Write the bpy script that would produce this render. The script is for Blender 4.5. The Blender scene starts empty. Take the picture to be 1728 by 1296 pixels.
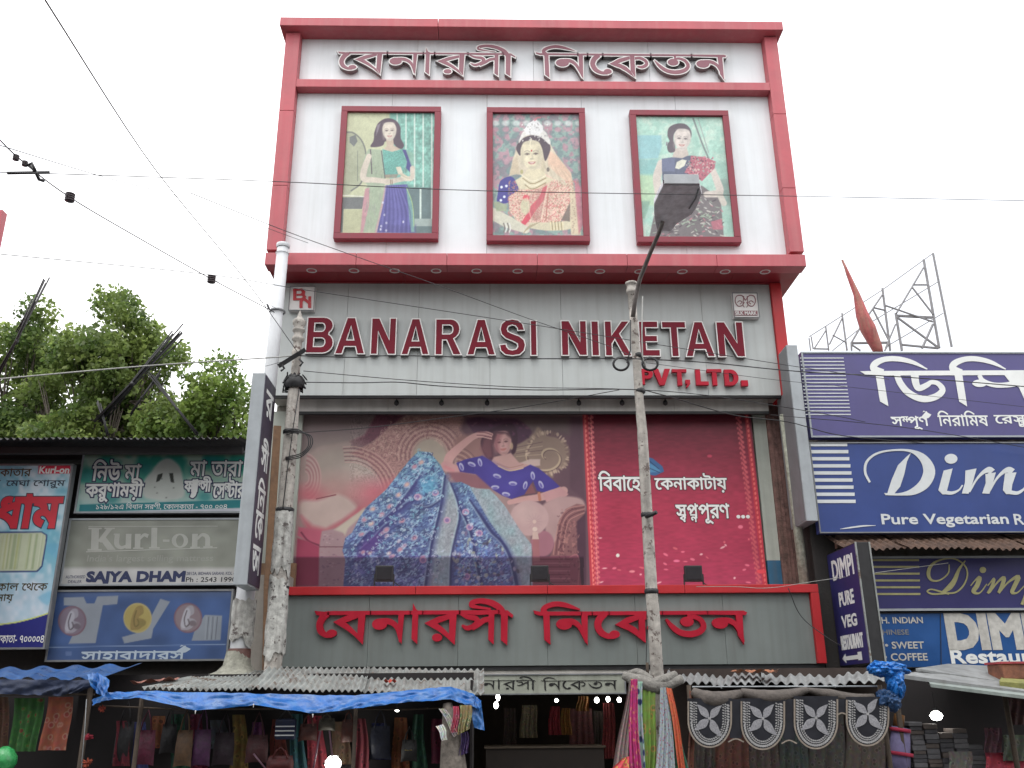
import bpy, bmesh, math, random
import numpy as np
from mathutils import Vector, Matrix, Euler
from mathutils.geometry import tessellate_polygon
random.seed(7); rng = np.random.default_rng(7)
scene = bpy.context.scene
COL = scene.collection

# ------------------------------------------------------------------ camera
FPX, PITCH, YAW, ROLL = 1531.0, math.radians(19.4), math.radians(-1.4), math.radians(-0.46)
CAM = np.array([0.0, 0.0, 2.2])
def _basis():
    f = np.array([-math.sin(YAW)*math.cos(PITCH), math.cos(YAW)*math.cos(PITCH), math.sin(PITCH)])
    r = np.cross(f, [0, 0, 1]); r /= np.linalg.norm(r); u = np.cross(r, f)
    c, s = math.cos(ROLL), math.sin(ROLL)
    return f, r*c+u*s, -r*s+u*c
FW, RI, UP = _basis()
cd = bpy.data.cameras.new('camera'); co = bpy.data.objects.new('camera', cd); COL.objects.link(co)
cd.sensor_width = 36; cd.lens = FPX/1728*36; cd.clip_start = 0.1; cd.clip_end = 2000
M = Matrix(((RI[0], UP[0], -FW[0]), (RI[1], UP[1], -FW[1]), (RI[2], UP[2], -FW[2])))
co.matrix_world = Matrix.Translation(Vector(CAM)) @ M.to_4x4()
scene.camera = co

# ------------------------------------------------------------------ sky and light
w = bpy.data.worlds.new('World'); scene.world = w; w.use_nodes = True
nt = w.node_tree; N = nt.nodes; L = nt.links
bg = N['Background']
SUN_EL, SUN_AZ = math.radians(62), math.radians(200)
sky = N.new('ShaderNodeTexSky'); sky.sky_type = 'NISHITA'; sky.sun_disc = False
sky.sun_elevation = SUN_EL; sky.sun_rotation = SUN_AZ; sky.air_density = 1.2; sky.dust_density = 3.0
bg.inputs['Strength'].default_value = 0.12
tc = N.new('ShaderNodeTexCoord'); nz = N.new('ShaderNodeTexNoise'); nz.inputs['Scale'].default_value = 1.7
nz.inputs['Detail'].default_value = 6; nz.inputs['Roughness'].default_value = 0.55
mp = N.new('ShaderNodeMapping'); mp.inputs['Scale'].default_value = (1, 1, 2.2); mp.inputs['Location'].default_value = (0.35, 0.1, 0.15)
L.new(tc.outputs['Generated'], mp.inputs['Vector']); L.new(mp.outputs[0], nz.inputs['Vector'])
rp = N.new('ShaderNodeValToRGB'); rp.color_ramp.elements[0].position = 0.36; rp.color_ramp.elements[1].position = 0.50
rp.color_ramp.elements[0].color = (0.62, 0.62, 0.62, 1)
L.new(nz.outputs['Fac'], rp.inputs['Fac'])
# overcast cloud: brighter towards the zenith
sx = N.new('ShaderNodeSeparateXYZ'); L.new(tc.outputs['Generated'], sx.inputs[0])
mr = N.new('ShaderNodeMapRange'); mr.inputs[1].default_value = 0.0; mr.inputs[2].default_value = 1.0
mr.inputs[3].default_value = 8.5; mr.inputs[4].default_value = 21.0
L.new(sx.outputs['Z'], mr.inputs[0])
cl = N.new('ShaderNodeCombineColor')
m2 = N.new('ShaderNodeMath'); m2.operation = 'MULTIPLY'; m2.inputs[1].default_value = 1.01; L.new(mr.outputs[0], m2.inputs[0])
L.new(mr.outputs[0], cl.inputs[0]); L.new(mr.outputs[0], cl.inputs[1]); L.new(m2.outputs[0], cl.inputs[2])
mx = N.new('ShaderNodeMix'); mx.data_type = 'RGBA'
L.new(rp.outputs['Color'], mx.inputs['Factor']); L.new(sky.outputs[0], mx.inputs[6]); L.new(cl.outputs[0], mx.inputs[7])
L.new(mx.outputs[2], bg.inputs['Color'])
sd = bpy.data.lights.new('sun', 'SUN'); sd.energy = 0.6; sd.angle = math.radians(15); sd.color = (1, 0.97, 0.93)
so = bpy.data.objects.new('sun', sd); COL.objects.link(so)
sdir = Vector((math.sin(SUN_AZ)*math.cos(SUN_EL), math.cos(SUN_AZ)*math.cos(SUN_EL), math.sin(SUN_EL)))
so.rotation_euler = sdir.to_track_quat('Z', 'Y').to_euler(); so.location = (0, -5, 30)
vs = scene.view_settings
scene.display_settings.display_device = 'sRGB'
vs.view_transform = 'Standard'; vs.look = 'None'; vs.gamma = 1; vs.use_curve_mapping = False; vs.exposure = 0.33

# ------------------------------------------------------------------ helpers
def W(px, py, Y):
    d = FW + RI*(px-864)/FPX - UP*(py-648)/FPX
    return CAM + d*(Y-CAM[1])/d[1]
def WZ(px, py, Z):
    d = FW + RI*(px-864)/FPX - UP*(py-648)/FPX
    return CAM + d*(Z-CAM[2])/d[2]
def proj(P):
    v = P - CAM; z = v @ FW
    return 864+FPX*(v@RI)/z, 648-FPX*(v@UP)/z

class Fr:
    """a flat face in the world: origin O, in-plane axes U,V and outward normal N"""
    def __init__(s, O, U=(1, 0, 0), V=(0, 0, 1), Nn=(0, -1, 0)):
        s.O, s.U, s.V, s.N = (np.array(a, float) for a in (O, U, V, Nn))
    def px(s, x, y):
        d = FW + RI*(x-864)/FPX - UP*(y-648)/FPX
        t = ((s.O-CAM) @ s.N)/(d @ s.N); P = CAM+d*t-s.O
        return (P @ s.U, P @ s.V)
    def at(s, u, v, h=0): return s.O+s.U*u+s.V*v+s.N*h
def FY(Y): return Fr((0, Y, 0))

def tag(o, label=None, cat=None, group=None, kind=None):
    if label: o['label'] = label
    if cat: o['category'] = cat
    if group: o['group'] = group
    if kind: o['kind'] = kind
    return o
def thing(name, loc, label, cat, group=None, rz=0):
    o = bpy.data.objects.new(name, None); COL.objects.link(o); o.empty_display_size = 0.2
    o.location = Vector(loc); o.rotation_euler = (0, 0, rz)
    return tag(o, label, cat, group)

class MB:
    def __init__(s): s.v = []; s.f = []; s.m = []; s.sm = []
    def add(s, vs, fs, m=0, smooth=False):
        b = len(s.v); s.v += [tuple(p) for p in vs]; s.f += [tuple(b+i for i in f) for f in fs]
        s.m += [m]*len(fs); s.sm += [smooth]*len(fs); return s
    def box(s, x0, x1, y0, y1, z0, z1, m=0):
        v = [(x, y, z) for x in (x0, x1) for y in (y0, y1) for z in (z0, z1)]
        return s.add(v, [(0, 1, 3, 2), (4, 6, 7, 5), (0, 4, 5, 1), (2, 3, 7, 6), (0, 2, 6, 4), (1, 5, 7, 3)], m)
    def tube(s, pts, r, n=8, m=0, smooth=True, cap=True):
        pts = [np.array(p, float) for p in pts]; k = len(pts)
        rs = list(r) if hasattr(r, '__len__') else [r]*k
        b = len(s.v); ref = np.array([0.13, 0.31, 0.94]); fs = []
        for i, p in enumerate(pts):
            t = pts[min(i+1, k-1)]-pts[max(i-1, 0)]; t = t/(np.linalg.norm(t)+1e-9)
            a = np.cross(t, ref)
            if np.linalg.norm(a) < 0.05: a = np.cross(t, [1, 0, 0])
            a /= np.linalg.norm(a); c = np.cross(t, a)
            for j in range(n):
                g = 2*math.pi*j/n
                s.v.append(tuple(p+rs[i]*(a*math.cos(g)+c*math.sin(g))))
        for i in range(k-1):
            for j in range(n):
                j2 = (j+1) % n
                fs.append((b+i*n+j, b+i*n+j2, b+(i+1)*n+j2, b+(i+1)*n+j))
        s.f += fs; s.m += [m]*len(fs); s.sm += [smooth]*len(fs)
        if cap:
            s.f += [tuple(b+j for j in range(n))[::-1], tuple(b+(k-1)*n+j for j in range(n))]; s.m += [m]*2; s.sm += [False]*2
        return s
    def bar(s, a, b, wd, m=0):
        return s.tube([a, b], wd*0.7071, 4, m, False)
    def lathe(s, prof, c, n=16, m=0, axis=None):
        """prof: list of (r, z) up from c"""
        b = len(s.v); k = len(prof)
        for r, z in prof:
            for j in range(n):
                g = 2*math.pi*j/n; s.v.append((c[0]+r*math.cos(g), c[1]+r*math.sin(g), c[2]+z))
        for i in range(k-1):
            for j in range(n):
                j2 = (j+1) % n; s.f.append((b+i*n+j, b+i*n+j2, b+(i+1)*n+j2, b+(i+1)*n+j)); s.m.append(m); s.sm.append(True)
        return s
    def grid(s, fn, nu, nv, m=0, smooth=True):
        b = len(s.v)
        for i in range(nu+1):
            for j in range(nv+1): s.v.append(tuple(fn(i/nu, j/nv)))
        for i in range(nu):
            for j in range(nv):
                a = b+i*(nv+1)+j; s.f.append((a, a+nv+1, a+nv+2, a+1)); s.m.append(m); s.sm.append(smooth)
        return s
    def obj(s, name, mats, parent=None, bevel=0, world=True):
        me = bpy.data.meshes.new(name); me.from_pydata(s.v, [], s.f); me.update()
        if not isinstance(mats, (list, tuple)): mats = [mats]
        for m in mats: me.materials.append(m)
        me.polygons.foreach_set('material_index', s.m); me.polygons.foreach_set('use_smooth', s.sm)
        bm = bmesh.new(); bm.from_mesh(me); bmesh.ops.recalc_face_normals(bm, faces=bm.faces); bm.to_mesh(me); bm.free()
        o = bpy.data.objects.new(name, me); COL.objects.link(o)
        if parent:
            o.parent = parent
            if world:
                root = parent
                L = Vector((0, 0, 0)); R = 0
                # things are only translated / turned about z; parts are given in world space
                mw = Matrix.LocRotScale(parent.location, parent.rotation_euler, None)
                p = parent.parent
                while p: mw = Matrix.LocRotScale(p.location, p.rotation_euler, None) @ mw; p = p.parent
                me.transform(mw.inverted())
        if bevel:
            bv = o.modifiers.new('bevel', 'BEVEL'); bv.width = bevel; bv.segments = 2; bv.limit_method = 'ANGLE'
        return o

# ------------------------------------------------------------------ materials
def lin(c): c = np.asarray(c, float)/255; return np.where(c <= 0.04045, c/12.92, ((c+0.055)/1.055)**2.4)
MATS = {}
def mat(name, col, rough=0.6, var=0.15, scale=3.0, bump=0.0, bscale=20, streak=0.0, grime=None, metal=0.0, spec=0.5, spots=None, sscale=14):
    if name in MATS: return MATS[name]
    m = bpy.data.materials.new(name); m.use_nodes = True; MATS[name] = m
    nt = m.node_tree; N = nt.nodes; L = nt.links; P = N['Principled BSDF']
    P.inputs['Roughness'].default_value = rough; P.inputs['Metallic'].default_value = metal
    P.inputs['Specular IOR Level'].default_value = spec
    g = N.new('ShaderNodeNewGeometry')
    n1 = N.new('ShaderNodeTexNoise'); n1.inputs['Scale'].default_value = scale; n1.inputs['Detail'].default_value = 8
    n1.inputs['Roughness'].default_value = 0.65
    L.new(g.outputs['Position'], n1.inputs['Vector'])
    a = N.new('ShaderNodeMapRange'); a.inputs[1].default_value = 0.3; a.inputs[2].default_value = 0.7
    a.inputs[3].default_value = 1-var; a.inputs[4].default_value = 1+var*0.6
    L.new(n1.outputs['Fac'], a.inputs[0])
    v = N.new('ShaderNodeVectorMath'); v.operation = 'SCALE'; v.inputs[0].default_value = col[:3]; L.new(a.outputs[0], v.inputs['Scale'])
    out = v.outputs[0]
    if streak > 0:
        mp = N.new('ShaderNodeMapping'); mp.inputs['Scale'].default_value = (9, 9, 0.45); L.new(g.outputs['Position'], mp.inputs['Vector'])
        n2 = N.new('ShaderNodeTexNoise'); n2.inputs['Scale'].default_value = 1.0; n2.inputs['Detail'].default_value = 6; L.new(mp.outputs[0], n2.inputs['Vector'])
        b = N.new('ShaderNodeMapRange'); b.inputs[1].default_value = 0.45; b.inputs[2].default_value = 0.75; b.inputs[3].default_value = 0; b.inputs[4].default_value = streak
        L.new(n2.outputs['Fac'], b.inputs[0])
        x = N.new('ShaderNodeMix'); x.data_type = 'RGBA'; L.new(b.outputs[0], x.inputs['Factor']); L.new(out, x.inputs[6])
        gc = grime or (0.10, 0.09, 0.075); x.inputs[7].default_value = (*gc[:3], 1); out = x.outputs[2]
    if spots:
        n4 = N.new('ShaderNodeTexNoise'); n4.inputs['Scale'].default_value = sscale; n4.inputs['Detail'].default_value = 7; n4.inputs['Roughness'].default_value = 0.7; L.new(g.outputs['Position'], n4.inputs['Vector'])
        q = N.new('ShaderNodeMapRange'); q.inputs[1].default_value = 0.57; q.inputs[2].default_value = 0.61; L.new(n4.outputs['Fac'], q.inputs[0])
        x = N.new('ShaderNodeMix'); x.data_type = 'RGBA'; L.new(q.outputs[0], x.inputs['Factor']); L.new(out, x.inputs[6]); x.inputs[7].default_value = (*spots, 1); out = x.outputs[2]
    L.new(out, P.inputs['Base Color'])
    r = N.new('ShaderNodeMapRange'); r.inputs[1].default_value = 0.3; r.inputs[2].default_value = 0.7
    r.inputs[3].default_value = max(0.05, rough-0.12); r.inputs[4].default_value = min(1, rough+0.12); L.new(n1.outputs['Fac'], r.inputs[0]); L.new(r.outputs[0], P.inputs['Roughness'])
    if bump > 0:
        n3 = N.new('ShaderNodeTexNoise'); n3.inputs['Scale'].default_value = bscale; n3.inputs['Detail'].default_value = 6; L.new(g.outputs['Position'], n3.inputs['Vector'])
        bp = N.new('ShaderNodeBump'); bp.inputs['Strength'].default_value = bump; bp.inputs['Distance'].default_value = 0.02
        L.new(n3.outputs['Fac'], bp.inputs['Height']); L.new(bp.outputs[0], P.inputs['Normal'])
    return m
def print_mat(name, rough=0.45, spec=0.4):
    if name in MATS: return MATS[name]
    m = bpy.data.materials.new(name); m.use_nodes = True; MATS[name] = m
    nt = m.node_tree; N = nt.nodes; L = nt.links; P = N['Principled BSDF']
    at = N.new('ShaderNodeVertexColor'); at.layer_name = 'Print'
    g = N.new('ShaderNodeNewGeometry'); n1 = N.new('ShaderNodeTexNoise'); n1.inputs['Scale'].default_value = 2.5; n1.inputs['Detail'].default_value = 8
    L.new(g.outputs['Position'], n1.inputs['Vector'])
    a = N.new('ShaderNodeMapRange'); a.inputs[1].default_value = 0.3; a.inputs[2].default_value = 0.7; a.inputs[3].default_value = 0.88; a.inputs[4].default_value = 1.05
    L.new(n1.outputs['Fac'], a.inputs[0])
    v = N.new('ShaderNodeVectorMath'); v.operation = 'SCALE'; L.new(at.outputs['Color'], v.inputs[0]); L.new(a.outputs[0], v.inputs['Scale'])
    L.new(v.outputs[0], P.inputs['Base Color']); P.inputs['Roughness'].default_value = rough; P.inputs['Specular IOR Level'].default_value = spec
    return m
def emis(name, col, st):
    m = bpy.data.materials.new(name); m.use_nodes = True; P = m.node_tree.nodes['Principled BSDF']
    P.inputs['Base Color'].default_value = (0.8, 0.8, 0.8, 1); P.inputs['Emission Color'].default_value = (*col, 1); P.inputs['Emission Strength'].default_value = st
    return m
def cloth_mat(name, c1, c2, c3, sc=14, rough=0.8):
    """printed cloth: voronoi flowers of c2/c3 on c1"""
    m = bpy.data.materials.new(name); m.use_nodes = True
    nt = m.node_tree; N = nt.nodes; L = nt.links; P = N['Principled BSDF']; P.inputs['Roughness'].default_value = rough
    g = N.new('ShaderNodeNewGeometry'); vo = N.new('ShaderNodeTexVoronoi'); vo.inputs['Scale'].default_value = sc
    nn = N.new('ShaderNodeTexNoise'); nn.inputs['Scale'].default_value = sc*1.5; nn.inputs['Detail'].default_value = 4
    L.new(g.outputs['Position'], nn.inputs['Vector'])
    L.new(g.outputs['Position'], vo.inputs['Vector'])
    r = N.new('ShaderNodeValToRGB'); e = r.color_ramp.elements; e[0].position = 0.18; e[0].color = (*c3, 1); e[1].position = 0.30; e[1].color = (*c2, 1)
    k = e.new(0.42); k.color = (*c1, 1)
    L.new(vo.outputs['Distance'], r.inputs['Fac'])
    x = N.new('ShaderNodeMix'); x.data_type = 'RGBA'; x.blend_type = 'MULTIPLY'; x.inputs['Factor'].default_value = 0.7
    L.new(r.outputs[0], x.inputs[6]); L.new(nn.outputs['Color'], x.inputs[7]); 
    h = N.new('ShaderNodeVectorMath'); h.operation = 'SCALE'; h.inputs['Scale'].default_value = 1.7; L.new(x.outputs[2], h.inputs[0]); L.new(h.outputs[0], P.inputs['Base Color'])
    return m
RED = mat('red_cladding', (0.48, 0.016, 0.022), 0.5, 0.12, 1.5, streak=0.10)
RED_GLARE = mat('glare_paled_red_cladding', (0.50, 0.105, 0.125), 0.5, 0.2, 1.2, streak=0.35, grime=(0.5, 0.2, 0.2))  # paler, pinker red: veiling glare put into the cladding colour
REDL = mat('red_letter_acrylic', (0.42, 0.010, 0.030), 0.5, 0.15, 4, spec=0.25)
REDD = mat('maroon_letter_acrylic', (0.17, 0.008, 0.022), 0.5, 0.15, 4, spec=0.2)
MAROON = mat('maroon_frame_paint', (0.25, 0.025, 0.045), 0.45, 0.15, 3, streak=0.15)
WHT = mat('white_composite_panel', (0.80, 0.84, 0.86), 0.42, 0.07, 0.8, streak=0.28, grime=(0.52, 0.53, 0.52))
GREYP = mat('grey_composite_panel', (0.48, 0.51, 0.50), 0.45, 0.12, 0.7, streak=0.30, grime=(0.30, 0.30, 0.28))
TRIM = mat('white_trim', (0.78, 0.76, 0.74), 0.5, 0.05)
LSIDE = mat('letter_return_metal', (0.16, 0.14, 0.14), 0.45, 0.2, 6)
WALL = mat('old_plaster', (0.30, 0.28, 0.25), 0.9, 0.3, 1.5, bump=0.4, bscale=15, streak=0.5)
WALLD = mat('dark_stained_wall', (0.045, 0.042, 0.040), 0.9, 0.4, 2, bump=0.3, streak=0.3, grime=(0.02, 0.02, 0.02))
DARK = mat('black_steel', (0.022, 0.022, 0.024), 0.5, 0.3, 8)
STEEL = mat('grey_steel', (0.20, 0.21, 0.22), 0.5, 0.25, 6, streak=0.2)
GALV = mat('galvanised_sheet', (0.28, 0.30, 0.29), 0.6, 0.45, 3.5, streak=0.6, grime=(0.2, 0.17, 0.14), bump=0.15, spots=(0.13, 0.095, 0.075), sscale=5)
GALVL = mat('grey_sign_casing', (0.36, 0.39, 0.41), 0.45, 0.2, 2.5, streak=0.3, grime=(0.22, 0.23, 0.24))
RUST = mat('rusty_tin', (0.11, 0.065, 0.045), 0.85, 0.5, 5, bump=0.4, streak=0.4, grime=(0.04, 0.03, 0.025))
BWOOD = mat('weathered_brown_wood', (0.20, 0.115, 0.065), 0.85, 0.35, 6, bump=0.4, streak=0.3)
CONC = mat('weathered_concrete_pole', (0.46, 0.43, 0.39), 0.85, 0.4, 7, bump=0.6, bscale=30, streak=0.6, grime=(0.12, 0.11, 0.10), spots=(0.13, 0.10, 0.09), sscale=9)
PAINTW = mat('white_painted_pole', (0.62, 0.64, 0.66), 0.5, 0.12, 3, streak=0.25, grime=(0.4, 0.4, 0.4))
RAW = {}
# ------------------------------------------------------------------ 2-D shapes
def area(p): p = np.asarray(p); x, y = p[:, 0], p[:, 1]; return 0.5*np.sum(x*np.roll(y, -1)-y*np.roll(x, -1))
def catmull(P, n=6, closed=False):
    P = [np.array(p, float) for p in P]; k = len(P); out = []
    rngi = range(k if closed else k-1)
    for i in rngi:
        p0 = P[(i-1) % k] if closed or i > 0 else P[0]*2-P[1]
        p1 = P[i]; p2 = P[(i+1) % k]; p3 = P[(i+2) % k] if closed or i+2 < k else P[k-1]*2-P[k-2]
        for j in range(n):
            t = j/n; out.append(0.5*((2*p1)+(p2-p0)*t+(2*p0-5*p1+4*p2-p3)*t*t+(3*p1-p0-3*p2+p3)*t**3))
    if not closed: out.append(P[-1])
    return out
def brush(P, n=5, rnd=True):
    """P: (x, y, width) centreline -> one closed outline"""
    Q = catmull(P, n); k = len(Q); Lf, Rt = [], []
    for i, q in enumerate(Q):
        t = Q[min(i+1, k-1)][:2]-Q[max(i-1, 0)][:2]; t = t/(np.linalg.norm(t)+1e-9); nn = np.array([-t[1], t[0]])
        hw = max(q[2], 0.5)/2; Lf.append(q[:2]+nn*hw); Rt.append(q[:2]-nn*hw)
    return ([tuple(p) for p in Lf+Rt[::-1]], [])
def ell(cx, cy, rx, ry, n=22, a=0):
    c, s = math.cos(a), math.sin(a)
    return ([(cx+rx*math.cos(t)*c-ry*math.sin(t)*s, cy+rx*math.cos(t)*s+ry*math.sin(t)*c) for t in np.linspace(0, 2*math.pi, n, endpoint=False)], [])
def poly(*p): return (list(p), [])
def offset_loop(p, d, raw=False):
    p = np.asarray(p, float)
    keep = [i for i in range(len(p)) if np.linalg.norm(p[i]-p[i-1]) > 1e-6]; p = p[keep]
    if len(p) < 3: return p
    if not raw and area(p) < 0: d = -d
    e = np.roll(p, -1, 0)-p; e /= (np.linalg.norm(e, axis=1)[:, None]+1e-12)
    n = np.stack([e[:, 1], -e[:, 0]], 1); nb = n+np.roll(n, 1, 0); l = np.linalg.norm(nb, axis=1)[:, None]
    nb = nb/np.maximum(l, 1e-6); cs = np.clip(np.sum(nb*n, 1), 0.5, 1)[:, None]
    return p+nb*d/cs
def grow(sh, d):
    """a shape is (outline, holes); holes == 'g' marks a directed font contour"""
    return [([tuple(q) for q in offset_loop(o, d, hs == 'g')], 'g' if hs == 'g' else [[tuple(q) for q in offset_loop(h, -d)] for h in hs]) for o, hs in sh]
def xf(sh, f): return [([tuple(f(*p)) for p in o], 'g' if hs == 'g' else [[tuple(f(*p)) for p in h] for h in hs]) for o, hs in sh]
def region(sh):
    """union of the shapes: triangles and boundary edges"""
    from mathutils.geometry import delaunay_2d_cdt
    loops = []
    for o, hs in sh:
        if len(o) < 3: continue
        if hs == 'g': loops.append(np.array(o, float)); continue
        o = np.array(o, float); loops.append(o if area(o) > 0 else o[::-1])
        for h in hs: h = np.array(h, float); loops.append(h[::-1] if area(h) > 0 else h)
    V = []; E = []
    for l in loops:
        b = len(V); n = len(l); V += [Vector((p[0], p[1])) for p in l]; E += [(b+i, b+(i+1) % n) for i in range(n)]
    if not V: return [], [], []
    vc, ed, fc, _, _, _ = delaunay_2d_cdt(V, E, [], 0, 1e-6)
    P = np.array([(v[0], v[1]) for v in vc]); C = np.array([P[list(f)].mean(0) for f in fc]) if fc else np.zeros((0, 2))
    wn = np.zeros(len(C))
    for l in loops:
        x1, y1 = l[:, 0], l[:, 1]; x2, y2 = np.roll(x1, -1), np.roll(y1, -1)
        cx, cy = C[:, 0:1], C[:, 1:2]; cr = (x2-x1)*(cy-y1)-(cx-x1)*(y2-y1)
        wn += np.sum((y1 <= cy) & (y2 > cy) & (cr > 0), 1)-np.sum((y1 > cy) & (y2 <= cy) & (cr < 0), 1)
    tris = [tuple(f) for f, k in zip(fc, wn) if k > 0]
    cnt = {}
    for t in tris:
        for i in range(len(t)):
            k = (t[i], t[(i+1) % len(t)]); cnt[tuple(sorted(k))] = cnt.get(tuple(sorted(k)), 0)+1
    return P, tris, [k for k, c in cnt.items() if c == 1]
def shapes_obj(name, sh, fr, h0, h1, mats, parent=None, stag=0, mb=None, mi=0, si=1):
    """the union of flat (h0==h1) or raised shapes on the face fr"""
    own = mb is None; mb = mb or MB()
    P, tr, ed = region(sh)
    if len(P):
        used = sorted({i for t in tr for i in t}); ix = {v: k for k, v in enumerate(used)}
        mb.add([fr.at(P[i][0], P[i][1], h1) for i in used], [tuple(ix[i] for i in t) for t in tr], mi)
        if h1-h0 > 0.002:
            for a, b in ed: mb.add([fr.at(*P[a], h1), fr.at(*P[b], h1), fr.at(*P[b], h0), fr.at(*P[a], h0)], [(0, 1, 2, 3)], si)
    if own: return mb.obj(name, mats, parent)
    return mb

# letters from Blender's built-in font: outline loops, filled per contour
_GC = {}
def glyph(ch):
    if ch in _GC: return _GC[ch]
    c = bpy.data.curves.new('g', 'FONT'); c.body = ch; c.fill_mode = 'NONE'; c.resolution_u = 3
    o = bpy.data.objects.new('g', c); COL.objects.link(o)
    dg = bpy.context.evaluated_depsgraph_get(); me = o.evaluated_get(dg).to_mesh()
    V = [v.co.copy() for v in me.vertices]; adj = {}
    for e in me.edges:
        a, b = e.vertices; adj.setdefault(a, []).append(b); adj.setdefault(b, []).append(a)
    seen = set(); loops = []
    for s in sorted(adj):
        if s in seen: continue
        lp = [s]; seen.add(s); cur = s
        while True:
            nx = sorted(q for q in adj[cur] if q not in seen)
            if not nx: break
            cur = nx[0]; seen.add(cur); lp.append(cur)
        if len(lp) > 2: loops.append([(V[i].x, V[i].y) for i in lp])
    o.evaluated_get(dg).to_mesh_clear(); bpy.data.objects.remove(o); 
    def width(t):
        c2 = bpy.data.curves.new('g', 'FONT'); c2.body = t; o2 = bpy.data.objects.new('g', c2); COL.objects.link(o2)
        bpy.context.view_layer.update(); x = o2.dimensions.x; bpy.data.objects.remove(o2); return x
    adv = width('ন'+ch+'ন')-width('নন')
    sh = []
    if loops:
        # font contours keep their direction; the widest-box contour is always an outer one
        big = max(loops, key=lambda l: np.ptp([p[0] for p in l])*np.ptp([p[1] for p in l])); flip = sum(np.sign(area(l))*abs(area(l)) for l in loops) < 0
        for l in loops: sh.append((l[::-1] if flip else l, 'g'))
    _GC[ch] = (sh, adv); return _GC[ch]
REPH = [brush([(-0.20, 0.84, 0.03), (-0.12, 0.78, 0.045), (-0.03, 0.86, 0.045), (0.02, 0.93, 0.02)])]
YAPH = [brush([(0.02, 0.40, 0.09), (0.13, 0.32, 0.07), (0.20, 0.18, 0.06), (0.16, -0.12, 0.06), (0.0, -0.08, 0.05)]), brush([(0.20, 0.69, 0.07), (0.24, 0.4, 0.07), (0.24, 0, 0.07)])]
MATRA = 0.69
def text_shapes(items, bold=0.0, track=0.0):
    """items: string; \u25cb-free visual order. ('v', top, low) stacks a conjunct; 'R' reph; 'Y' ya-phala"""
    x = 0; out = []
    seq = []
    for it in items:
        if not isinstance(items, str) and it in ('R', 'Y'): seq.append((it,))
        elif isinstance(it, str): seq += list(it)
        else: seq.append(it)
    for ch in seq:
        if isinstance(ch, tuple):
            if ch[0] == 'v':
                s1, a1 = glyph(ch[1]); s2, a2 = glyph(ch[2])
                out += xf(s1, lambda u, v, x=x: (x+u, 0.30+v*0.57)) if len(ch) > 3 else xf(s1, lambda u, v, x=x: (x+u*0.95, v))
                out += xf(s2, lambda u, v, x=x, a1=a1: (x+a1*0.30+u*0.62, -0.17+v*0.55)); x += a1
            elif ch[0] == 'h':   # half letter squeezed before the next
                s1, a1 = glyph(ch[1]); out += xf(s1, lambda u, v, x=x: (x+u*0.62, 0.28+v*0.60)); x += a1*0.52
            elif ch[0] == 'R': out += xf(REPH, lambda u, v, x=x: (x+u, v))
            elif ch[0] == 'Y': out += xf(YAPH, lambda u, v, x=x: (x+u-0.03, v)); out.append(poly((x-0.04, 0.64), (x+0.3, 0.64), (x+0.3, 0.70), (x-0.04, 0.70))); x += 0.28
            continue
        if ch == ' ': x += 0.30; continue
        s, a = glyph(ch); out += xf(s, lambda u, v, x=x: (x+u, v)); x += a+track
    if bold: out = grow(out, bold)
    return out
def bbox(sh): P = np.array([p for o, h in sh for p in o]); return P[:, 0].min(), P[:, 1].min(), P[:, 0].max(), P[:, 1].max()
def fit(sh, fr, x0, y0, x1, y1, shear=0.0):
    """map shapes to the part of face fr that the photo shows between (x0,y0) and (x1,y1)"""
    a, b, c, d = bbox(sh); ym = (y0+y1)/2; xm = (x0+x1)/2
    U0 = fr.px(x0, ym)[0]; U1 = fr.px(x1, ym)[0]; V0 = fr.px(xm, y1)[1]; V1 = fr.px(xm, y0)[1]
    return xf(sh, lambda u, v: (U0+(u-a)/(c-a)*(U1-U0)+shear*(v-b)/(d-b)*(V1-V0), V0+(v-b)/(d-b)*(V1-V0)))
def lettering(txt, fr, box, m, parent, h=0.003, bold=0.0, shear=0.0, outline=None, ob=0.05, track=0, name='lettering', raised=0.0, smat=None):
    sh = text_shapes(txt, 0, track); 
    base = fit(sh, fr, *box, shear=shear)
    a, b, c, d = bbox(base); unit = (d-b)
    if outline:
        g = grow(base, (ob+bold)*unit)
        shapes_obj(name+'_outline', g, fr, 0, h, outline, parent, stag=0.00008); h += 0.0012+0.00008*len(g)
    g = grow(base, bold*unit) if bold else base
    return shapes_obj(name, g, fr, h-raised if raised else h, h, [m, smat or m], parent, stag=0.0001)

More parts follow.
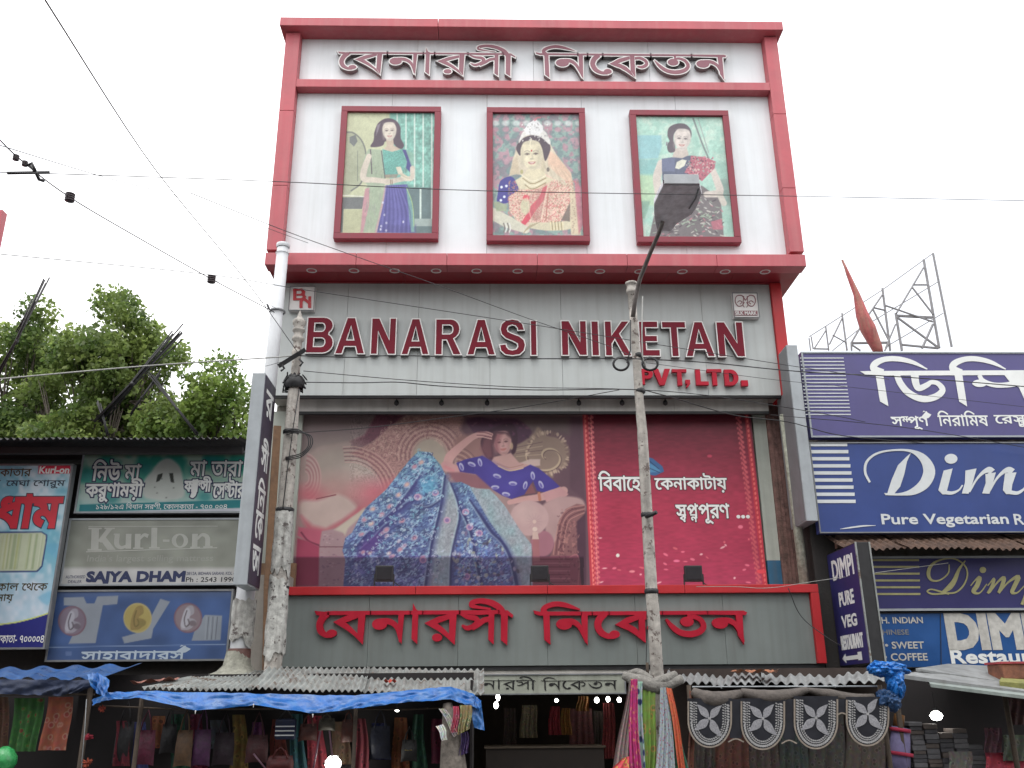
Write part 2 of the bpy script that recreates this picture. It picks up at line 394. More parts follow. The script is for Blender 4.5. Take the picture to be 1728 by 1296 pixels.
# ------------------------------------------------------------------ flat print painted per vertex
def vnoise(x, y, seed=0):
    xi = np.floor(x).astype(int); yi = np.floor(y).astype(int); fx = x-xi; fy = y-yi; fx = fx*fx*(3-2*fx); fy = fy*fy*(3-2*fy)
    def h(a, b):
        n = (a*374761393+b*668265263+seed*974634777) & 0x7fffffff; n = ((n ^ (n >> 13))*1274126177) & 0x7fffffff; return ((n ^ (n >> 16)) & 0xffff)/65535
    return (h(xi, yi)*(1-fx)+h(xi+1, yi)*fx)*(1-fy)+(h(xi, yi+1)*(1-fx)+h(xi+1, yi+1)*fx)*fy
class Cv:
    def __init__(s, X, Y, base): s.X, s.Y = X, Y; s.c = np.tile(np.array(base, float), (len(X), 1)); s.t = (0, 0, 1)
    def T(s, ox, oy, k): s.t = (ox, oy, k); return s
    def _p(s, P): P = np.asarray(P, float).copy(); P[:, 0] = s.t[0]+P[:, 0]/s.t[2]; P[:, 1] = s.t[1]+P[:, 1]/s.t[2]; return P
    def mix(s, idx, a, col): 
        a = a[:, None]; s.c[idx] = s.c[idx]*(1-a)+np.asarray(col, float)*a
    def poly(s, P, col, soft=1.2, al=1.0, smooth=False, fn=None):
        if smooth: P = catmull([(p[0], p[1]) for p in P], 5, True)
        P = s._p(P); m = soft
        idx = np.where((s.X > P[:, 0].min()-m) & (s.X < P[:, 0].max()+m) & (s.Y > P[:, 1].min()-m) & (s.Y < P[:, 1].max()+m))[0]
        if not len(idx): return
        x, y = s.X[idx], s.Y[idx]; ins = np.zeros(len(idx), bool); dm = np.full(len(idx), 1e9)
        for i in range(len(P)):
            x1, y1 = P[i]; x2, y2 = P[(i+1) % len(P)]
            if y1 != y2: ins ^= ((y1 > y) != (y2 > y)) & (x < (x2-x1)*(y-y1)/(y2-y1)+x1)
            dx, dy = x2-x1, y2-y1; l = dx*dx+dy*dy+1e-9; t = np.clip(((x-x1)*dx+(y-y1)*dy)/l, 0, 1)
            dm = np.minimum(dm, (x-x1-t*dx)**2+(y-y1-t*dy)**2)
        sd = np.sqrt(dm)*np.where(ins, 1, -1); a = np.clip(0.5+sd/soft, 0, 1)*al
        if fn is not None: col = fn(x, y)
        s.mix(idx, a, col)
    def ell(s, cx, cy, rx, ry, col, soft=1.2, al=1.0, rot=0):
        cx, cy = s.t[0]+cx/s.t[2], s.t[1]+cy/s.t[2]; rx, ry = rx/s.t[2], ry/s.t[2]; m = max(rx, ry)+soft
        idx = np.where((abs(s.X-cx) < m) & (abs(s.Y-cy) < m))[0]
        if not len(idx): return
        x, y = s.X[idx]-cx, s.Y[idx]-cy; c, q = math.cos(rot), math.sin(rot); x, y = x*c+y*q, -x*q+y*c
        d = (1-np.sqrt((x/rx)**2+(y/ry)**2))*min(rx, ry)
        s.mix(idx, np.clip(0.5+d/soft, 0, 1)*al, col)
    def line(s, P, wd, col, soft=0.9, al=1.0, smooth=True):
        """P px points, wd width in photo px (or list)"""
        if smooth and len(P) > 2: P = catmull([(p[0], p[1]) for p in P], 5)
        P = s._p([(p[0], p[1]) for p in P]); ws = np.interp(np.linspace(0, 1, len(P)), np.linspace(0, 1, len(wd)), wd) if hasattr(wd, '__len__') else np.full(len(P), wd)
        m = ws.max()/2+soft
        idx = np.where((s.X > P[:, 0].min()-m) & (s.X < P[:, 0].max()+m) & (s.Y > P[:, 1].min()-m) & (s.Y < P[:, 1].max()+m))[0]
        if not len(idx): return
        x, y = s.X[idx], s.Y[idx]; d = np.full(len(idx), -1e9)
        for i in range(len(P)-1):
            x1, y1 = P[i]; x2, y2 = P[i+1]; dx, dy = x2-x1, y2-y1; l = dx*dx+dy*dy+1e-9; t = np.clip(((x-x1)*dx+(y-y1)*dy)/l, 0, 1)
            d = np.maximum(d, (ws[i]*(1-t)+ws[i+1]*t)/2-np.sqrt((x-x1-t*dx)**2+(y-y1-t*dy)**2))
        s.mix(idx, np.clip(0.5+d/soft, 0, 1)*al, col)
def print_sheet(name, fr, box, paint, base, light, parent, m=None, step=1.1, h=0.0, z=None):
    """a flat printed sheet as a fine grid; box = (U0, V0, U1, V1) on the face"""
    U0, V0, U1, V1 = box
    k = FPX/np.linalg.norm(fr.at((U0+U1)/2, (V0+V1)/2)-CAM)
    nu = max(2, int(abs(U1-U0)*k/step)); nv = max(2, int(abs(V1-V0)*k*0.93/step))
    uu, vv = np.meshgrid(np.linspace(U0, U1, nu+1), np.linspace(V0, V1, nv+1), indexing='ij')
    P = fr.O+uu[..., None]*fr.U+vv[..., None]*fr.V+fr.N*h; P = P.reshape(-1, 3)
    X, Y = proj(P); cv = Cv(X, Y, base); paint(cv)
    c = np.clip(cv.c, 0, 255); c = np.clip(lin(c)/light, 0, 0.85)
    me = bpy.data.meshes.new(name); n = len(P); me.vertices.add(n); me.vertices.foreach_set('co', P.ravel())
    i = np.arange(nu)[:, None]*(nv+1)+np.arange(nv)[None, :]; i = i.ravel(); F = np.stack([i, i+nv+1, i+nv+2, i+1], 1)
    me.loops.add(F.size); me.loops.foreach_set('vertex_index', F.ravel().astype(np.int32)); me.polygons.add(len(F))
    me.polygons.foreach_set('loop_start', np.arange(0, F.size, 4, dtype=np.int32)); me.update(calc_edges=True); me.validate()
    at = me.color_attributes.new('Print', 'FLOAT_COLOR', 'POINT'); at.data.foreach_set('color', np.concatenate([c, np.ones((n, 1))], 1).ravel().astype(np.float32))
    me.materials.append(m or print_mat('printed_vinyl'))
    o = bpy.data.objects.new(name, me); COL.objects.link(o)
    if parent:
        o.parent = parent; me.transform(Matrix.LocRotScale(parent.location, parent.rotation_euler, None).inverted())
    return o
# ================================================================== the setting
ROAD = mat('asphalt', (0.05, 0.05, 0.052), 0.9, 0.3, 2, bump=0.5, bscale=60)
PAVE = mat('pavement_concrete', (0.20, 0.19, 0.18), 0.9, 0.3, 2, bump=0.4)
tag(MB().box(-150, 150, -120, 160, -0.6, 0.0).obj('ground', ROAD), kind='structure')
tag(MB().box(-40, 40, 10.9, 15.6, 0.004, 0.14).obj('pavement', PAVE, bevel=0.02), kind='structure')

# unseen other side of the street, added to shade the lower facade
OPW = mat('ochre_render', (0.30, 0.28, 0.25), 0.9, 0.25, 1.2, streak=0.4); OPG = mat('old_window_glass', (0.05, 0.06, 0.07), 0.2, 0.2, 3)
for x0, x1, h, lab in ((-34, -12.5, 11.0, 'ochre street building behind the camera, to the left'), (-12, 9.5, 13.5, 'tallest ochre street building directly behind the camera'), (10, 34, 10.5, 'ochre street building behind the camera, to the right')):
    t = thing('added_street_building', ((x0+x1)/2, -10, 0), lab, 'building'); MB().box(x0, x1, -18, -7.5, 0, h).obj('wall', OPW, t)
    MB().box(x0-.2, x1+.2, -18.2, -7.0, h, h+.35).obj('parapet', CONC, t)
    for fz in np.arange(1.2, h-2, 3.1):
        for wx in np.arange(x0+1.5, x1-2, 3.2): MB().box(wx, wx+1.4, -7.5, -7.44, fz, fz+1.6).obj('window', OPG, t)

# ================================================================== shop building
FB = 14.3      # front of the projecting top storey
PB = 14.5      # its white panel face
SG = 15.0      # face of the grey English fascia
BN = 15.6      # banner wall
BX0, BX1 = -3.94, 5.56
bld = thing('shop_building', (0.8, 16, 0), 'tall narrow sari shop building with a red framed white top storey', 'building')
zc0, zc1 = W(850, 46, 14.12)[2], W(850, 32, 14.12)[2]
zTop = zc0
zBot = W(880, 449, FB)[2]
# cornice in two lengths with a joint
for a, b in ((-4.03, -1.02), (-1.012, 5.64)):
    MB().box(a, b, 14.12, 16.3, zc0, zc1).obj('cornice', RED_GLARE, bld, bevel=0.01)
cw = 0.27
for a, b in ((BX0, BX0+cw), (BX1-cw+0.02, BX1)):
    zz = [zBot+0.30, zBot+1.6, zBot+3.2, zTop-0.01]
    for i in range(3):
        MB().box(a, b, FB, 16.2, zz[i]+0.004, zz[i+1]-0.004).obj('corner_cladding', RED_GLARE, bld, bevel=0.006)
zm0, zm1 = W(880, 149, FB)[2], W(880, 136, FB)[2]
MB().box(BX0+cw+.003, BX1-cw+.017, FB, PB+.05, zm0, zm1).obj('middle_band', RED_GLARE, bld, bevel=0.008)
zb1 = W(880, 429, FB)[2]
xs = np.linspace(BX0, BX1, 7)
for i in range(6):
    MB().box(xs[i]+.003, xs[i+1]-.003, FB-0.03, PB+.05, zBot, zb1).obj('bottom_band', RED_GLARE, bld, bevel=0.006)
# white panels, recessed
px_ = np.linspace(BX0+cw, BX1-cw+.02, 6)
for i in range(5):
    MB().box(px_[i]+.003, px_[i+1]-.003, PB, PB+.04, zb1+.002, zm0-.002).obj('white_panel', WHT, bld)
px2 = np.linspace(BX0+cw, BX1-cw+.02, 5)
for i in range(4):
    MB().box(px2[i]+.003, px2[i+1]-.003, PB, PB+.04, zm1+.002, zTop-.002).obj('white_panel', WHT, bld)
MB().box(BX0+.05, BX1-.05, PB+.045, 16.15, zBot+.1, zTop-.01).obj('storey_core', WALLD, bld)
# soffit
SOF = mat('red_soffit_panel', (0.30, 0.02, 0.03), 0.45, 0.15, 2)
xs = np.linspace(BX0+.02, BX1-.02, 9)
for i in range(8):
    MB().box(xs[i]+.003, xs[i+1]-.003, FB+.02, 16.18, zBot+.012, zBot+.05).obj('soffit_panel', SOF, bld)
lampm = mat('downlight_lens', (0.6, 0.6, 0.58), 0.2, 0.05, 9)
for (x, y) in ((521, 443), (594, 444.5), (664, 446), (735, 447), (804, 448.5), (874, 450), (943, 452), (1013, 453), (1080, 454), (1152, 455), (1224, 456), (1291, 457)):
    p = WZ(x, y+1, zBot+.01); p[1] = 14.5
    f = MB(); f.lathe([(0.0, 0), (0.085, 0), (0.095, -.012), (0.07, -.014), (0.062, 0.0)], (p[0], p[1], zBot+.011), 18)
    r = f.obj('downlight', TRIM, bld); MB().lathe([(0.0, -.004), (0.06, -.004)], (p[0], p[1], zBot+.011), 14).obj('lens', lampm, r)
# dark red fascia under the soffit, set at the sign face
zs1 = W(880, 479, SG)[2]; zs0 = W(880, 667, SG)[2]
SX0, SX1 = -3.86, 5.30
xs = [SX0-.05, -1.6, .7, 3.0, SX1]
for i in range(4):
    MB().box(xs[i]+.004, xs[i+1]-.004, SG-.05, SG+.1, zs1, zBot+.008).obj('upper_fascia', SOF, bld)
# English fascia: grey composite panels
xs = np.linspace(SX0, SX1-.2, 8)
for i in range(7):
    MB().box(xs[i]+.0025, xs[i+1]-.0025, SG, SG+.04, zs0, zs1-.004).obj('grey_panel', GREYP, bld)
MB().box(SX1-.197, SX1, SG-.07, SG+.9, zs0-.01, zs1-.004).obj('red_pilaster', RED, bld, bevel=0.008)
# white underside of the fascia
UND = mat('dirty_white_soffit', (0.50, 0.48, 0.45), 0.7, 0.2, 3, streak=0.2)
for i in range(4):
    a = SX0+(SX1-SX0)/4*i
    MB().box(a+.004, a+(SX1-SX0)/4-.004, SG+.25, BN+.05, zs0+.02, zs0+.05).obj('underside_panel', UND, bld)
MB().box(SX0, SX1, SG+.02, SG+.10, zs0-.035, zs0+.0).obj('dark_edge_rail', DARK, bld)
za, zb = W(880, 694, SG+.3)[2], W(880, 673, SG+.3)[2]
for i in range(5):
    a = SX0+.35+(SX1-.35-SX0-.35)/5*i
    MB().box(a+.003, a+(SX1-.7-SX0)/5-.003, SG+.30, SG+.34, za, zb).obj('white_fascia_board', mat('dusty_white_board', (.62,.60,.57), .6, .15, 3, streak=.3, grime=(.3,.28,.25)), bld)
MB().box(SX0+.35, SX1-.35, SG+.29, SG+.36, za-.05, za-.003).obj('dark_lower_rail', DARK, bld)
MB().box(SX0, SX1, SG+.45, BN+.9, zs0+.06, zBot).obj('storey_wall', WALL, bld)
for (x, y) in ((669, 681), (822, 682), (977, 684), (1123, 685), (745, 680), (1050, 683)):
    p = W(x, y, SG+.2)
    MB().lathe([(0, -.07), (.035, -.05), (.045, -.015), (.035, .02), (.012, .04), (.012, .1)], (p[0], p[1], zs0-.06), 10).obj('bulb_holder', DARK, bld)
# banner wall
zn1 = W(880, 697, BN)[2]; zn0 = W(880, 1000, BN)[2]
MB().box(SX0, SX1+.1, BN+.06, BN+1.2, 2.9, zs0+.02).obj('banner_wall', WALL, bld)
MB().box(-3.55, 4.95, BN-.08, BN+.02, zn1+.0, zn1+.09).obj('dark_rail', DARK, bld)
pw = mat('pale_green_wall', (0.42, 0.45, 0.40), 0.8, 0.15, 2, streak=0.4, grime=(0.2, 0.2, 0.17), bump=0.1)
a = W(503, 840, BN-.1); MB().box(-4.0, W(501, 840, BN-.1)[0], BN-.1, BN+.05, W(500, 952, BN)[2], zn1).obj('side_wall_panel', pw, bld)
MB().box(-4.0, W(499, 960, BN-.1)[0], BN-.13, BN+.05, 3.6, W(500, 952, BN)[2]).obj('lower_side_panel', BWOOD, bld)
# right of the banner: pale strip, blue dado, old timber and a flaking post
x0 = W(1281, 840, BN)[0]; x1 = W(1301, 840, BN)[0]+.04
MB().box(x0+.02, x1, BN-.03, BN+.05, W(1300, 946, BN)[2], zn1+.05).obj('side_wall_panel', pw, bld)
bl = mat('blue_gloss_dado', (0.03, 0.12, 0.22), 0.5, 0.2, 4, streak=0.3)
MB().box(x0+.02, x1, BN-.035, BN+.05, 3.7, W(1300, 946, BN)[2]-.003).obj('blue_dado', bl, bld)
old = mat('flaking_pink_timber', (0.20, 0.11, 0.095), 0.9, 0.6, 9, bump=0.6, streak=0.6, grime=(0.05, 0.045, 0.03))
for k in range(5):
    xa = x1+.004+k*.075; MB().box(xa, xa+.07, BN-.10+.012*(k % 3), BN+.05, 3.7, zn1+.25-.03*k).obj('timber_board', old, bld)
fl = mat('flaking_white_post', (0.42, 0.44, 0.36), 0.9, 0.5, 12, bump=0.6, streak=0.6, grime=(0.10, 0.09, 0.05))
MB().tube([W(1322, 700, 15.1), W(1340, 840, 15.1), W(1358, 992, 15.1)], [.07, .075, .08], 8).obj('flaking_post', fl, bld)
# ledge and lower fascia
LG = 14.8
zl1 = W(900, 989, LG)[2]; zl2 = W(900, 1003, LG)[2]; zl0 = W(900, 1123, LG)[2]
LX0, LX1 = -3.34, W(1386, 1060, LG)[0]
xs = [LX0, -1.2, .9, 3.1, LX1]
for i in range(4):
    MB().box(xs[i]+.003, xs[i+1]-.003, LG-.08, LG+.12, zl2, zl1).obj('red_top_band', RED, bld, bevel=0.006)
MB().box(LX1-.135, LX1, LG-.08, LG+.3, zl0, zl2-.003).obj('red_end_band', RED, bld, bevel=0.006)
MB().box(LX0, LX1, LG+.125, BN+.1, zl1-.12, zl1-.02).obj('ledge', CONC, bld)
GREYL = mat('grey_lower_panel', (0.19, 0.215, 0.205), 0.45, 0.14, 0.7, streak=0.35, grime=(0.12, 0.12, 0.11))  # darker than the upper grey: weaker light low down put into the colour
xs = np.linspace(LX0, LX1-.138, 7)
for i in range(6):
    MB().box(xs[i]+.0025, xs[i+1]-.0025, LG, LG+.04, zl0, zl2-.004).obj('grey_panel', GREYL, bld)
MB().box(LX0, LX1, LG+.03, LG+.5, zl0-.07, zl0-.004).obj('dark_edge_rail', DARK, bld)
zz = W(900, 1128, LG+.1)[2]
MB().box(LX0, LX1, LG+.05, LG+.45, zz-.17, zz-.02).obj('shutter_housing', UND, bld)
MB().box(-3.9, -3.3, LG+.2, BN+.5, 0, 4.2).obj('brick_pier', WALL, bld)
# shop opening: side walls, ceiling, back wall
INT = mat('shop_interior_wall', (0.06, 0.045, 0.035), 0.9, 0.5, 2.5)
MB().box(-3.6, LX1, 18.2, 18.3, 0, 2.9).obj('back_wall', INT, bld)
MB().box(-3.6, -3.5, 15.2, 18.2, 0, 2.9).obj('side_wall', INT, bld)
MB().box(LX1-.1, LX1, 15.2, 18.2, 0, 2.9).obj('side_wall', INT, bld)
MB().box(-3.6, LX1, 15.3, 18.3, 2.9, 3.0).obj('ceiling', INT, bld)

# ------------------------------------------------------------------ traced calligraphic lettering (two words)
def word1():
    s = {}
    s['e'] = [brush([(150,178,44),(112,208,52),(90,258,50),(104,306,46),(150,336,34),(196,334,36)]), ell(192,322,40,26), poly((45,158),(160,168),(160,196),(88,190),(60,184))]
    s['b'] = [poly((203,240),(300,196),(412,170),(412,203),(300,243),(262,262)), poly((203,240),(300,243),(352,282),(412,336),(446,402),(380,342),(320,302),(262,270)), poly((406,160),(460,160),(448,402),(404,338)), poly((150,160),(505,160),(505,186),(150,186))]
    s['n'] = [ell(580,257,60,40), brush([(590,236,38),(650,236,40),(700,258,38),(732,300,32),(752,388,12)]), poly((733,165),(778,165),(762,402),(735,340)), poly((500,160),(830,160),(830,186),(500,186))]
    s['a'] = [poly((850,106),(874,150),(892,160),(890,402),(846,366),(848,200)), poly((826,160),(935,160),(935,186),(826,186))]
    s['r'] = [poly((950,252),(1060,206),(1160,185),(1160,217),(1050,254),(1010,272)), poly((950,252),(1050,254),(1105,292),(1158,340),(1192,408),(1130,356),(1062,308),(1005,280)), poly((1154,165),(1210,165),(1196,410),(1152,345)), ell(1053,358,40,27), poly((930,160),(1240,160),(1240,186),(930,186))]
    s['s'] = [brush([(1245,182,20),(1300,208,30),(1358,216,36),(1384,240,36),(1352,272,34),(1300,290,32),(1256,270,14)]), brush([(1340,290,34),(1392,262,36),(1438,232,36),(1490,224,36)]), poly((1476,165),(1520,165),(1514,408),(1473,375)), poly((1232,160),(1560,160),(1560,184),(1380,192),(1232,184))]
    s['ii'] = [brush([(1606,200,48),(1566,142,46),(1492,102,42),(1404,88,36),(1338,102,36),(1334,124,28),(1400,138,18),(1490,150,12)]), poly((1578,165),(1632,165),(1624,414),(1576,378)), poly((1556,160),(1630,162),(1676,196),(1668,215),(1630,192),(1556,186))]
    return s
def word2():
    s = {}
    s['i'] = [brush([(112,148,44),(92,112,38),(128,84,34),(196,70,34),(276,82,30),(372,112,8)]), poly((93,128),(137,128),(140,360),(97,326)), poly((18,118),(60,128),(93,128),(385,128),(385,152),(60,152),(25,140))]
    s['n'] = [ell(250,217,60,38), brush([(260,196,36),(318,200,38),(362,230,34),(394,286,28),(416,350,10)]), poly((385,128),(432,128),(424,366),(388,305)), poly((384,128),(470,128),(470,152),(384,152))]
    s['e'] = [brush([(568,142,42),(524,180,50),(508,228,50),(530,276,46),(580,304,36),(636,304,36)]), ell(634,292,38,26), poly((466,128),(600,128),(600,152),(466,152))]
    s['k'] = [poly((645,222),(735,172),(832,148),(832,182),(738,216),(700,238)), poly((645,222),(738,216),(796,246),(832,284),(864,352),(790,294),(738,262),(695,246)), poly((826,128),(872,128),(868,352),(824,285)), brush([(866,172,28),(918,170,32),(962,196,34),(966,228,36),(928,250,32),(884,244,18)]), poly((596,128),(1012,128),(1012,152),(596,152))]
    s['t'] = [brush([(1036,186,14),(1082,242,36),(1140,282,40),(1216,294,42),(1290,276,40),(1322,236,38),(1300,190,34),(1250,170,28),(1212,176,20)]), ell(1196,204,50,34), poly((1202,140),(1230,140),(1226,190),(1204,190)), poly((1008,128),(1362,128),(1362,152),(1008,152))]
    s['n2'] = [ell(1450,217,60,38), brush([(1460,196,36),(1524,200,38),(1572,230,34),(1602,290,28),(1620,352,10)]), poly((1576,128),(1628,128),(1620,368),(1584,305)), poly((1358,128),(1640,128),(1664,140),(1652,158),(1358,152))]
    return s
def place_word(wd, fr, bx, src, name, parent, mats, h0, h1, outline=None, ow=0, thick=1.0, rim=0.0):
    """src (x0,y0,x1,y1) in the tracing, bx (x0,y0,x1,y1) in the photo"""
    sx0, sy0, sx1, sy1 = src
    ym = (bx[1]+bx[3])/2; xm = (bx[0]+bx[2])/2
    U0 = fr.px(bx[0], ym)[0]; U1 = fr.px(bx[2], ym)[0]; V0 = fr.px(xm, bx[3])[1]; V1 = fr.px(xm, bx[1])[1]
    f = lambda u, v: (U0+(u-sx0)/(sx1-sx0)*(U1-U0), V1-(v-sy0)/(sy1-sy0)*(V1-V0))
    for k, g in wd.items():
        sh = xf(g, f)
        if thick: sh = grow(sh, thick) if abs(thick) > 1e-6 and thick != 1.0 else sh
        o = None
        if outline:
            mb = MB(); shapes_obj('letter', grow(sh, ow), fr, h0, h1-.004, None, mb=mb, mi=1, si=2, stag=.0003)
            shapes_obj('letter', grow(sh, rim), fr, h1-.004, h1, None, mb=mb, mi=0, si=0, stag=.0004)
            mb.obj('letter', mats, parent)
        else:
            mb = MB(); shapes_obj('letter', sh, fr, h0, h1, None, mb=mb, mi=0, si=0, stag=.0006); mb.obj('letter', mats, parent)

top = thing('raised_letter_sign', (.8, PB, 13.3), 'maroon white-edged Bengali lettering across the top of the building', 'sign')
FT = FY(PB-.12)
LFACE = mat('maroon_letter_face', (0.27, 0.10, 0.13), 0.4, 0.15, 4)  # maroon lightened: veiling glare put into the letter colour
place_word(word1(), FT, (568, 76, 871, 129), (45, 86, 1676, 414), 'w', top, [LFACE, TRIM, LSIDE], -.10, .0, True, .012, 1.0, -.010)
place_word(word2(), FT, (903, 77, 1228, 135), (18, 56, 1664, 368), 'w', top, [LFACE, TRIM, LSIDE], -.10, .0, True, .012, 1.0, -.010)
low = thing('raised_letter_sign', (.8, LG, 3.3), 'large plain red Bengali letters on the grey fascia above the stalls', 'sign')
FL = FY(LG-.07)
place_word(word1(), FL, (530, 1014, 866, 1089), (45, 86, 1676, 414), 'w', low, [REDL], -.065, 0, None, 0, .004)
place_word(word2(), FL, (901, 1015, 1262, 1088), (18, 56, 1664, 368), 'w', low, [REDL], -.065, 0, None, 0, .004)

# English letters, each traced in a unit box
t_ = .28
def LT(ch):
    if ch == 'I': return [poly((0,0),(1,0),(1,1),(0,1))]
    if ch == 'N': return [([(0,0),(.28,0),(.28,.62),(.70,0),(1,0),(1,1),(.73,1),(.73,.40),(.32,1),(0,1)], [])]
    if ch == 'A': return [([(0,0),(.25,0),(.32,.20),(.68,.20),(.75,0),(1,0),(.64,1),(.36,1)], [[(.385,.38),(.615,.38),(.5,.76)]])]
    if ch == 'K': return [([(0,0),(.27,0),(.27,.34),(.38,.47),(.70,0),(1.02,0),(.58,.63),(.98,1),(.66,1),(.27,.60),(.27,1),(0,1)], [])]
    if ch == 'E': return [([(0,0),(1,0),(1,.19),(.34,.19),(.34,.41),(.90,.41),(.90,.59),(.34,.59),(.34,.81),(.96,.81),(.96,1),(0,1)], [])]
    if ch == 'T': return [([(.35,0),(.65,0),(.65,.81),(1,.81),(1,1),(0,1),(0,.81),(.35,.81)], [])]
    if ch == 'L': return [([(0,0),(1,0),(1,.22),(.38,.22),(.38,1),(0,1)], [])]
    if ch == 'V': return [([(.36,0),(.64,0),(1,1),(.68,1),(.5,.36),(.32,1),(0,1)], [])]
    def arc(cx, cy, rx, ry, a0, a1, n=9): return [(cx+rx*math.cos(math.radians(a)), cy+ry*math.sin(math.radians(a))) for a in np.linspace(a0, a1, n)]
    if ch == 'B':
        o = [(0,0),(.60,0)]+arc(.62,.28,.38,.28,-90,60)+arc(.60,.76,.36,.24,-50,90)+[(0,1)]
        return [(o, [[(.28,.18),(.55,.18)]+arc(.56,.30,.13,.12,-90,90,7)+[(.28,.42)], [(.28,.60),(.54,.60)]+arc(.55,.715,.11,.115,-90,90,7)+[(.28,.83)]])]
    if ch == 'P':
        o = [(0,0),(.34,0),(.34,.36),(.60,.36)]+arc(.60,.68,.40,.32,-90,90)+[(0,1)]
        return [(o, [[(.34,.56),(.54,.56)]+arc(.55,.68,.12,.12,-90,90,7)+[(.34,.80)]])]
    if ch == 'D':
        o = [(0,0),(.45,0)]+arc(.45,.5,.55,.5,-90,90,13)+[(0,1)]
        return [(o, [[(.32,.22),(.44,.22)]+arc(.44,.5,.22,.28,-90,90,9)+[(.32,.78)]])]
    if ch == 'R':
        o = [(0,0),(.28,0),(.28,.41),(.44,.41),(.70,0),(1.03,0),(.72,.45)]+arc(.60,.72,.36,.28,-55,90)+[(0,1)]
        return [(o, [[(.28,.58),(.54,.58)]+arc(.55,.705,.13,.125,-90,90,7)+[(.28,.83)]])]
    if ch == 'S': return [([(.97,.69),(.90,.87),(.73,.97),(.50,1.0),(.25,.97),(.08,.86),(.03,.72),(.08,.58),(.24,.47),(.52,.39),(.68,.33),(.70,.25),(.64,.18),(.50,.155),(.36,.18),(.28,.25),(.26,.32),(0,.30),(.05,.14),(.22,.03),(.50,0),(.78,.03),(.95,.14),(1,.29),(.95,.43),(.78,.53),(.48,.61),(.34,.66),(.31,.73),(.36,.80),(.50,.835),(.62,.81),(.69,.75),(.71,.68)], [])]
    if ch == '.': return [poly((0,0),(.8,0),(.8,1),(0,1))]
    if ch == ',': return [([(.2,.3),(.2,1),(.9,1),(.9,.3),(.5,-.3),(.2,-.3),(.45,.3)], [])]
def letters(seq, fr, par, h0, h1, mats, rim, ow):
    for ch, x0, x1, y0, y1 in seq:
        sh = fit(LT(ch)+[], fr, x0, y0, x1, y1) if ch != ',' else fit(LT(ch), fr, x0, y0, x1, y1)
        mb = MB()
        if rim:
            shapes_obj('', grow(sh, ow), fr, h0, h1-.004, None, mb=mb, mi=1, si=2, stag=.0003)
            shapes_obj('', grow(sh, -rim), fr, h1-.004, h1, None, mb=mb, mi=0, si=0)
        else: shapes_obj('', sh, fr, h0, h1, None, mb=mb, mi=0, si=0)
        mb.obj('letter', mats, par)
eng = thing('raised_letter_sign', (.8, SG, 8.3), 'big maroon BANARASI NIKETAN letters on the grey fascia over the banner', 'sign')
z3 = lambda ch, a, b, c, d: (ch, 440+a/3.7565, 440+b/3.7565, 400+c/3.7565, 400+d/3.7565)
z4 = lambda ch, a, b, c, d: (ch, 880+a/3.456, 880+b/3.456, 400+c/3.456, 400+d/3.456)
FE = FY(SG-.10)
letters([z3('B',290,463,507,735), z3('A',474,664,510,740), z3('N',699,858,513,743), z3('A',892,1070,517,745), z3('R',1107,1274,519,746), z3('A',1307,1488,521,747), z3('S',1512,1678,519,752),
         z4('I',52,90,486,690), z4('N',232,381,487,690), z4('I',408,452,489,692), z4('K',486,642,489,693), z4('E',687,805,490,695), z4('T',822,963,492,697), z4('A',952,1123,493,697), z4('N',1142,1298,494,698)],
        FE, eng, -.09, 0, [REDD, TRIM, LSIDE], .012, .008)
letters([z4('P',693,768,768,858), z4('V',768,870,768,862), z4('T',880,965,770,864), z4(',',958,985,832,875), z4('L',1017,1090,770,862), z4('T',1084,1170,770,864), z4('D',1185,1266,772,865), z4('.',1283,1322,835,867)],
        FE, eng, -.07, 0, [REDL, REDL, LSIDE], 0, 0)

# logo boxes
def sign_box(name, fr_y, x0, y0, x1, y1, depth, mats, label, cat, group=None, frame=0.012, framemat=None):
    """a box sign on the face Y=fr_y whose front shows between these photo points (x at mid height)"""
    F = FY(fr_y); ym = (y0+y1)/2; xm = (x0+x1)/2
    U0 = F.px(x0, ym)[0]; U1 = F.px(x1, ym)[0]; V0 = F.px(xm, y1)[1]; V1 = F.px(xm, y0)[1]
    t = thing(name, ((U0+U1)/2, fr_y+depth, (V0+V1)/2), label, cat, group)
    MB().box(U0, U1, fr_y+.004, fr_y+depth, V0, V1).obj('casing', mats[0], t, bevel=0.004)
    if frame:
        fm = framemat or mats[0]
        for (a, b, c, d) in ((U0, U1, V1-frame, V1), (U0, U1, V0, V0+frame), (U0, U0+frame, V0+frame+.0005, V1-frame-.0005), (U1-frame, U1, V0+frame+.0005, V1-frame-.0005)):
            MB().box(a, b, fr_y-.014, fr_y+.003, c, d).obj('frame_bar', fm, t)
    return t, F, (U0, V0, U1, V1)
t, F, b = sign_box('logo_sign', SG-.10, 488, 483, 531, 524, .10, [TRIM], 'small square red BN monogram box at the upper left of the fascia', 'sign', frame=.01, framemat=STEEL)
T1 = lambda P, ox=440, oy=400, k=3.7565: [(ox+p[0]/k, oy+p[1]/k) for p in P]
def pxshape(P, F, ox=0, oy=0, k=1.0): return ([F.px(ox+p[0]/k, oy+p[1]/k) for p in P], [])
lr = mat('logo_red', (0.5, 0.03, 0.04), 0.4, 0.1, 5)
B1 = [pxshape(p, F, 440, 400, 3.7565) for p in ([(205,330),(262,326),(282,345),(280,368),(290,380),(262,402),(205,402),(205,390),(258,388),(268,380),(258,372),(228,372),(228,362),(256,360),(262,350),(254,340),(205,342)],[(206,342),(226,342),(226,390),(206,390)],[(246,450),(246,408),(278,382),(320,420),(320,450),(300,450),(300,424),(272,402),(266,410),(266,450)],[(302,378),(320,376),(320,418),(302,402)])]
shapes_obj('monogram', B1, F, 0, .01, [lr, lr], t)
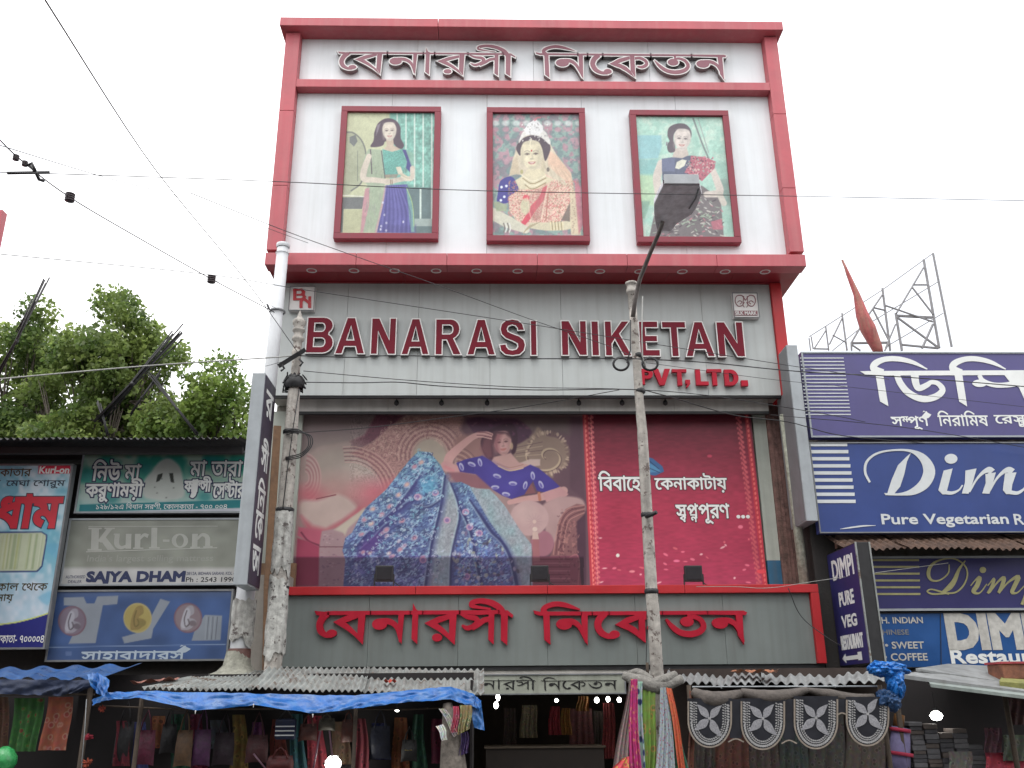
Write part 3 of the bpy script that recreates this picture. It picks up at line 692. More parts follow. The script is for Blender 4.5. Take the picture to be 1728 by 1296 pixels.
t, F, b = sign_box('logo_sign', SG-.10, 1237, 494, 1280, 536, .10, [TRIM], 'small square silk mark box with a butterfly emblem at the upper right of the fascia', 'sign', frame=.01, framemat=STEEL)
gr = mat('emblem_grey', (0.25, 0.10, 0.11), 0.5, 0.1, 5)
q = lambda P: pxshape(P, F, 880, 400, 3.456)
def qb(P): s = brush(P); return q(s[0])
S = [qb([(1306,370,5),(1285,342,5),(1255,345,5),(1246,375,5),(1262,402,5),(1285,400,5),(1300,380,4)]), qb([(1306,370,5),(1328,342,5),(1355,345,5),(1364,375,5),(1350,402,5),(1328,400,5),(1312,380,4)]), qb([(1258,382,4),(1272,372,4),(1286,380,4),(1274,392,4)]), qb([(1354,382,4),(1340,372,4),(1326,380,4),(1338,392,4)]), qb([(1296,345,4),(1292,395,4),(1300,410,4)]), qb([(1316,345,4),(1320,395,4),(1312,410,4)])]
shapes_obj('emblem', S, F, 0, .006, [gr, gr], t)
shapes_obj('name_strip', [q([(1237,430),(1376,430),(1376,458),(1237,458)])], F, 0, .005, [gr, gr], t)
lettering('SILK MARK', F, (880+1246/3.456, 400+434/3.456, 880+1370/3.456, 400+454/3.456), TRIM, t, h=.008, bold=.04)

# ------------------------------------------------------------------ framed posters of the top storey
LP_ = 0.86
def poster(px0, py0, px1, py1, paint, base, label):
    t, F, b = sign_box('framed_poster', PB-.10, px0, py0, px1, py1, .09, [MAROON], label, 'poster', 'framed portrait posters on the top storey', frame=0)
    fw_ = .115; U0, V0, U1, V1 = b
    for (a, c, d, e) in ((U0, U1, V1-fw_, V1), (U0, U1, V0, V0+fw_), (U0, U0+fw_, V0+fw_+.001, V1-fw_-.001), (U1-fw_, U1, V0+fw_+.001, V1-fw_-.001)):
        MB().box(a, c, PB-.155, PB-.097, d, e).obj('frame_bar', MAROON, t, bevel=.006)
    def faded(c):  # pale veil of glare mixed into the print colours, plus grain
        paint(c); c.c = c.c*.84+np.array((176, 186, 186))*.16; n = vnoise(c.X/1.3, c.Y/1.3, 77)*.6+vnoise(c.X/5, c.Y/6, 78)*.4; c.c *= (.93+.13*n)[:, None]
    print_sheet('print', F, (U0+fw_-.002, V0+fw_-.002, U1-fw_+.002, V1-fw_+.002), faded, base, LP_, t, h=.0015, step=0.8)
def face(c, cx, cy, rx, ry, skin, rot=0, smile=True, dark=(70, 50, 55)):
    R = lambda u, v: (cx+(u*rx*math.cos(rot)-v*ry*math.sin(rot)), cy+(u*rx*math.sin(rot)+v*ry*math.cos(rot)))
    k = 1/c.t[2]; sh = tuple(x*.82 for x in skin); s2 = tuple(x*.70 for x in skin)
    c.poly([R(-1,-.35), R(-.7,-.9), R(0,-1.02), R(.7,-.9), R(1,-.35), R(.92,.25), R(.62,.72), R(.22,1.0), R(-.22,1.0), R(-.62,.72), R(-.92,.25)], skin, 1.6, 1, True)
    c.poly([R(.55,-.6), R(1,-.35), R(.92,.25), R(.62,.72), R(.15,1.0), R(.45,.45)], sh, 5, .55, True); c.ell(*R(-.86, .15), rx*.16, ry*.55, sh, 4, .6, rot)
    c.ell(*R(0, -.88), rx*.7, ry*.14, sh, 3, .6, rot); c.ell(*R(0, .86), rx*.35, ry*.10, sh, 2.5, .7, rot)
    m = tuple((x+y)/2 for x, y in zip(dark, skin))
    for sx in (-.40, .40):
        c.ell(*R(sx, -.12), rx*.27, ry*.13, sh, 2.2, .8, rot)
        c.line([R(sx-.25, -.27), R(sx, -.34), R(sx+.25, -.26)], max(.9, ry*.045*k), m, 1.0, .85)
        c.line([R(sx-.20, -.09), R(sx, -.14), R(sx+.20, -.09)], max(.9, ry*.05*k), dark, .9, .85); c.ell(*R(sx, -.08), rx*.10, ry*.055, dark, .9, .8, rot)
    c.line([R(.05, -.10), R(.10, .16)], ry*.07*k, sh, 1.6, .7); c.ell(*R(.02, .25), rx*.17, ry*.05, s2, 1.2, .7, rot)
    lip = (172, 104, 100)
    c.poly([R(-.36, .47), R(-.1, .45), R(.1, .45), R(.36, .46), R(.18, .62), R(-.18, .62)], lip, 1.2, .85, True)
    if smile: c.poly([R(-.22, .49), R(.22, .49), R(.1, .56), R(-.1, .56)], (226, 214, 204), .9, .9)
    c.ell(*R(-.5, .28), rx*.2, ry*.12, tuple(min(255, x*1.05) for x in skin), 3, .6, rot)
def blot(c, seed, sc, amp, cols=None):
    n = vnoise(c.X/sc, c.Y/sc, seed)*.6+vnoise(c.X/sc*2.1, c.Y/sc*2.1, seed+1)*.4
    if cols is None: c.c *= (1+amp*(n-.5))[:, None]*np.ones(3)
    else:
        a = np.clip((n-.42)*6, 0, 1)[:, None]*amp; c.c = c.c*(1-a)+np.array(cols, float)*a
def paint1(c):
    c.T(560, 175, 5.516)
    c.poly([(540,60),(1000,60),(1000,1240),(540,1240)], (118,172,158), 3); 
    i = c.X > 560+640/5.516; n = vnoise(c.X/6, c.Y/7, 3)*.5+vnoise(c.X/2.5, c.Y/3, 4)*.5
    c.c[i] = c.c[i]*(0.70+.55*n[i])[:, None]
    c.poly([(600,780),(1000,780),(1000,1240),(600,1240)], (88,108,110), 3)
    for x, y1 in ((608,600),(690,420),(770,770),(850,770),(930,1070)): c.line([(x,80),(x,y1)], 2.4, (205,220,210), .8, .9, False)
    c.line([(825,800),(825,1070)], 3, (200,215,205)); c.poly([(770,1070),(960,1070),(960,1140),(770,1140)], (150,165,160), 1)
    c.poly([(120,255),(190,265),(270,330),(310,430),(320,560),(290,700),(220,790),(90,830),(90,300)], (158,162,135), 1, .9, True)
    c.line([(130,265),(200,272),(275,340),(315,450),(318,600),(270,740),(180,810)], 2.6, (110,112,105), 1)
    c.line([(240,440),(240,720)], 1.2, (110,115,105)); c.poly([(165,310),(220,290),(240,350),(205,400),(165,360)], (95,98,100), 1, .9)
    c.poly([(60,870),(310,870),(280,980),(60,980)], (98,100,100), 1); c.line([(90,852),(310,865)], 1.6, (215,215,200))
    c.poly([(60,980),(110,975),(100,1200),(50,1200)], (95,100,98), 1)
    c.poly([(115,985),(290,985),(270,1200),(105,1200)], (176,176,140), 1.5)
    # dupatta, body
    c.poly([(340,420),(300,500),(275,680),(330,760),(300,900),(265,1200),(430,1200),(470,900),(500,700),(470,430)], (152,166,140), 1.5, 1, False)
    c.poly([(310,790),(350,780),(345,950),(290,1200),(265,1200),(290,920)], (188,128,140), 1.5, .85)
    c.poly([(470,420),(560,445),(650,425),(695,540),(650,650),(490,665)], (96,160,148), 1.2)
    n = (c.X > 560+470/5.516) & (c.X < 560+690/5.516) & (c.Y > 175+430/5.516) & (c.Y < 175+650/5.516)
    c.c[n] *= (0.82+.35*vnoise(c.X[n]*1.1, c.Y[n]*1.1, 9))[:, None]
    c.poly([(655,425),(690,430),(750,580),(730,640),(690,600),(700,540)], (62,60,120), 1.2)
    c.poly([(690,430),(760,460),(770,640),(745,600)], (130,170,150), 1.5, .8)
    c.poly([(498,760),(700,750),(760,1000),(775,1200),(410,1200),(465,930)], (78,74,142), 1.2)
    c.poly([(560,780),(640,780),(650,1200),(560,1200)], (92,88,160), 12, .7); c.poly([(420,1130),(780,1130),(780,1200),(410,1200)], (66,60,118), 6, .6)
    c.line([(500,770),(470,930),(410,1195)], 3.4, (178,150,150)); c.line([(360,430),(372,650)], 2, (90,80,85)); c.line([(462,440),(495,690)], 1.8, (80,85,90))
    c.poly([(690,760),(740,880),(765,1060),(770,1195),(735,1195),(705,900)], (112,158,150), 1.2, .9); c.line([(700,790),(750,940),(765,1140)], 1.2, (160,190,120))
    for x, y in ((490,1035),(508,1110),(460,1140),(665,1100),(505,1180),(475,920),(455,1170)): c.ell(x, y, 9, 12, (205,205,220), .8)
    rr = random.Random(6)
    for k in range(14):
        x = 500+19*k; c.line([(560+(x-600)*.55,765),(x-20,1000),(x-40+k*2,1198)], rr.uniform(1,2.6), (60,56,116) if k % 2 else (104,100,168), 2, .6)
    for k in range(60): x, y = rr.uniform(300,480), rr.uniform(440,1190); c.line([(x,y),(x+rr.uniform(-12,12),y+rr.uniform(20,60))], 1.2, rr.choice([(120,138,118),(180,186,160),(150,140,140)]), 1.5, .5)
    # arms
    skin = (205,192,176)
    c.line([(345,490),(300,620),(300,700),(400,710),(540,725),(600,715)], [9,11,10,9,8,7], skin, 1.2)
    c.line([(520,725),(640,705),(740,690)], [8,8,6], tuple(x*.95 for x in skin), 1.2); c.line([(750,600),(745,690),(690,700)], 8, skin, 1.2)
    for k in range(4): c.line([(610+12*k,600+26*k),(655+14*k,650+18*k),(700+10*k,680+8*k)], 2.6, (212,202,180) if k % 2 else (190,180,155), .7)
    c.poly([(595,590),(640,585),(660,640),(620,660)], (208,200,178), 1)
    for x in (545,560): c.line([(x,710),(x+4,750)], 1.3, (120,100,80))
    c.poly([(490,660),(620,655),(600,690),(500,690)], (140,125,112), 1, .8)
    # hair, face
    hair = (74,58,70)
    c.poly([(395,270),(425,190),(480,145),(540,136),(600,160),(638,220),(642,320),(672,385),(650,420),(610,412),(570,370),(500,350),(478,385),(430,402),(360,400),(385,350),(392,310)], hair, 1.3, 1, True)
    c.poly([(420,200),(455,180),(430,260),(410,300)], (140,128,140), 1.5, .7)
    c.poly([(505,330),(570,330),(578,390),(640,424),(560,448),(478,424),(512,395)], (192,172,152), 1.3)
    face(c, 536, 258, 64, 84, (218,206,190), -.05)
def paint2(c):
    rr_ = random.Random(17)
    c.T(810, 175, 5.4)
    blot(c, 11, 9, .85, (176,128,142)); blot(c, 31, 7, .6, (96,112,118))
    for k in range(9):
        c.ell(140+95*k, 178, 34, 24, (196,206,202), 3, .8); c.ell(140+95*k, 235, 30, 22, (190,130,146), 3, .7)
    # veil
    c.poly([(360,330),(480,250),(620,330),(700,470),(830,630),(860,800),(900,1195),(840,1195),(760,900),(560,700),(330,640),(265,660),(300,500)], (206,192,168), 2, 1, False)
    c.poly([(620,420),(700,470),(830,640),(845,760),(700,640),(620,560)], (222,176,150), 3, .7); c.poly([(340,460),(360,640),(270,650),(300,520)], (196,178,150), 2, .9)
    # blouse sleeve, body
    c.poly([(190,700),(290,665),(350,760),(330,830),(260,900),(160,900),(165,800)], (56,52,128), 1.2, 1, True)
    for x, y in ((240,750),(222,848),(196,760),(190,880)): c.ell(x, y, 12, 12, (215,220,240), .8)
    c.poly([(260,850),(330,800),(600,640),(820,770),(820,900),(740,1070),(380,1130),(270,980)], (222,186,168), 1.3, 1)
    i = (c.X > 810+255/5.4) & (c.X < 810+900/5.4) & (c.Y > 175+700/5.4) & (c.Y < 175+1080/5.4)
    n = vnoise(c.X[i]/1.6, c.Y[i]/1.6, 5); m = np.clip((n-.55)*5, 0, .75)[:, None]; c.c[i] = c.c[i]*(1-m)+np.array((196,104,104))*m
    n = vnoise(c.X[i]/1.3, c.Y[i]/1.3, 15); m = np.clip((n-.6)*5, 0, .6)[:, None]; c.c[i] = c.c[i]*(1-m)+np.array((150,130,100))*m
    c.line([(600,740),(560,860),(480,960),(440,1030),(375,1120)], [6,9,12,10,7], (204,66,84), 1.5)
    c.ell(420, 860, 30, 30, (208,70,84), 2); c.ell(415, 935, 45, 75, (196,196,160), 2, .8)
    c.line([(650,700),(560,760),(400,780)], 3, (215,190,160)); c.line([(625,770),(600,1060)], 2, (180,110,100), 1)
    for k in range(16): c.line([(640-14*k,700+10*k),(600-10*k,860+8*k),(560-6*k,1060)], rr_.uniform(1,2.2), rr_.choice([(188,140,124),(238,214,190),(170,116,110)]), 1.5, .5)
    for k in range(12): c.line([(560+20*k,520+30*k*.3),(600+22*k,700),(640+20*k,860)], 1.2, rr_.choice([(178,160,132),(226,212,186)]), 1.5, .45)
    # neck, shoulders, crown, hair
    c.poly([(430,600),(580,590),(600,660),(680,690),(520,770),(360,780),(320,700),(400,650)], (212,200,168), 1.5)
    for k in range(4): c.line([(380+10*k,650+30*k),(480,705+24*k),(600,655+22*k)], 1.6, (150,130,95) if k % 2 else (230,218,190), .8)
    c.poly([(330,400),(370,330),(470,285),(560,300),(640,380),(625,470),(590,520),(560,400),(480,330),(400,380),(370,470),(345,450)], (70,56,66), 1.4, 1, True)
    c.poly([(365,310),(400,250),(490,215),(590,250),(640,340),(630,370),(560,310),(470,285),(400,305),(355,360)], (216,212,206), 1.5, 1, True)
    c.poly([(400,240),(440,180),(505,140),(570,200),(580,245),(540,285),(430,280)], (222,220,220), 1.5, 1)
    rr = random.Random(5)
    for k in range(60):
        x, y = rr.uniform(385,625), rr.uniform(175,345); c.ell(x, y, rr.uniform(4,9), rr.uniform(4,9), rr.choice([(235,232,228),(176,172,170),(150,146,146)]), .8, .8)
    c.line([(500,150),(520,128),(550,125)], 3, (200,120,130)); 
    face(c, 470, 470, 98, 130, (218,206,176), -.04, True, (72,58,58))
    c.line([(468,320),(455,375),(468,400)], 1.6, (230,220,190)); c.ell(470, 428, 7, 9, (170,60,60), .7)
    c.ell(380, 620, 14, 20, (170,160,110), 1); c.ell(620, 600, 14, 20, (110,100,90), 1); c.ell(575,560,18,60,(190,176,146),2,.7)
    # hands, bangles
    c.line([(880,1080),(780,1110),(620,1120),(470,1110)], [13,15,14,10], (206,196,166), 1.5)
    c.line([(110,1000),(260,1080),(420,1150)], [20,20,12], (204,200,180), 1.5)
    for k in range(9): c.line([(640+14*k,1072),(648+14*k,1150)], 1.2, (150,128,84) if k % 2 else (225,212,170), .7)
    for k in range(4): c.line([(215+18*k,1090),(225+18*k,1130),(215+18*k,1170)], 1.8, (225,222,215) if k % 2 else (110,100,96), .7)
    for k in range(5): c.line([(540-20*k,1080+6*k),(470-14*k,1120+8*k),(420-6*k,1145+9*k)], 1.4, (170,154,124), .7)
    c.poly([(820,800),(870,800),(920,1195),(830,1195)], (206,190,160), 1.5, .9)
    for k in range(22): c.ell(850+rr.uniform(-18,30), 820+17*k, 7, 6, (160,128,110), .8, .7)
    c.poly([(860,690),(920,760),(940,1100),(900,1195),(870,850)], (190,110,126), 2, .8)
    c.poly([(820,900),(740,1060),(820,1075)], (110,96,88), 1.5, .9); c.poly([(120,900),(170,890),(250,930),(240,980),(150,980)], (150,160,128), 2, .9)
def paint3(c):
    c.T(1055, 180, 5.4)
    blot(c, 41, 12, .5, (205,216,200)); blot(c, 43, 6, .45, (140,186,170))
    c.poly([(95,260),(330,260),(335,360),(300,470),(100,480)], (140,190,196), 2.5, .9); c.poly([(110,480),(300,480),(270,640),(120,620)], (120,176,178), 4, .7)
    c.poly([(110,620),(300,620),(290,900),(130,900)], (176,206,160), 6, .7); c.poly([(130,860),(230,860),(180,1020),(140,1020)], (120,160,140), 3, .8)
    c.line([(620,110),(700,330),(760,470)], 3, (120,130,128)); c.line([(665,110),(760,420)], 1.6, (150,160,155))
    c.poly([(820,500),(940,500),(985,1180),(880,1180),(870,700)], (132,170,156), 8, .6); c.poly([(860,660),(940,660),(960,900),(880,900)], (110,130,124), 4, .6)
    # sari lower
    c.poly([(330,760),(700,720),(870,840),(900,1190),(220,1190),(260,1000)], (106,98,100), 1.5)
    rr = random.Random(8)
    for k in range(150):
        x, y = rr.uniform(240,880), rr.uniform(800,1185)
        if x < 330 and y < 950: continue
        a = rr.uniform(-.8,.9); l = rr.uniform(10,34); c.line([(x,y),(x+l*math.cos(a),y+l*math.sin(a))], rr.uniform(1.2,2.4), rr.choice([(196,192,182),(182,108,122),(150,170,146),(70,60,66)]), .8, .85)
    for k in range(26):
        x, y = rr.uniform(640,860), rr.uniform(820,1180); c.ell(x, y, rr.uniform(10,22), rr.uniform(3,6), rr.choice([(206,206,196),(150,168,148)]), 1, .8, rr.uniform(.2,.9))
    c.poly([(780,1050),(880,1020),(890,1120),(800,1120)], (178,92,108), 2, .8)
    skin = (206,194,184)
    c.line([(330,520),(290,640),(300,780)], [14,14,12], skin, 1.5)
    c.line([(790,560),(830,660),(860,780),(740,800)], [9,12,13,10], skin, 1.5); c.line([(860,800),(900,880)], 10, (196,188,176), 1.5)
    # blouse, shawl
    c.poly([(335,475),(470,455),(600,445),(640,470),(660,800),(340,760)], (84,90,112), 1.3); c.poly([(335,475),(455,460),(450,590),(335,590)], (98,104,132), 1.3)
    c.poly([(600,445),(730,460),(825,500),(815,560),(700,680),(640,640),(540,600),(590,520)], (170,92,106), 1.4)
    for k in range(130):
        x, y = rr.uniform(560,815), rr.uniform(455,660)
        if y > 520+(815-x)*.75+40: continue
        c.ell(x, y, rr.uniform(4,12), rr.uniform(3,8), rr.choice([(206,180,172),(196,120,134),(74,58,68),(150,160,150)]), .8, .85, rr.uniform(0,3))
    c.poly([(455,560),(470,505),(520,480),(560,490),(540,540),(490,570)], (216,214,196), 1)
    # neck, hair, face
    c.poly([(450,380),(560,370),(580,440),(520,470),(430,460)], (196,182,172), 1.5)
    c.poly([(385,260),(400,190),(470,155),(550,160),(600,215),(600,280),(560,215),(500,205),(450,240),(440,300),(455,360),(450,410),(400,415),(385,370),(405,320)], (84,74,82), 1.4, 1, True)
    c.ell(418, 365, 36, 52, (84,74,82), 1.5); c.line([(380,325),(376,350)], 2, (120,110,120))
    face(c, 520, 300, 76, 96, (214,202,194), .08, True, (70,60,66))
poster(570, 182, 742, 405, paint1, (190,192,156), 'framed poster of a smiling woman in a green blouse and blue skirt, leftmost of three')
poster(821, 184, 991, 409, paint2, (132,158,150), 'framed poster of a bride in a white crown and pink sari, middle of three')
poster(1068.5, 188.5, 1239, 411, paint3, (168,206,190), 'framed poster of a woman in a dark patterned sari, partly behind the street lamp')
# ================================================================== the big banner
ban = thing('banner', (.7, BN, 5.5), 'wide printed banner of a reclining woman in a blue sari beside a red text panel', 'banner')
FBN = FY(BN-.02)
LB = 0.80
def paint_banner(c):
    X, Y = c.X, c.Y; rr = random.Random(3)
    A = lambda: c.T(490, 695, 4.322)
    B = lambda: c.T(700, 695, 4.32)
    A()
    c.poly([(40,20),(630,20),(540,170),(430,215),(200,260),(100,330),(30,330)], (114,99,99), 6)
    c.poly([(625,20),(840,20),(720,120),(640,190),(520,270),(450,262),(435,215),(540,170)], (96,54,68), 5)
    c.ell(350,400,250,190,(150,140,130),40,.9); c.ell(470,470,170,100,(166,152,144),25,.9)
    # carved frame mass of the sofa back
    carve = (150,114,110)
    c.poly([(500,275),(600,220),(720,110),(860,30),(1400,30),(1400,330),(980,300),(850,400),(770,470),(700,570),(650,470),(560,360),(430,300)], carve, 4)
    i = (X > 590) & (X < 812) & (Y > 700) & (Y < 840)
    n = np.abs(np.sin(vnoise(X[i]/7, Y[i]/7, 21)*14+vnoise(X[i]/2.5, Y[i]/2.5, 22)*3)); c.c[i] *= (.84+.26*n)[:, None]
    for k in range(9):
        r = 235+15*k; c.line([(430+r*math.cos(a), 590+r*.95*math.sin(a)) for a in np.linspace(-1.7,-.12,18)], 1.5, (112,66,76) if k % 2 else (186,150,142), .8, .75)
    for k in range(9):
        r = 30+11*k; c.line([(105+r*math.cos(a), 480+r*1.5*math.sin(a)) for a in np.linspace(-1.4,1.4,16)], 1.6, (150,84,96) if k % 2 else (186,146,142), .9, .8)
    B()
    for k in range(8):
        r = 132+16*k; c.line([(110+r*math.cos(a), 320+r*math.sin(a)) for a in np.linspace(-3.3,.3,26)], 1.5, (108,74,78) if k % 2 else (184,152,142), .8, .75)
    c.ell(110,325,125,135,(158,146,132),8)
    A()
    c.ell(590,590,130,80,(184,94,108),30,.85); c.ell(300,600,200,60,(176,120,118),25,.7); c.ell(140,600,100,60,(176,84,98),20,.7)
    c.ell(330,520,150,60,(164,128,122),30,.7); c.poly([(560,640),(760,470),(770,560),(520,730),(430,720)], (170,96,104), 12, .8)
    c.poly([(80,655),(200,645),(345,600),(450,655),(480,720),(350,810),(250,860),(140,840),(80,760)], (180,160,152), 8, 1, True)
    c.poly([(80,760),(160,830),(260,855),(380,790),(500,700),(520,730),(360,830),(240,880),(120,860)], (176,86,100), 10, .9)
    c.line([(190,635),(330,605)], 2, (120,60,70)); 
    c.poly([(60,840),(230,865),(212,985),(100,930),(50,900)], (172,84,104), 4); c.line([(80,880),(130,940),(212,975)], 3, (110,45,66), 1.5)
    c.poly([(50,920),(120,940),(212,985),(212,1270),(30,1270)], (150,60,84), 3)
    c.poly([(230,870),(340,850),(560,690),(500,860),(420,910),(390,1280),(205,1280),(212,985)], (158,132,136), 3)
    for k in range(60):
        x, y = rr.uniform(225,400), rr.uniform(880,1270); c.ell(x, y, rr.uniform(4,12), rr.uniform(3,7), rr.choice([(184,160,160),(120,90,110),(150,110,120)]), 1, .6)
    c.line([(212,985),(385,985)], 1.4, (96,50,66))
    c.poly([(320,860),(540,700),(540,740),(420,850),(400,900),(380,880)], (186,180,160), 4, .8)
    # dark wall behind the woman, top right
    B()
    c.poly([(360,30),(1270,30),(1290,1280),(860,1280),(850,900),(700,600),(520,420),(440,260),(330,130)], (92,66,76), 8)
    c.poly([(1130,40),(1215,40),(1240,640),(1130,560)], (82,56,68), 5); c.poly([(760,40),(1120,40),(1130,160),(830,150)], (98,84,82), 14, .8)
    c.poly([(300,180),(520,150),(560,330),(330,370),(270,300)], (140,104,100), 8)
    for k in range(7):
        r = 60+17*k; c.line([(300+r*math.cos(a), 420+r*math.sin(a)) for a in np.linspace(-1.5,-.1,14)], 1.4, (186,156,140) if k % 2 else (100,70,76), .8, .7)
    # right scroll
    c.poly([(720,240),(800,210),(860,160),(900,110),(960,170),(1040,190),(1120,260),(1110,380),(1020,430),(1000,480),(900,410),(760,400),(720,330)], (132,112,100), 4, 1, True)
    sp = [(965+ (22+a*19)*math.cos(a+2.6), 325+(22+a*15)*math.sin(a+2.6)) for a in np.linspace(0, 7.6, 60)]
    c.line(sp, 3.4, (176,156,132), 1, .95, False); c.line([(x+9, y+9) for x, y in sp], 1.4, (84,62,64), 1, .8, False)
    for k in range(46):
        a = k/46*5.2-3.4; c.ell(970+150*math.cos(a)+rr.uniform(-8,8), 300+150*math.sin(a)+rr.uniform(-8,8), rr.uniform(8,20), rr.uniform(5,10), rr.choice([(164,142,124),(112,88,84),(188,166,144)]), 1, .8, a)
    for k in range(4): c.line([(740,260+22*k),(830,240+26*k),(930,220+30*k)], 1.3, (170,150,130) if k % 2 else (96,72,74), .8, .8)
    # hair
    c.poly([(380,60),(480,40),(600,60),(720,50),(800,90),(850,150),(780,220),(735,230),(700,160),(560,140),(450,160),(400,110)], (70,40,62), 4, 1, True)
    c.poly([(640,90),(720,95),(750,180),(735,290),(705,300),(700,200),(640,140),(560,160),(570,330),(520,330),(480,230),(520,150)], (56,30,46), 2.5, 1, True)
    for k in range(40):
        x, y = rr.uniform(400,830), rr.uniform(50,190); c.ell(x, y, rr.uniform(6,18), rr.uniform(4,9), rr.choice([(96,50,82),(52,30,50),(116,72,88)]), 1.5, .55, rr.uniform(0,3))
    skin = (190,146,142)
    # chest and neck
    c.poly([(575,330),(700,300),(760,370),(820,370),(900,350),(915,390),(840,400),(780,425),(680,440),(610,410),(560,360)], (182,144,138), 2)
    c.poly([(770,370),(840,345),(915,345),(912,390),(860,395)], (186,164,156), 2, .9)
    face(c, 640, 228, 64, 86, skin, -.12, False, (70,34,46))
    c.poly([(580,160),(640,150),(610,230),(620,300),(590,290),(572,230)], (140,84,92), 7, .75)
    c.poly([(560,150),(600,140),(690,150),(710,200),(660,160),(600,160),(575,230),(560,240)], (74,44,56), 4, .85); c.poly([(500,200),(560,170),(570,330),(530,350),(480,270)], (118,74,80), 8, .8); c.ell(705,250,12,26,(186,160,130),1.5,.8)
    # raised arm with the hand on the brow
    c.line([(240,385),(255,330),(330,255),(430,180),(520,160),(560,165)], [15,16,13,10,8,5], skin, 1.5)
    c.line([(225,395),(300,425),(345,430)], [17,16,12], (186,140,138), 1.8)
    for k in range(4): c.line([(455,150+10*k),(510,150+12*k),(560,168+10*k)], 2, (200,158,152) if k % 2 else (140,94,100), .8)
    c.line([(220,400),(280,430)], 3, (204,90,110), 6, .4)
    # blouse
    c.poly([(303,372),(372,345),(492,320),(562,362),(612,402),(690,432),(768,420),(842,384),(905,412),(1000,490),(1058,545),(965,592),(890,575),(862,505),(806,600),(706,636),(640,612),(560,562),(480,500),(442,455),(330,440)], (60,50,128), 1.6)
    c.poly([(500,340),(700,450),(860,430),(700,600),(560,540)], (70,62,146), 16, .7); c.poly([(850,520),(880,590),(800,600)], (120,74,80), 1.5)
    for k in range(8): c.line([(372+8*k,360-4*k+k*k*.5),(365+9*k,440)], 1, (44,34,96), .9, .5)
    for x, y, a in ((600,468,.3),(715,522,.1),(805,535,1.8),(860,465,1.4),(920,530,1.1),(415,382,.4),(475,368,1.3),(340,400,1.2),(585,550,0),(665,600,.2)):
        c.ell(x, y, 30, 15, (182,182,206), 1, .9, a); c.ell(x, y+5, 20, 8, (84,76,150), 1, .9, a)
    c.line([(610,395),(690,428),(790,410)], 1.8, (196,170,140)); c.line([(600,375),(690,405),(790,385)], 1, (150,110,100))
    # torso side / waist
    c.poly([(240,440),(340,440),(450,460),(560,560),(420,560),(300,520)], (128,84,92), 4)
    # forearm across the pillow
    c.line([(1085,575),(1000,600),(900,625),(780,640),(690,660)], [14,15,12,10,8], (184,142,138), 1.5)
    c.poly([(1060,545),(1120,600),(1100,620),(960,660),(930,600)], (178,134,134), 2); c.line([(905,595),(912,640)], 5, (170,110,90), 1)
    # cushions
    c.poly([(930,690),(1000,640),(1100,615),(1220,640),(1240,720),(1150,700),(1060,780),(1040,930),(960,960),(950,800)], (164,134,132), 4, 1, True)
    c.ell(930,960,85,95,(150,100,112),3); c.ell(835,775,140,128,(176,146,144),2.5); c.ell(800,740,80,70,(188,160,156),16,.8)
    for k in range(14):
        a = k/14*6.28; c.line([(870+8*math.cos(a),800+8*math.sin(a)),(870+60*math.cos(a),800+60*math.sin(a))], .7, (140,106,112), 1, .22)
    c.poly([(1050,800),(1100,710),(1180,670),(1240,680),(1240,740),(1190,800),(1185,900),(1190,1050),(985,1060),(1030,940)], (124,84,86), 2.5)
    for k in range(5): c.line([(1010+18*k,1040),(1030+16*k,900),(1060+16*k,780+4*k),(1120+14*k,705+14*k),(1235,680+14*k)], 1.4, (176,128,120) if k % 2 == 0 else (84,44,54), .9, .85)
    for k in range(60):
        x, y = rr.uniform(1040,1190), rr.uniform(800,1040); c.ell(x, y, rr.uniform(6,16), rr.uniform(4,8), rr.choice([(150,100,98),(84,48,58),(164,116,110)]), 1, .7, rr.uniform(0,3))
    c.poly([(1180,800),(1245,740),(1250,1280),(1190,1280)], (70,44,58), 3); c.poly([(860,1060),(1190,1050),(1215,1280),(850,1280)], (132,74,86), 3)
    for k in range(7): c.line([(870,1075+28*k),(1130,1075+28*k)], 1.4, (176,120,124) if k % 2 else (84,36,50), .9, .8)
    c.line([(1130,1060),(1180,1040),(1200,1110),(1190,1260)], 2, (150,96,100))
    c.ell(872,800,14,14,(196,170,160),1); c.ell(875,855,18,16,(200,180,168),1); c.poly([(860,875),(895,875),(905,930),(855,930)], (190,164,154), 1); c.poly([(860,930),(905,930),(912,1090),(862,1090)], (150,96,100), 1.8)
    # skirt
    def silk(x, y):
        n1 = vnoise(x/3.4+y/6, y/2.6, 31); n2 = vnoise(x/2.2+y/3, y/2.2, 32); n3 = vnoise(x/14, y/14, 33)
        t = np.clip((y-750)/200, 0, 1)[:, None]
        base = (1-t)*np.array((98,144,160))+t*np.array((92,98,146)); base = base*(.80+.45*n3[:, None])
        a = np.clip((n1-.5)*4, 0, 1)[:, None]*.75; base = base*(1-a)+np.array((150,184,206))*a
        b = np.clip((n2-.55)*5, 0, 1)[:, None]*.7; base = base*(1-b)+np.array((50,56,104))*b; d = np.clip((vnoise(x/5, y/5, 37)-.55)*6, 0, 1)[:, None]*.5; base = base*(1-d)+np.array((70,90,140))*d
        return base
    px = lambda P, ox, k=4.32: [(ox+p[0]/k, 695+p[1]/k) for p in P]
    left = px([(930,290),(870,350),(790,450),(700,565),(560,690),(510,760),(450,880),(400,920),(380,1010),(400,1080),(385,1280)], 490, 4.322)
    right = px([(120,1280),(180,900),(215,640),(228,470),(190,390),(110,295),(20,285)], 700)
    c.T(0, 0, 1); c.poly(left+right, None, 1.5, 1, False, silk)
    B(); c.poly([(255,520),(335,510),(400,540),(500,700),(620,860),(700,1000),(760,1280),(240,1280),(300,900),(310,700)], None, 1.5, 1, False, silk)
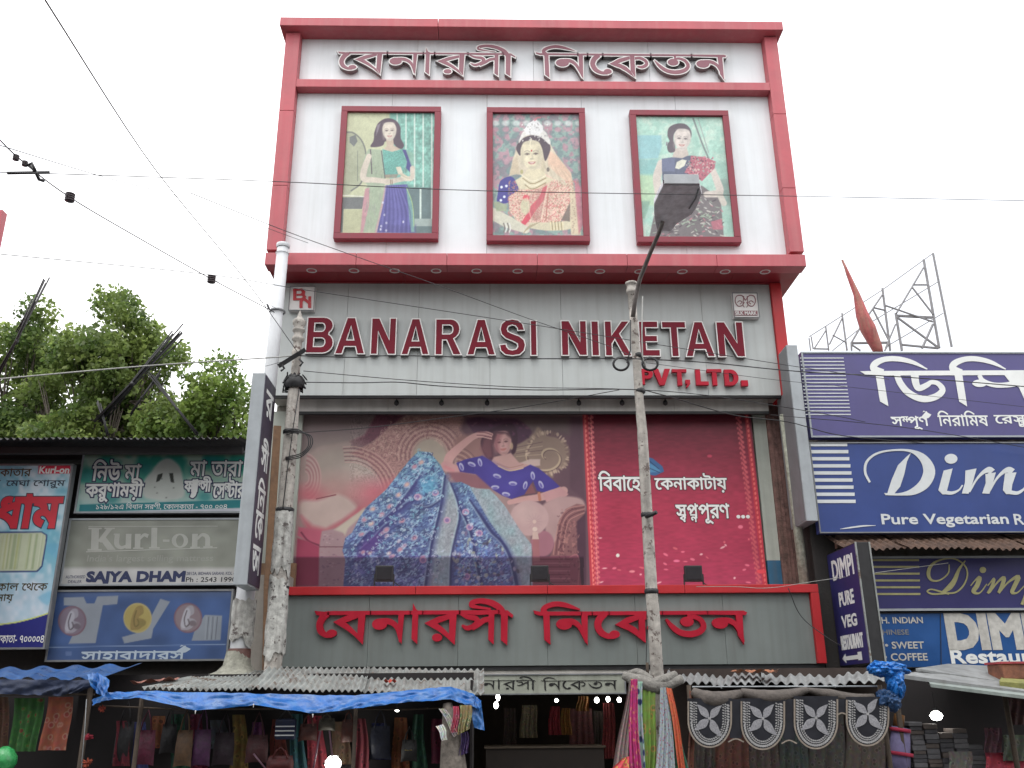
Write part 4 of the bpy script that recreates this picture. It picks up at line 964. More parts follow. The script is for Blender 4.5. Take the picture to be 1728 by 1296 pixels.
    def pale(x, y):
        n1 = vnoise(x/3, y/4, 41); n2 = vnoise(x/1.4, y/1.4, 42); n3 = vnoise(x/12, y/16, 43)[:, None]
        b = np.array((134,160,166))*(1-n3*.6)+np.array((150,140,150))*n3*.6
        return b*(.82+.22*n1+.18*n2)[:, None]
    c.poly([(225,480),(265,520),(322,700),(312,880),(270,1060),(262,1280),(60,1280),(120,1000),(178,760),(205,600)], None, 1.5, .96, False, pale)
    c.poly([(400,545),(470,560),(545,565),(600,620),(660,690),(760,850),(850,965),(860,1280),(740,1280),(700,1060),(640,930),(545,800),(470,670)], None, 1.5, .96, False, pale)
    # folds and roundels
    A()
    for P, w_, al in (([(965,440),(900,540),(820,650),(720,760),(560,900),(490,980)], [2,7,9,9,7,4], .8), ([(840,760),(700,830),(620,920),(520,1010)], [3,12,12,10], .6), ([(905,640),(840,680),(800,720)], 5, .7)):
        c.line([(x+14, y+10) for x, y in P], [v*2.2 for v in (w_ if hasattr(w_, '__len__') else [w_])]*1, (60,66,124), 9, .55); c.line(P, w_, (52,46,100), 3.5, al*.8); c.line([(x-12, y-12) for x, y in P], 2.2, (168,200,214), 2.5, .5)
    c.poly([(520,960),(680,850),(640,1000),(520,1080),(470,1090)], (92,56,128), 8, .6)
    for k in range(26):
        x, y = rr.uniform(500,960), rr.uniform(480,1100)
        if y < 1180-.9*(x-340): continue
        c.ell(x, y, 19, 13, (190,166,180), 2, .75, -.6); c.ell(x, y, 11, 8, rr.choice([(140,110,150),(200,170,160),(180,126,140)]), 1.5, .7, -.6)
    for x, y in ((955,368),(905,400),(850,530),(790,605),(725,690),(600,710),(665,750),(590,815),(540,785),(520,890),(700,860),(815,795),(905,918),(800,1005),(965,1065),(940,625)):
        c.ell(x, y, 27, 19, (186,176,190), 1.8, .8, -.6); c.ell(x, y, 20, 14, (92,90,140), 1.4, .6, -.6); c.ell(x, y, 17, 12, rr.choice([(196,140,152),(212,176,156)]), 1.4, .8, -.6)
    B()
    for P, w_ in (([(222,465),(205,600),(175,760),(125,960),(75,1280)], [3,5,5,5,5]), ([(262,520),(310,640),(330,760),(300,900),(268,1060),(258,1280)], [3,4,4,4,4,4]), ([(330,700),(400,850),(440,1050),(490,1280)], [2,6,6,7]), ([(400,640),(480,760),(560,880),(640,960),(700,1080),(745,1280)], [2,6,7,6,7,7]), ([(0,680),(100,690),(180,650)], [3,5,3])):
        c.line([(x+16, y+4) for x, y in P], 8, (64,72,124), 8, .55); c.line(P, w_, (40,42,88), 2.6, .8); c.line([(x-14, y) for x, y in P], 2, (176,202,210), 2.5, .55)
    for k in range(130):
        x, y = rr.uniform(270,760), rr.uniform(880,1260)
        if y < 1.4*(x-330)+560: continue
        c.ell(x, y, rr.uniform(6,16), rr.uniform(5,22), rr.choice([(176,180,150),(60,50,60),(120,100,130),(186,190,200),(96,130,190)]), 1.2, .6, rr.uniform(-.5,.5))
    for x, y in ((150,590),(20,620),(370,730),(400,840),(470,885),(60,1080),(235,790),(380,1200)): c.ell(x, y, 26, 24, (190,150,176), 1.2, .85); c.ell(x, y, 15, 14, (120,96,150), 1, .8)
    c.poly([(30,500),(140,460),(160,580),(60,600)], (84,160,192), 10, .6)
    # fine curling thread work over the silk, and carving over the sofa
    A()
    for k in range(900):
        x, y = rr.uniform(390, 1500), rr.uniform(290, 1260)
        gx, gy = 490+x/4.322, 695+y/4.322
        lim = 1500-.98*y if y > 560 else 1180-.42*y
        if y > 290+1.02*0 and x < (930-(y-290)*.82 if y < 760 else 500-(y-760)*.25): continue
        if x > 1075+(y-290)*.5 or (x > 1060 and y < 470) or (1105 < x < 1190+(y-480)*.12 and y > 480 and x < 1230) or gx > 868: continue
        if y < 520 and x > 1120: continue
        a = rr.uniform(-1.2, .6); l = rr.uniform(10, 22); q = rr.choice((-1, 1))*l*.5
        c.line([(x, y), (x+l*.6*math.cos(a)-q*math.sin(a), y+l*.6*math.sin(a)+q*math.cos(a)), (x+l*1.1*math.cos(a), y+l*1.1*math.sin(a)), (x+l*.8*math.cos(a)+q*.5*math.sin(a), y+l*.8*math.sin(a)-q*.5*math.cos(a))], rr.uniform(.9, 1.6), rr.choice([(196,214,224),(170,202,216),(186,196,214),(44,52,100),(120,178,196)]), .9, .75)
    for k in range(300):
        x, y = rr.uniform(520, 1120), rr.uniform(40, 330)
        if (x-985)**2+(y-325)**2 < 135**2 or x < 520+(300-y)*.9 or x > 1290: continue
        a = rr.uniform(0, 6.3); l = rr.uniform(9, 20)
        c.line([(x+l*t_*.1*math.cos(a+t_*.6), y+l*t_*.1*math.sin(a+t_*.6)) for t_ in range(1, 9)], 1.1, rr.choice([(176,142,132),(118,78,82),(190,160,146)]), .9, .7)
    B()
    for k in range(90):
        x, y = rr.uniform(1040, 1200), rr.uniform(700, 1250); a = rr.uniform(0, 6.3); l = rr.uniform(9, 18)
        c.line([(x+l*t_*.1*math.cos(a+t_*.6), y+l*t_*.1*math.sin(a+t_*.6)) for t_ in range(1, 8)], 1, rr.choice([(150,104,102),(80,46,56)]), .9, .7)
    c.c = c.c*.93+np.array((136,124,126))*.07
    # lower, darker band across the woman
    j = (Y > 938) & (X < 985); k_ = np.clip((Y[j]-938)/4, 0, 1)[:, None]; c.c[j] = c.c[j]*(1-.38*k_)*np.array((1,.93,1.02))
    # ---------------- red panel
    c.T(880, 680, 3.323)
    t = np.clip((Y-700)/150, 0, 1); red = (1-t)[:, None]*np.array((100,34,48))+t[:, None]*np.array((160,50,74))  # darker towards the top: overhang shade put into the red
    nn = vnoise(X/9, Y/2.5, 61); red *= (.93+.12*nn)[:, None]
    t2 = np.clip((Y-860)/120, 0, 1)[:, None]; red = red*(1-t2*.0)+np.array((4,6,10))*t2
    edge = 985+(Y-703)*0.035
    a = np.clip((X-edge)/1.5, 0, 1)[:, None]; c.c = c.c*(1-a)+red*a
    c.poly([(342,60),(372,60),(420,1040),(388,1040)], (178,56,66), 1.2, .9)
    c.line([(352,60),(402,1040)], 1.3, (214,110,112), .8, .8, False)
    for k in range(34):
        y = 85+28*k; x = 388+(y-80)*.042
        for q in ((-11,0),(10,-4),(0,8),(3,-9)): c.ell(x+q[0], y+q[1], 6, 8, (206,108,112), .9, .85)
        c.ell(x, y, 4, 4, (232,150,140), .7, .9)
        y = 85+28*k; x = 1215+(y-80)*.125
        for q in ((-10,0),(10,-4),(0,8),(3,-9)): c.ell(x+q[0], y+q[1], 6, 8, (196,92,98), .9, .8)
    c.poly([(1250,60),(1272,60),(1385,1040),(1355,1040)], (186,56,66), 1.2, .8)
    for k in range(36):
        y = 75+27*k; c.ell(1262+(y-60)*.110, y, 6, 9, (226,120,112), .8, .7); c.ell(357+(y-60)*.05, y, 5, 9, (232,140,126), .8, .7)
    for k in range(26):
        x, y = rr.uniform(440,1290), rr.uniform(720,1010); c.ell(x, y, rr.uniform(5,16), rr.uniform(3,7), rr.choice([(226,120,140),(206,100,110),(236,190,190)]), 1, .8, rr.uniform(-.5,.8))
    c.ell(540,855,10,10,(240,215,205),.9); c.ell(1055,298,14,8,(200,70,96),1,.8); c.ell(870,886,18,7,(230,110,140),1); c.ell(1228,695,14,10,(222,110,130),1); c.ell(620,945,16,7,(226,130,140),1); c.ell(1345,945,26,12,(210,70,80),1.5)
    c.poly([(690,300),(735,310),(790,355),(800,385),(750,408),(700,400),(690,380)], (60,96,140), 1.2, 1); c.poly([(705,330),(760,360),(780,385),(720,390)], (84,140,176), 2, .8); c.line([(710,320),(770,370)], 1, (30,44,70)); c.line([(705,360),(775,390)], 1, (30,44,70))
ub0, ub1 = FBN.px(504, 844)[0]-.04, FBN.px(1279, 844)[0]+.02
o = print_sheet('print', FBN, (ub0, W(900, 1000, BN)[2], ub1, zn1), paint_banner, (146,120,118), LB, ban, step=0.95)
wt = mat('banner_text_white', (0.80, 0.80, 0.78), 0.5, 0.05, 3); bk = mat('banner_text_shadow', (0.06, 0.02, 0.03), 0.5, 0.05, 3)
lettering('িববােহর', FBN, (1010, 795, 1097, 830), wt, ban, h=.003, bold=.018, outline=bk, ob=.035)
lettering('েকনাকাটায়', FBN, (1105, 799, 1226, 831), wt, ban, h=.003, bold=.018, outline=bk, ob=.035)
lettering([('v','স','ব'),('v','প','ন'),'পূরণ'], FBN, (1141, 850, 1231, 884), wt, ban, h=.003, bold=.018, outline=bk, ob=.035)
for k in range(3):
    shapes_obj('lettering', [ell(*FBN.px(1246+8*k, 872), .035, .032, 10)], FBN, 0, .005, [wt], ban)
# floodlights on the ledge
def flood(px, py, lab):
    p = W(px, 972, LG+.15); t = thing('floodlight', (p[0], p[1], zl1), lab, 'floodlight', 'floodlights below the banner')
    x, y = p[0], p[1]; z0 = W(px, 981, LG+.15)[2]; z1 = W(px, 954, LG+.15)[2]
    m = MB(); m.box(x-.145, x+.145, y, y+.09, z0, z1); m.obj('housing', DARK, t, bevel=.012)
    MB().box(x-.12, x+.12, y-.008, y-.001, z0+.03, z1-.03).obj('glass', mat('dark_lamp_glass', (.03,.03,.035), .15, .1, 5), t)
    MB().box(x-.165, x-.147, y+.02, y+.06, zl1-.02, z0+.12).box(x+.147, x+.165, y+.02, y+.06, zl1-.02, z0+.12).box(x-.165, x+.165, y+.02, y+.06, zl1-.02, zl1-.0).obj('bracket', DARK, t)
    MB().tube([(x+.1, y+.09, z0+.05), (x+.2, y+.12, z0-.03), (x+.3, y+.1, zl1+.01), (x+.55, y+.08, zl1+.012)], .008, 6).obj('cable', DARK, t)
flood(648, 968, 'small black floodlight on the ledge under the blue sari, leftmost of three')
flood(911, 968, 'small black floodlight on the ledge under the sofa arm, middle of three')
flood(1171, 968, 'small black floodlight on the ledge under the red panel, rightmost of three')
# header board over the shop door
t, F, b = sign_box('header_board', 14.72, 780, 1137, 1056, 1172, .07, [mat('olive_grey_board', (.33,.35,.29), .6, .2, 3, streak=.3)], 'grey green board with thin black Bengali lettering over the shop entrance', 'sign', frame=.018, framemat=STEEL)
BLK = mat('black_sign_paint', (.012,.012,.013), .5, .1, 5)
w1 = word1(); w1.pop('e'); w1.pop('b')
place_word(w1, F, (813, 1142, 905, 1166), (500, 86, 1676, 414), 'w', t, [BLK], 0, .003, None, 0, -.004)
place_word(word2(), F, (912, 1142, 1042, 1167), (18, 56, 1664, 368), 'w', t, [BLK], 0, .003, None, 0, -.004)
place_word({k: v for k, v in word1().items() if k in 'eb'}, F, (777, 1142, 813, 1166), (45, 86, 500, 414), 'w', t, [BLK], 0, .003, None, 0, -.004)

# ================================================================== left row
shed = thing('shop_shed', (-8, 16, 0), 'dark low shop building with a corrugated tin roof left of the sari shop', 'building')
zr = W(200, 738, 14.2)[2]
MB().box(-12.5, -4.15, 15.35, 20, 0, zr-.15).obj('wall', WALLD, shed)
DTIN = mat('blackened_tin', (.035,.033,.034), .8, .4, 4, bump=.3)
def corr(name, corners, n, amp, m, parent, th=.006, dents=.0, seg=6, jag=0):
    """corrugated sheet between 4 corners a(front left) b(front right) c(back right) d(back left)"""
    a, b, c, d = (np.array(q, float) for q in corners); up = np.cross(b-a, d-a); up /= np.linalg.norm(up)
    if up[2] < 0: up = -up
    nu = n*seg
    rj = np.array([random.uniform(-jag, jag) for _ in range(n//6+2)])
    def f(u, v, off):
        p = (a*(1-u)+b*u)*(1-v)+(d*(1-u)+c*u)*v
        p = p+up*(amp*math.cos(u*n*2*math.pi)+off+dents*(vnoise(np.array([u*7]), np.array([v*3]), 5)[0]-.5))
        if v < .001: p = p+(a-d)/np.linalg.norm(a-d)*rj[int(u*(n//6))]
        return p
    mb = MB(); mb.grid(lambda u, v: f(u, v, 0), nu, 4); mb.grid(lambda u, v: f(u, v, -th), nu, 4)
    return mb.obj(name, m, parent)
for k in range(8):
    xa = -12.4+k*1.04
    corr('roof_sheet', [(xa, 14.2, zr-.02+.01*(k % 2)), (xa+1.06, 14.2, zr-.02+.01*(k % 2)), (xa+1.06, 18, zr+.55), (xa, 18, zr+.55)], 10, .022, DTIN, shed, jag=.03)
MB().box(-12.4, -4.1, 14.55, 14.65, zr-.17, zr-.06).obj('purlin', DTIN, shed)
MB().box(-12.4, -4.1, 15.28, 15.345, W(300, 775, 15.3)[2], zr+.05).obj('fascia_board', DTIN, shed)
# printed shop signs
WHITEP = mat('sign_text_white', (.80,.82,.80), .5, .08, 4); NAVY = mat('sign_text_navy', (.02,.03,.09), .5, .1, 5); GREY_T = mat('sign_text_grey', (.42,.42,.40), .5, .1, 5)
LF = .78
def paint_green(c):
    X, Y = c.X, c.Y; c.T(130, 750, 5.183)
    n = vnoise(X/30, Y/26, 71)*.6+vnoise(X/12, Y/10, 72)*.4; a = np.clip((n-.35)*3, 0, 1)[:, None]; c.c = np.array((46,134,118))*(1-a)+np.array((150,172,158))*a
    t = np.clip((Y-815)/30, 0, 1)[:, None]; c.c = c.c*(1-t*.75)+np.array((170,186,184))*t*.75
    for x, y, r in ((300,470,70),(600,210,60),(1120,460,60),(1180,120,70),(90,270,60)): c.ell(x, y, r, r*.8, (30,120,120), 10, .7)
    c.poly([(0,60),(1500,60),(1500,100),(60,110)], (84,92,74), 6, .8)  # dark strip along the top: eave shade painted into the print
    c.poly([(600,470),(580,330),(650,240),(720,150),(800,120),(880,170),(920,260),(920,470)], (176,182,176), 5, 1, True)
    c.poly([(690,330),(705,265),(750,250),(745,280),(720,320)], (40,44,40), 1.2); c.poly([(805,250),(840,250),(845,300),(850,335),(820,330)], (40,44,40), 1.2)
    for x, y in ((680,375),(700,425),(845,380),(780,465),(740,300)): c.ell(x, y, 8, 6, (90,96,90), 1, .7)
    c.poly([(22,525),(1430,485),(1425,555),(18,592)], (28,112,118), 1.1)
    c.poly([(10,592),(1425,556),(1425,600),(0,650)], (176,178,186), 1.5)
def psign(name, Y, x0, y0, x1, y1, paint, base, light, label, casing=STEEL, frame=.03, fm=None, depth=.12, step=1.2):
    t, F, b = sign_box(name, Y, x0, y0, x1, y1, depth, [casing], label, 'sign', None, frame, fm)
    print_sheet('print', F, (b[0]+frame, b[1]+frame, b[2]-frame, b[3]-frame), paint, base, light, t, h=.001, step=step)
    return t, F
t, F = psign('shop_sign', 15.1, 133, 761, 418, 866, paint_green, (120,160,140), LF, 'green and white Bengali shop sign under the tin roof, above the grey board', fm=GALVL)
TS = lambda a, b, c, d: (130+a/5.183, 750+b/5.183, 130+c/5.183, 750+d/5.183)
TXW = dict(bold=.022, outline=NAVY, ob=.055)
lettering('িনউ', F, TS(140,135,385,315), WHITEP, t, **TXW); lettering('মা', F, TS(418,172,555,305), WHITEP, t, **TXW)
lettering('করুণাময়ী', F, TS(80,300,575,500), WHITEP, t, **TXW)
lettering('মা', F, TS(990,140,1130,275), WHITEP, t, **TXW); lettering('তারা', F, TS(1175,140,1445,280), WHITEP, t, **TXW)
lettering(['ফ','Y','া',('h','ন'),'সী'], F, TS(940,280,1170,465), WHITEP, t, **TXW); lettering(['েস',('h','ন'),'টার'], F, TS(1195,290,1465,465), WHITEP, t, **TXW)
lettering('১২৮/১২এ িবধান সরণী, েকালকাতা - ৭০০ ০০৪', F, TS(170,508,1312,572), WHITEP, t, bold=.005)
def paint_kurl(c):
    X, Y = c.X, c.Y; c.T(130, 750, 5.183)
    t = np.clip((Y-955)/6, 0, 1)[:, None]; c.c = c.c*(1-t)+np.array((166,166,164))*t
    blot_ = vnoise(X/25, Y/14, 81); c.c *= (.93+.12*blot_)[:, None]
t, F = psign('shop_sign', 15.12, 109, 874.5, 406, 988, paint_kurl, (128,131,122), LF, 'faded grey Kurl-on board with navy SAJYA DHAM lettering', fm=GALVL)
fade = mat('faded_lettering', (.42,.43,.39), .6, .1, 5)
KS = [poly((128,735),(192,735),(186,925),(122,925)), poly((100,728),(215,728),(215,742),(100,742)), poly((92,914),(215,914),(215,930),(92,930)), poly((180,845),(262,736),(312,736),(212,860)), poly((200,828),(252,812),(338,922),(268,922)), poly((240,728),(330,728),(330,740),(240,740)),
      brush([(352,790,42),(348,872,42),(385,903,28),(430,888,22)]), poly((428,782),(476,782),(472,912),(424,912)), poly((322,780),(372,780),(372,792),(322,792)), poly((508,782),(556,782),(552,914),(504,914)), poly((490,902),(580,902),(580,914),(490,914)), brush([(545,830,18),(585,792,26),(622,802,34)]),
      poly((652,728),(702,728),(698,910),(648,910)), poly((630,898),(722,898),(722,912),(630,912)), poly((752,832),(808,832),(808,852),(752,852)), ([(ell(900,842,72,62)[0])][0], [ell(900,842,34,50)[0]]),
      poly((1008,782),(1056,782),(1052,906),(1004,906)), brush([(1050,830,18),(1095,790,26),(1140,815,40),(1142,900,44)]), poly((990,894),(1075,894),(1075,908),(990,908)), poly((1105,890),(1185,888),(1185,902),(1105,904))]
shapes_obj('lettering', [([F.px(130+p[0]/5.183, 750+p[1]/5.183) for p in o], [[F.px(130+p[0]/5.183, 750+p[1]/5.183) for p in h] for h in hs]) for o, hs in KS], F, 0, .003, [fade], t)
lettering("India's largest selling mattress", F, TS(90,965,1190,1040), mat('fainter_lettering', (.31,.32,.285), .6, .1, 5), t, bold=.012)
shapes_obj('rule', [poly(*[F.px(130+p[0]/5.183, 750+p[1]/5.183) for p in ((100,715),(1230,712),(1230,718),(100,722))]), poly(*[F.px(130+p[0]/5.183, 750+p[1]/5.183) for p in ((80,935),(1225,900),(1225,908),(80,944))])], F, 0, .004, [fade], t)
lettering('SAJYA DHAM', F, (147, 965, 311, 986), NAVY, t, bold=.075)
lettering('128/12A, BIDHAN SARANI, KOL - 4', F, (313, 965, 400, 971), NAVY, t, bold=.01)
lettering('Ph : 2543 1990', F, (314, 974, 398, 982), BLK, t, bold=.02)
lettering('AUTHORISED', F, (111, 971, 144, 976), NAVY, t, bold=.01); lettering('DEALER', F, (115, 979, 138, 984), NAVY, t, bold=.01)
def paint_blue(c):
    X, Y = c.X, c.Y; c.T(60, 980, 4.937)
    c.c *= (.9+.2*vnoise(X/30, Y/20, 91))[:, None]
    t = np.clip((1012-Y)/22, 0, 1)[:, None]; c.c = c.c*(1-t*.5)+np.array((110,112,124))*t*.5
    g = (138,146,156); g2 = (112,118,124)
    c.poly([(235,140),(400,135),(425,190),(490,190),(515,130),(690,125),(680,195),(560,205),(500,520),(275,525),(300,470),(415,330),(330,210),(235,205)], g, 1.2)
    c.poly([(1040,150),(1120,175),(980,400),(965,480),(740,522),(720,470),(900,420)], g, 1.2)
    c.poly([(1410,285),(1555,290),(1540,495),(1300,500),(1320,430)], g, 1.2)
    for k in range(6): c.line([(1425+18*k,300),(1410+18*k,490)], 1.2, (84,90,104) if k % 2 else (160,166,172), .8, .8)
    for cx, cy, col, r2 in ((305,335,(124,112,126),(160,160,170)),(850,310,(164,150,92),(130,112,70)),(1270,310,(132,118,124),(160,160,168))):
        c.ell(cx, cy, 118, 125, (120,92,104) if col[0] < 150 else (170,158,110), 1.2); c.ell(cx, cy, 106, 113, col, 1.2)
        c.poly([(cx-60,cy+90),(cx-40,cy-20),(cx-10,cy-90),(cx+40,cy-100),(cx+50,cy-40),(cx+5,cy-5),(cx+50,cy+10),(cx+70,cy+40),(cx+20,cy+90),(cx-20,cy+100)], r2, 1.5, .8, True)
        c.poly([(cx-62,cy+60),(cx-30,cy-60),(cx+5,cy-80),(cx+20,cy-30),(cx-20,cy+80)], tuple(x*1.12 for x in r2), 1.5, .8, True); c.line([(cx-10,cy-60),(cx-30,cy+10),(cx-20,cy+70),(cx+10,cy+50),(cx,cy+10)], 2, tuple(x*.62 for x in col), 1.2, .85); c.ell(cx+40, cy+45, 30, 24, tuple(x*.8 for x in col), 2, .8)
    c.line([(90,555),(1580,530)], 1.2, (140,160,190), .8, .9, False)
    c.poly([(250,590),(300,590),(300,625),(250,625)], (110,130,170), 1, .6)
t, F = psign('shop_sign', 15.1, 85, 995, 389, 1116, paint_blue, (66,90,136), 1.05, 'blue sign with three round emblems and a white vest shape, lowest of the stack', fm=STEEL)
TS2 = lambda a, b, c, d: (60+a/4.937, 980+b/4.937, 60+c/4.937, 980+d/4.937)
lettering(['সাহা','ব','াদ','া','র','স','R'], F, TS2(385,540,1285,668), mat('pale_blue_lettering', (.42,.50,.58), .5, .1, 4), t, bold=.02)
def paint_poster(c):
    X, Y = c.X, c.Y; c.T(0, 770, 3.7)
    n = vnoise(X/20, Y/26, 95)*.6+vnoise(X/7, Y/9, 96)*.4; a = np.clip((n-.35)*2.4, 0, 1)[:, None]; c.c = np.array((110,168,186))*(1-a)+np.array((186,204,212))*a
    t = np.clip((Y-940)/60, 0, 1)[:, None]; c.c = c.c*(1-t*.6)+np.array((190,200,214))*t*.6
    for P in (([(280,560),(340,540),(400,570),(370,640),(300,600)]), ([(250,420),(330,440),(300,470)]), ([(240,880),(330,840),(300,930)])): c.poly(P, (96,160,190), 5, .6, True)
    c.poly([(240,58),(442,56),(438,108),(238,110)], (196,30,60), 1)
    c.poly([(-300,475),(260,468),(296,490),(292,540),(265,690),(235,722),(-300,730)], (40,60,110), 1, 1); c.poly([(-300,482),(258,476),(286,494),(284,540),(258,684),(228,714),(-300,722)], (176,186,160), 1)
    rr = random.Random(4)
    for k in range(40): 
        x = rr.uniform(-100,270); c.line([(x,490),(x-30,700)], rr.uniform(1,4), rr.choice([(150,160,96),(200,206,190),(120,140,100),(190,196,170)]), 2, .5)
    c.poly([(-300,1090),(-50,1060),(100,1040),(220,1010),(330,975),(290,1200),(-300,1260)], (34,38,110), 1.2); c.line([(-50,1056),(100,1036),(220,1006),(330,970)], 2, (190,200,100))
t, F = psign('shop_poster', 14.9, -90, 783, 100, 1096, paint_poster, (150,190,200), .85, 'tall pale blue poster with fat red Bengali lettering at the far left', fm=STEEL)
TS3 = lambda a, b, c, d: (a/3.7, 770+b/3.7, c/3.7, 770+d/3.7)
RT = mat('poster_red', (.55,.03,.05), .45, .1, 4); TEAL = mat('poster_dark_teal', (.02,.05,.08), .5, .1, 4); OLV = mat('poster_olive', (.06,.05,.02), .5, .1, 4)
lettering('কলকাতার', F, TS3(-110,75,195,125), OLV, t, bold=.02); lettering('Kurl-on', F, TS3(248,65,432,106), WHITEP, t, bold=.05)
lettering('েমঘা েশারুম', F, TS3(38,148,405,200), TEAL, t, bold=.02); lettering('সবেচেয়', F, TS3(-250,150,0,200), TEAL, t, bold=.02)
lettering('ধাম', F, TS3(-10,245,375,440), RT, t, bold=.055, outline=TEAL, ob=.03, h=.004)
lettering('সকাল েথেক', F, TS3(-70,790,297,838), OLV, t, bold=.02); lettering('েদাকানায়', F, TS3(-170,860,80,915), OLV, t, bold=.02)
lettering('েকালকাতা- ৭০০০০৪', F, TS3(-90,1115,275,1165), WHITEP, t, bold=.01)
# perpendicular box sign
def hang_sign(name, label, xw, y0, y1, z0, z1, side, casing, facem, sidemat):
    t = thing(name, ((xw), (y0+y1)/2, (z0+z1)/2), label, 'sign'); return t
xf0 = W(425, 640, 13.15)[0]; xf1 = W(447, 640, 13.15)[0]; z1 = W(440, 629, 13.15)[2]; z0 = W(400, 987, 13.15)[2]
t = thing('projecting_sign', (xf1, 13.5, (z0+z1)/2), 'tall narrow projecting sign with grey edge and white Bengali letters down its dark side', 'sign')
MB().box(xf0, xf1, 13.15, 13.86, z0, z1).obj('casing', GALVL, t, bevel=.008)
VIO = mat('dark_violet_board', (.055,.045,.075), .5, .2, 3, streak=.2)
MB().box(xf1+.001, xf1+.012, 13.17, 13.84, z0+.03, z1-.03).obj('side_board', VIO, t)
FS = Fr((xf1+.012, 0, 0), (0, 1, 0), (0, 0, 1), (1, 0, 0))
def vfit(txt, zc, hh):
    sh = text_shapes(txt); a, b, c, d = bbox(sh); sc = hh/(d-b); wsc = .44/(c-a)
    g = grow(xf(sh, lambda u, v: (13.28+(u-a)*wsc, zc-hh/2+(v-b)*sc)), .010)
    shapes_obj('lettering', g, FS, 0, .003, [WHITEP], t, stag=.0001)
for txt, yy, hh in (('র', 685, .42), ('সী', 768, .52), ('িন', 835, .5), ('েক', 887, .42), ('তন', 945, .42)):
    vfit(txt, W(455, yy, 13.5)[2], hh*.93)
# timber edge by the pole
bw = thing('timber_post', (W(458, 900, 15.0)[0], 15.0, 0), 'bare brown timber edging between the projecting sign and the pole', 'post')
MB().tube([(W(452, 1120, 14.95)[0], 14.95, 2.4), W(452, 985, 14.95), W(468, 720, 14.95)], .085, 4, smooth=False).obj('board', BWOOD, bw)

# ================================================================== right row
rb = thing('restaurant_building', (9, 17, 0), 'old restaurant building behind the blue signs on the right', 'building')
MB().box(5.75, 14, 15.3, 19, 0, W(1600, 600, 15)[2]).obj('wall', WALL, rb)
zz = W(1600, 905, 14.9)[2]; 
for k in range(5):
    xa = 5.55+k*1.0
    corr('awning_sheet', [(xa, 14.2, W(1500, 926, 14.2)[2]+.02*(k % 2)), (xa+1.04, 14.2, W(1500, 926, 14.2)[2]+.02*(k % 2)), (xa+1.04, 15.3, W(1500, 899, 15.3)[2]), (xa, 15.3, W(1500, 899, 15.3)[2])], 9, .02, RUST, rb, dents=.05, jag=.05)
MB().box(5.6, 11, 14.6, 14.7, W(1500, 922, 14.6)[2]-.02, W(1500, 912, 14.6)[2]).obj('purlin', RUST, rb)
for k in range(9):
    MB().box(5.8+k*.55, 6.2+k*.55, 14.95, 15.05, W(1500, 744, 15)[2], W(1500, 735, 15)[2]).obj('packing_block', mat('pale_packing', (.35,.30,.27), .8, .3, 5) , rb)
MB().box(5.35, 5.75, 15.05, 15.6, 0, W(1330, 870, 15.2)[2]).obj('dark_side_wall', WALLD, rb)
# grey casing between the two properties
xa = W(1327, 585, 14.5)[0]; xb = W(1345.5, 585, 14.5)[0]; z1 = W(1335, 582, 14.5)[2]; z0 = W(1365, 879, 14.5)[2]
t = thing('projecting_sign', (xa, 14.8, (z0+z1)/2), 'plain grey projecting sign casing seen edge on beside the blue signs', 'sign')
MB().box(xa, xb, 14.5, 15.3, z0, z1).obj('casing', GALVL, t, bevel=.008)
MB().box(xa-.008, xa-.001, 14.53, 15.28, z0+.02, z1-.02).obj('side_board', STEEL, t)
VBLUE = mat('violet_blue_sign', (.085,.075,.22), .45, .12, 1.2, streak=.12, grime=(.12,.11,.25)); BLUE = mat('royal_blue_sign', (.025,.055,.22), .4, .15, 1.2, streak=.1, grime=(.04,.06,.2))
DBLUE = mat('dark_blue_sign', (.028,.026,.13), .45, .15, 1.2); CY = mat('bright_blue_sign', (.008,.075,.26), .4, .2, 1.2); DIRTYW = mat('dirty_white_lettering', (.55,.54,.50), .5, .25, 12, streak=.3, grime=(.25,.22,.18)); GOLD = mat('dull_gold_lettering', (.38,.36,.17), .5, .2, 9)
PALE = mat('pale_stripe', (.62,.65,.66), .5, .08, 5)
def rsign(Y, x0, y0, x1, y1, m, label, fm=GALVL, fr=.03):
    return sign_box('shop_sign', Y, x0, y0, x1, y1, .15, [m], label, 'sign', None, fr, fm)
def strips(F, t, pts, m):
    for (xa, ya, xb, yb, th) in pts:
        s = poly(F.px(xa, ya-th/2), F.px(xb, yb-th/2), F.px(xb, yb+th/2), F.px(xa, ya+th/2)); shapes_obj('stripe', [s], F, 0, .004, [m], t)
def cst(P, F, ox, oy, k, n=5):
    o, h = brush([(ox+p[0]/k, oy+p[1]/k, p[2]/k) for p in P], n); return ([F.px(*q) for q in o], [])
def cpl(P, F, ox, oy, k): return ([F.px(ox+p[0]/k, oy+p[1]/k) for p in P], [])
def cel(x, y, rx, ry, F, ox, oy, k, a=0): o, h = ell(ox+x/k, oy+y/k, rx/k, ry/k, 20, a); return ([F.px(*q) for q in o], [])
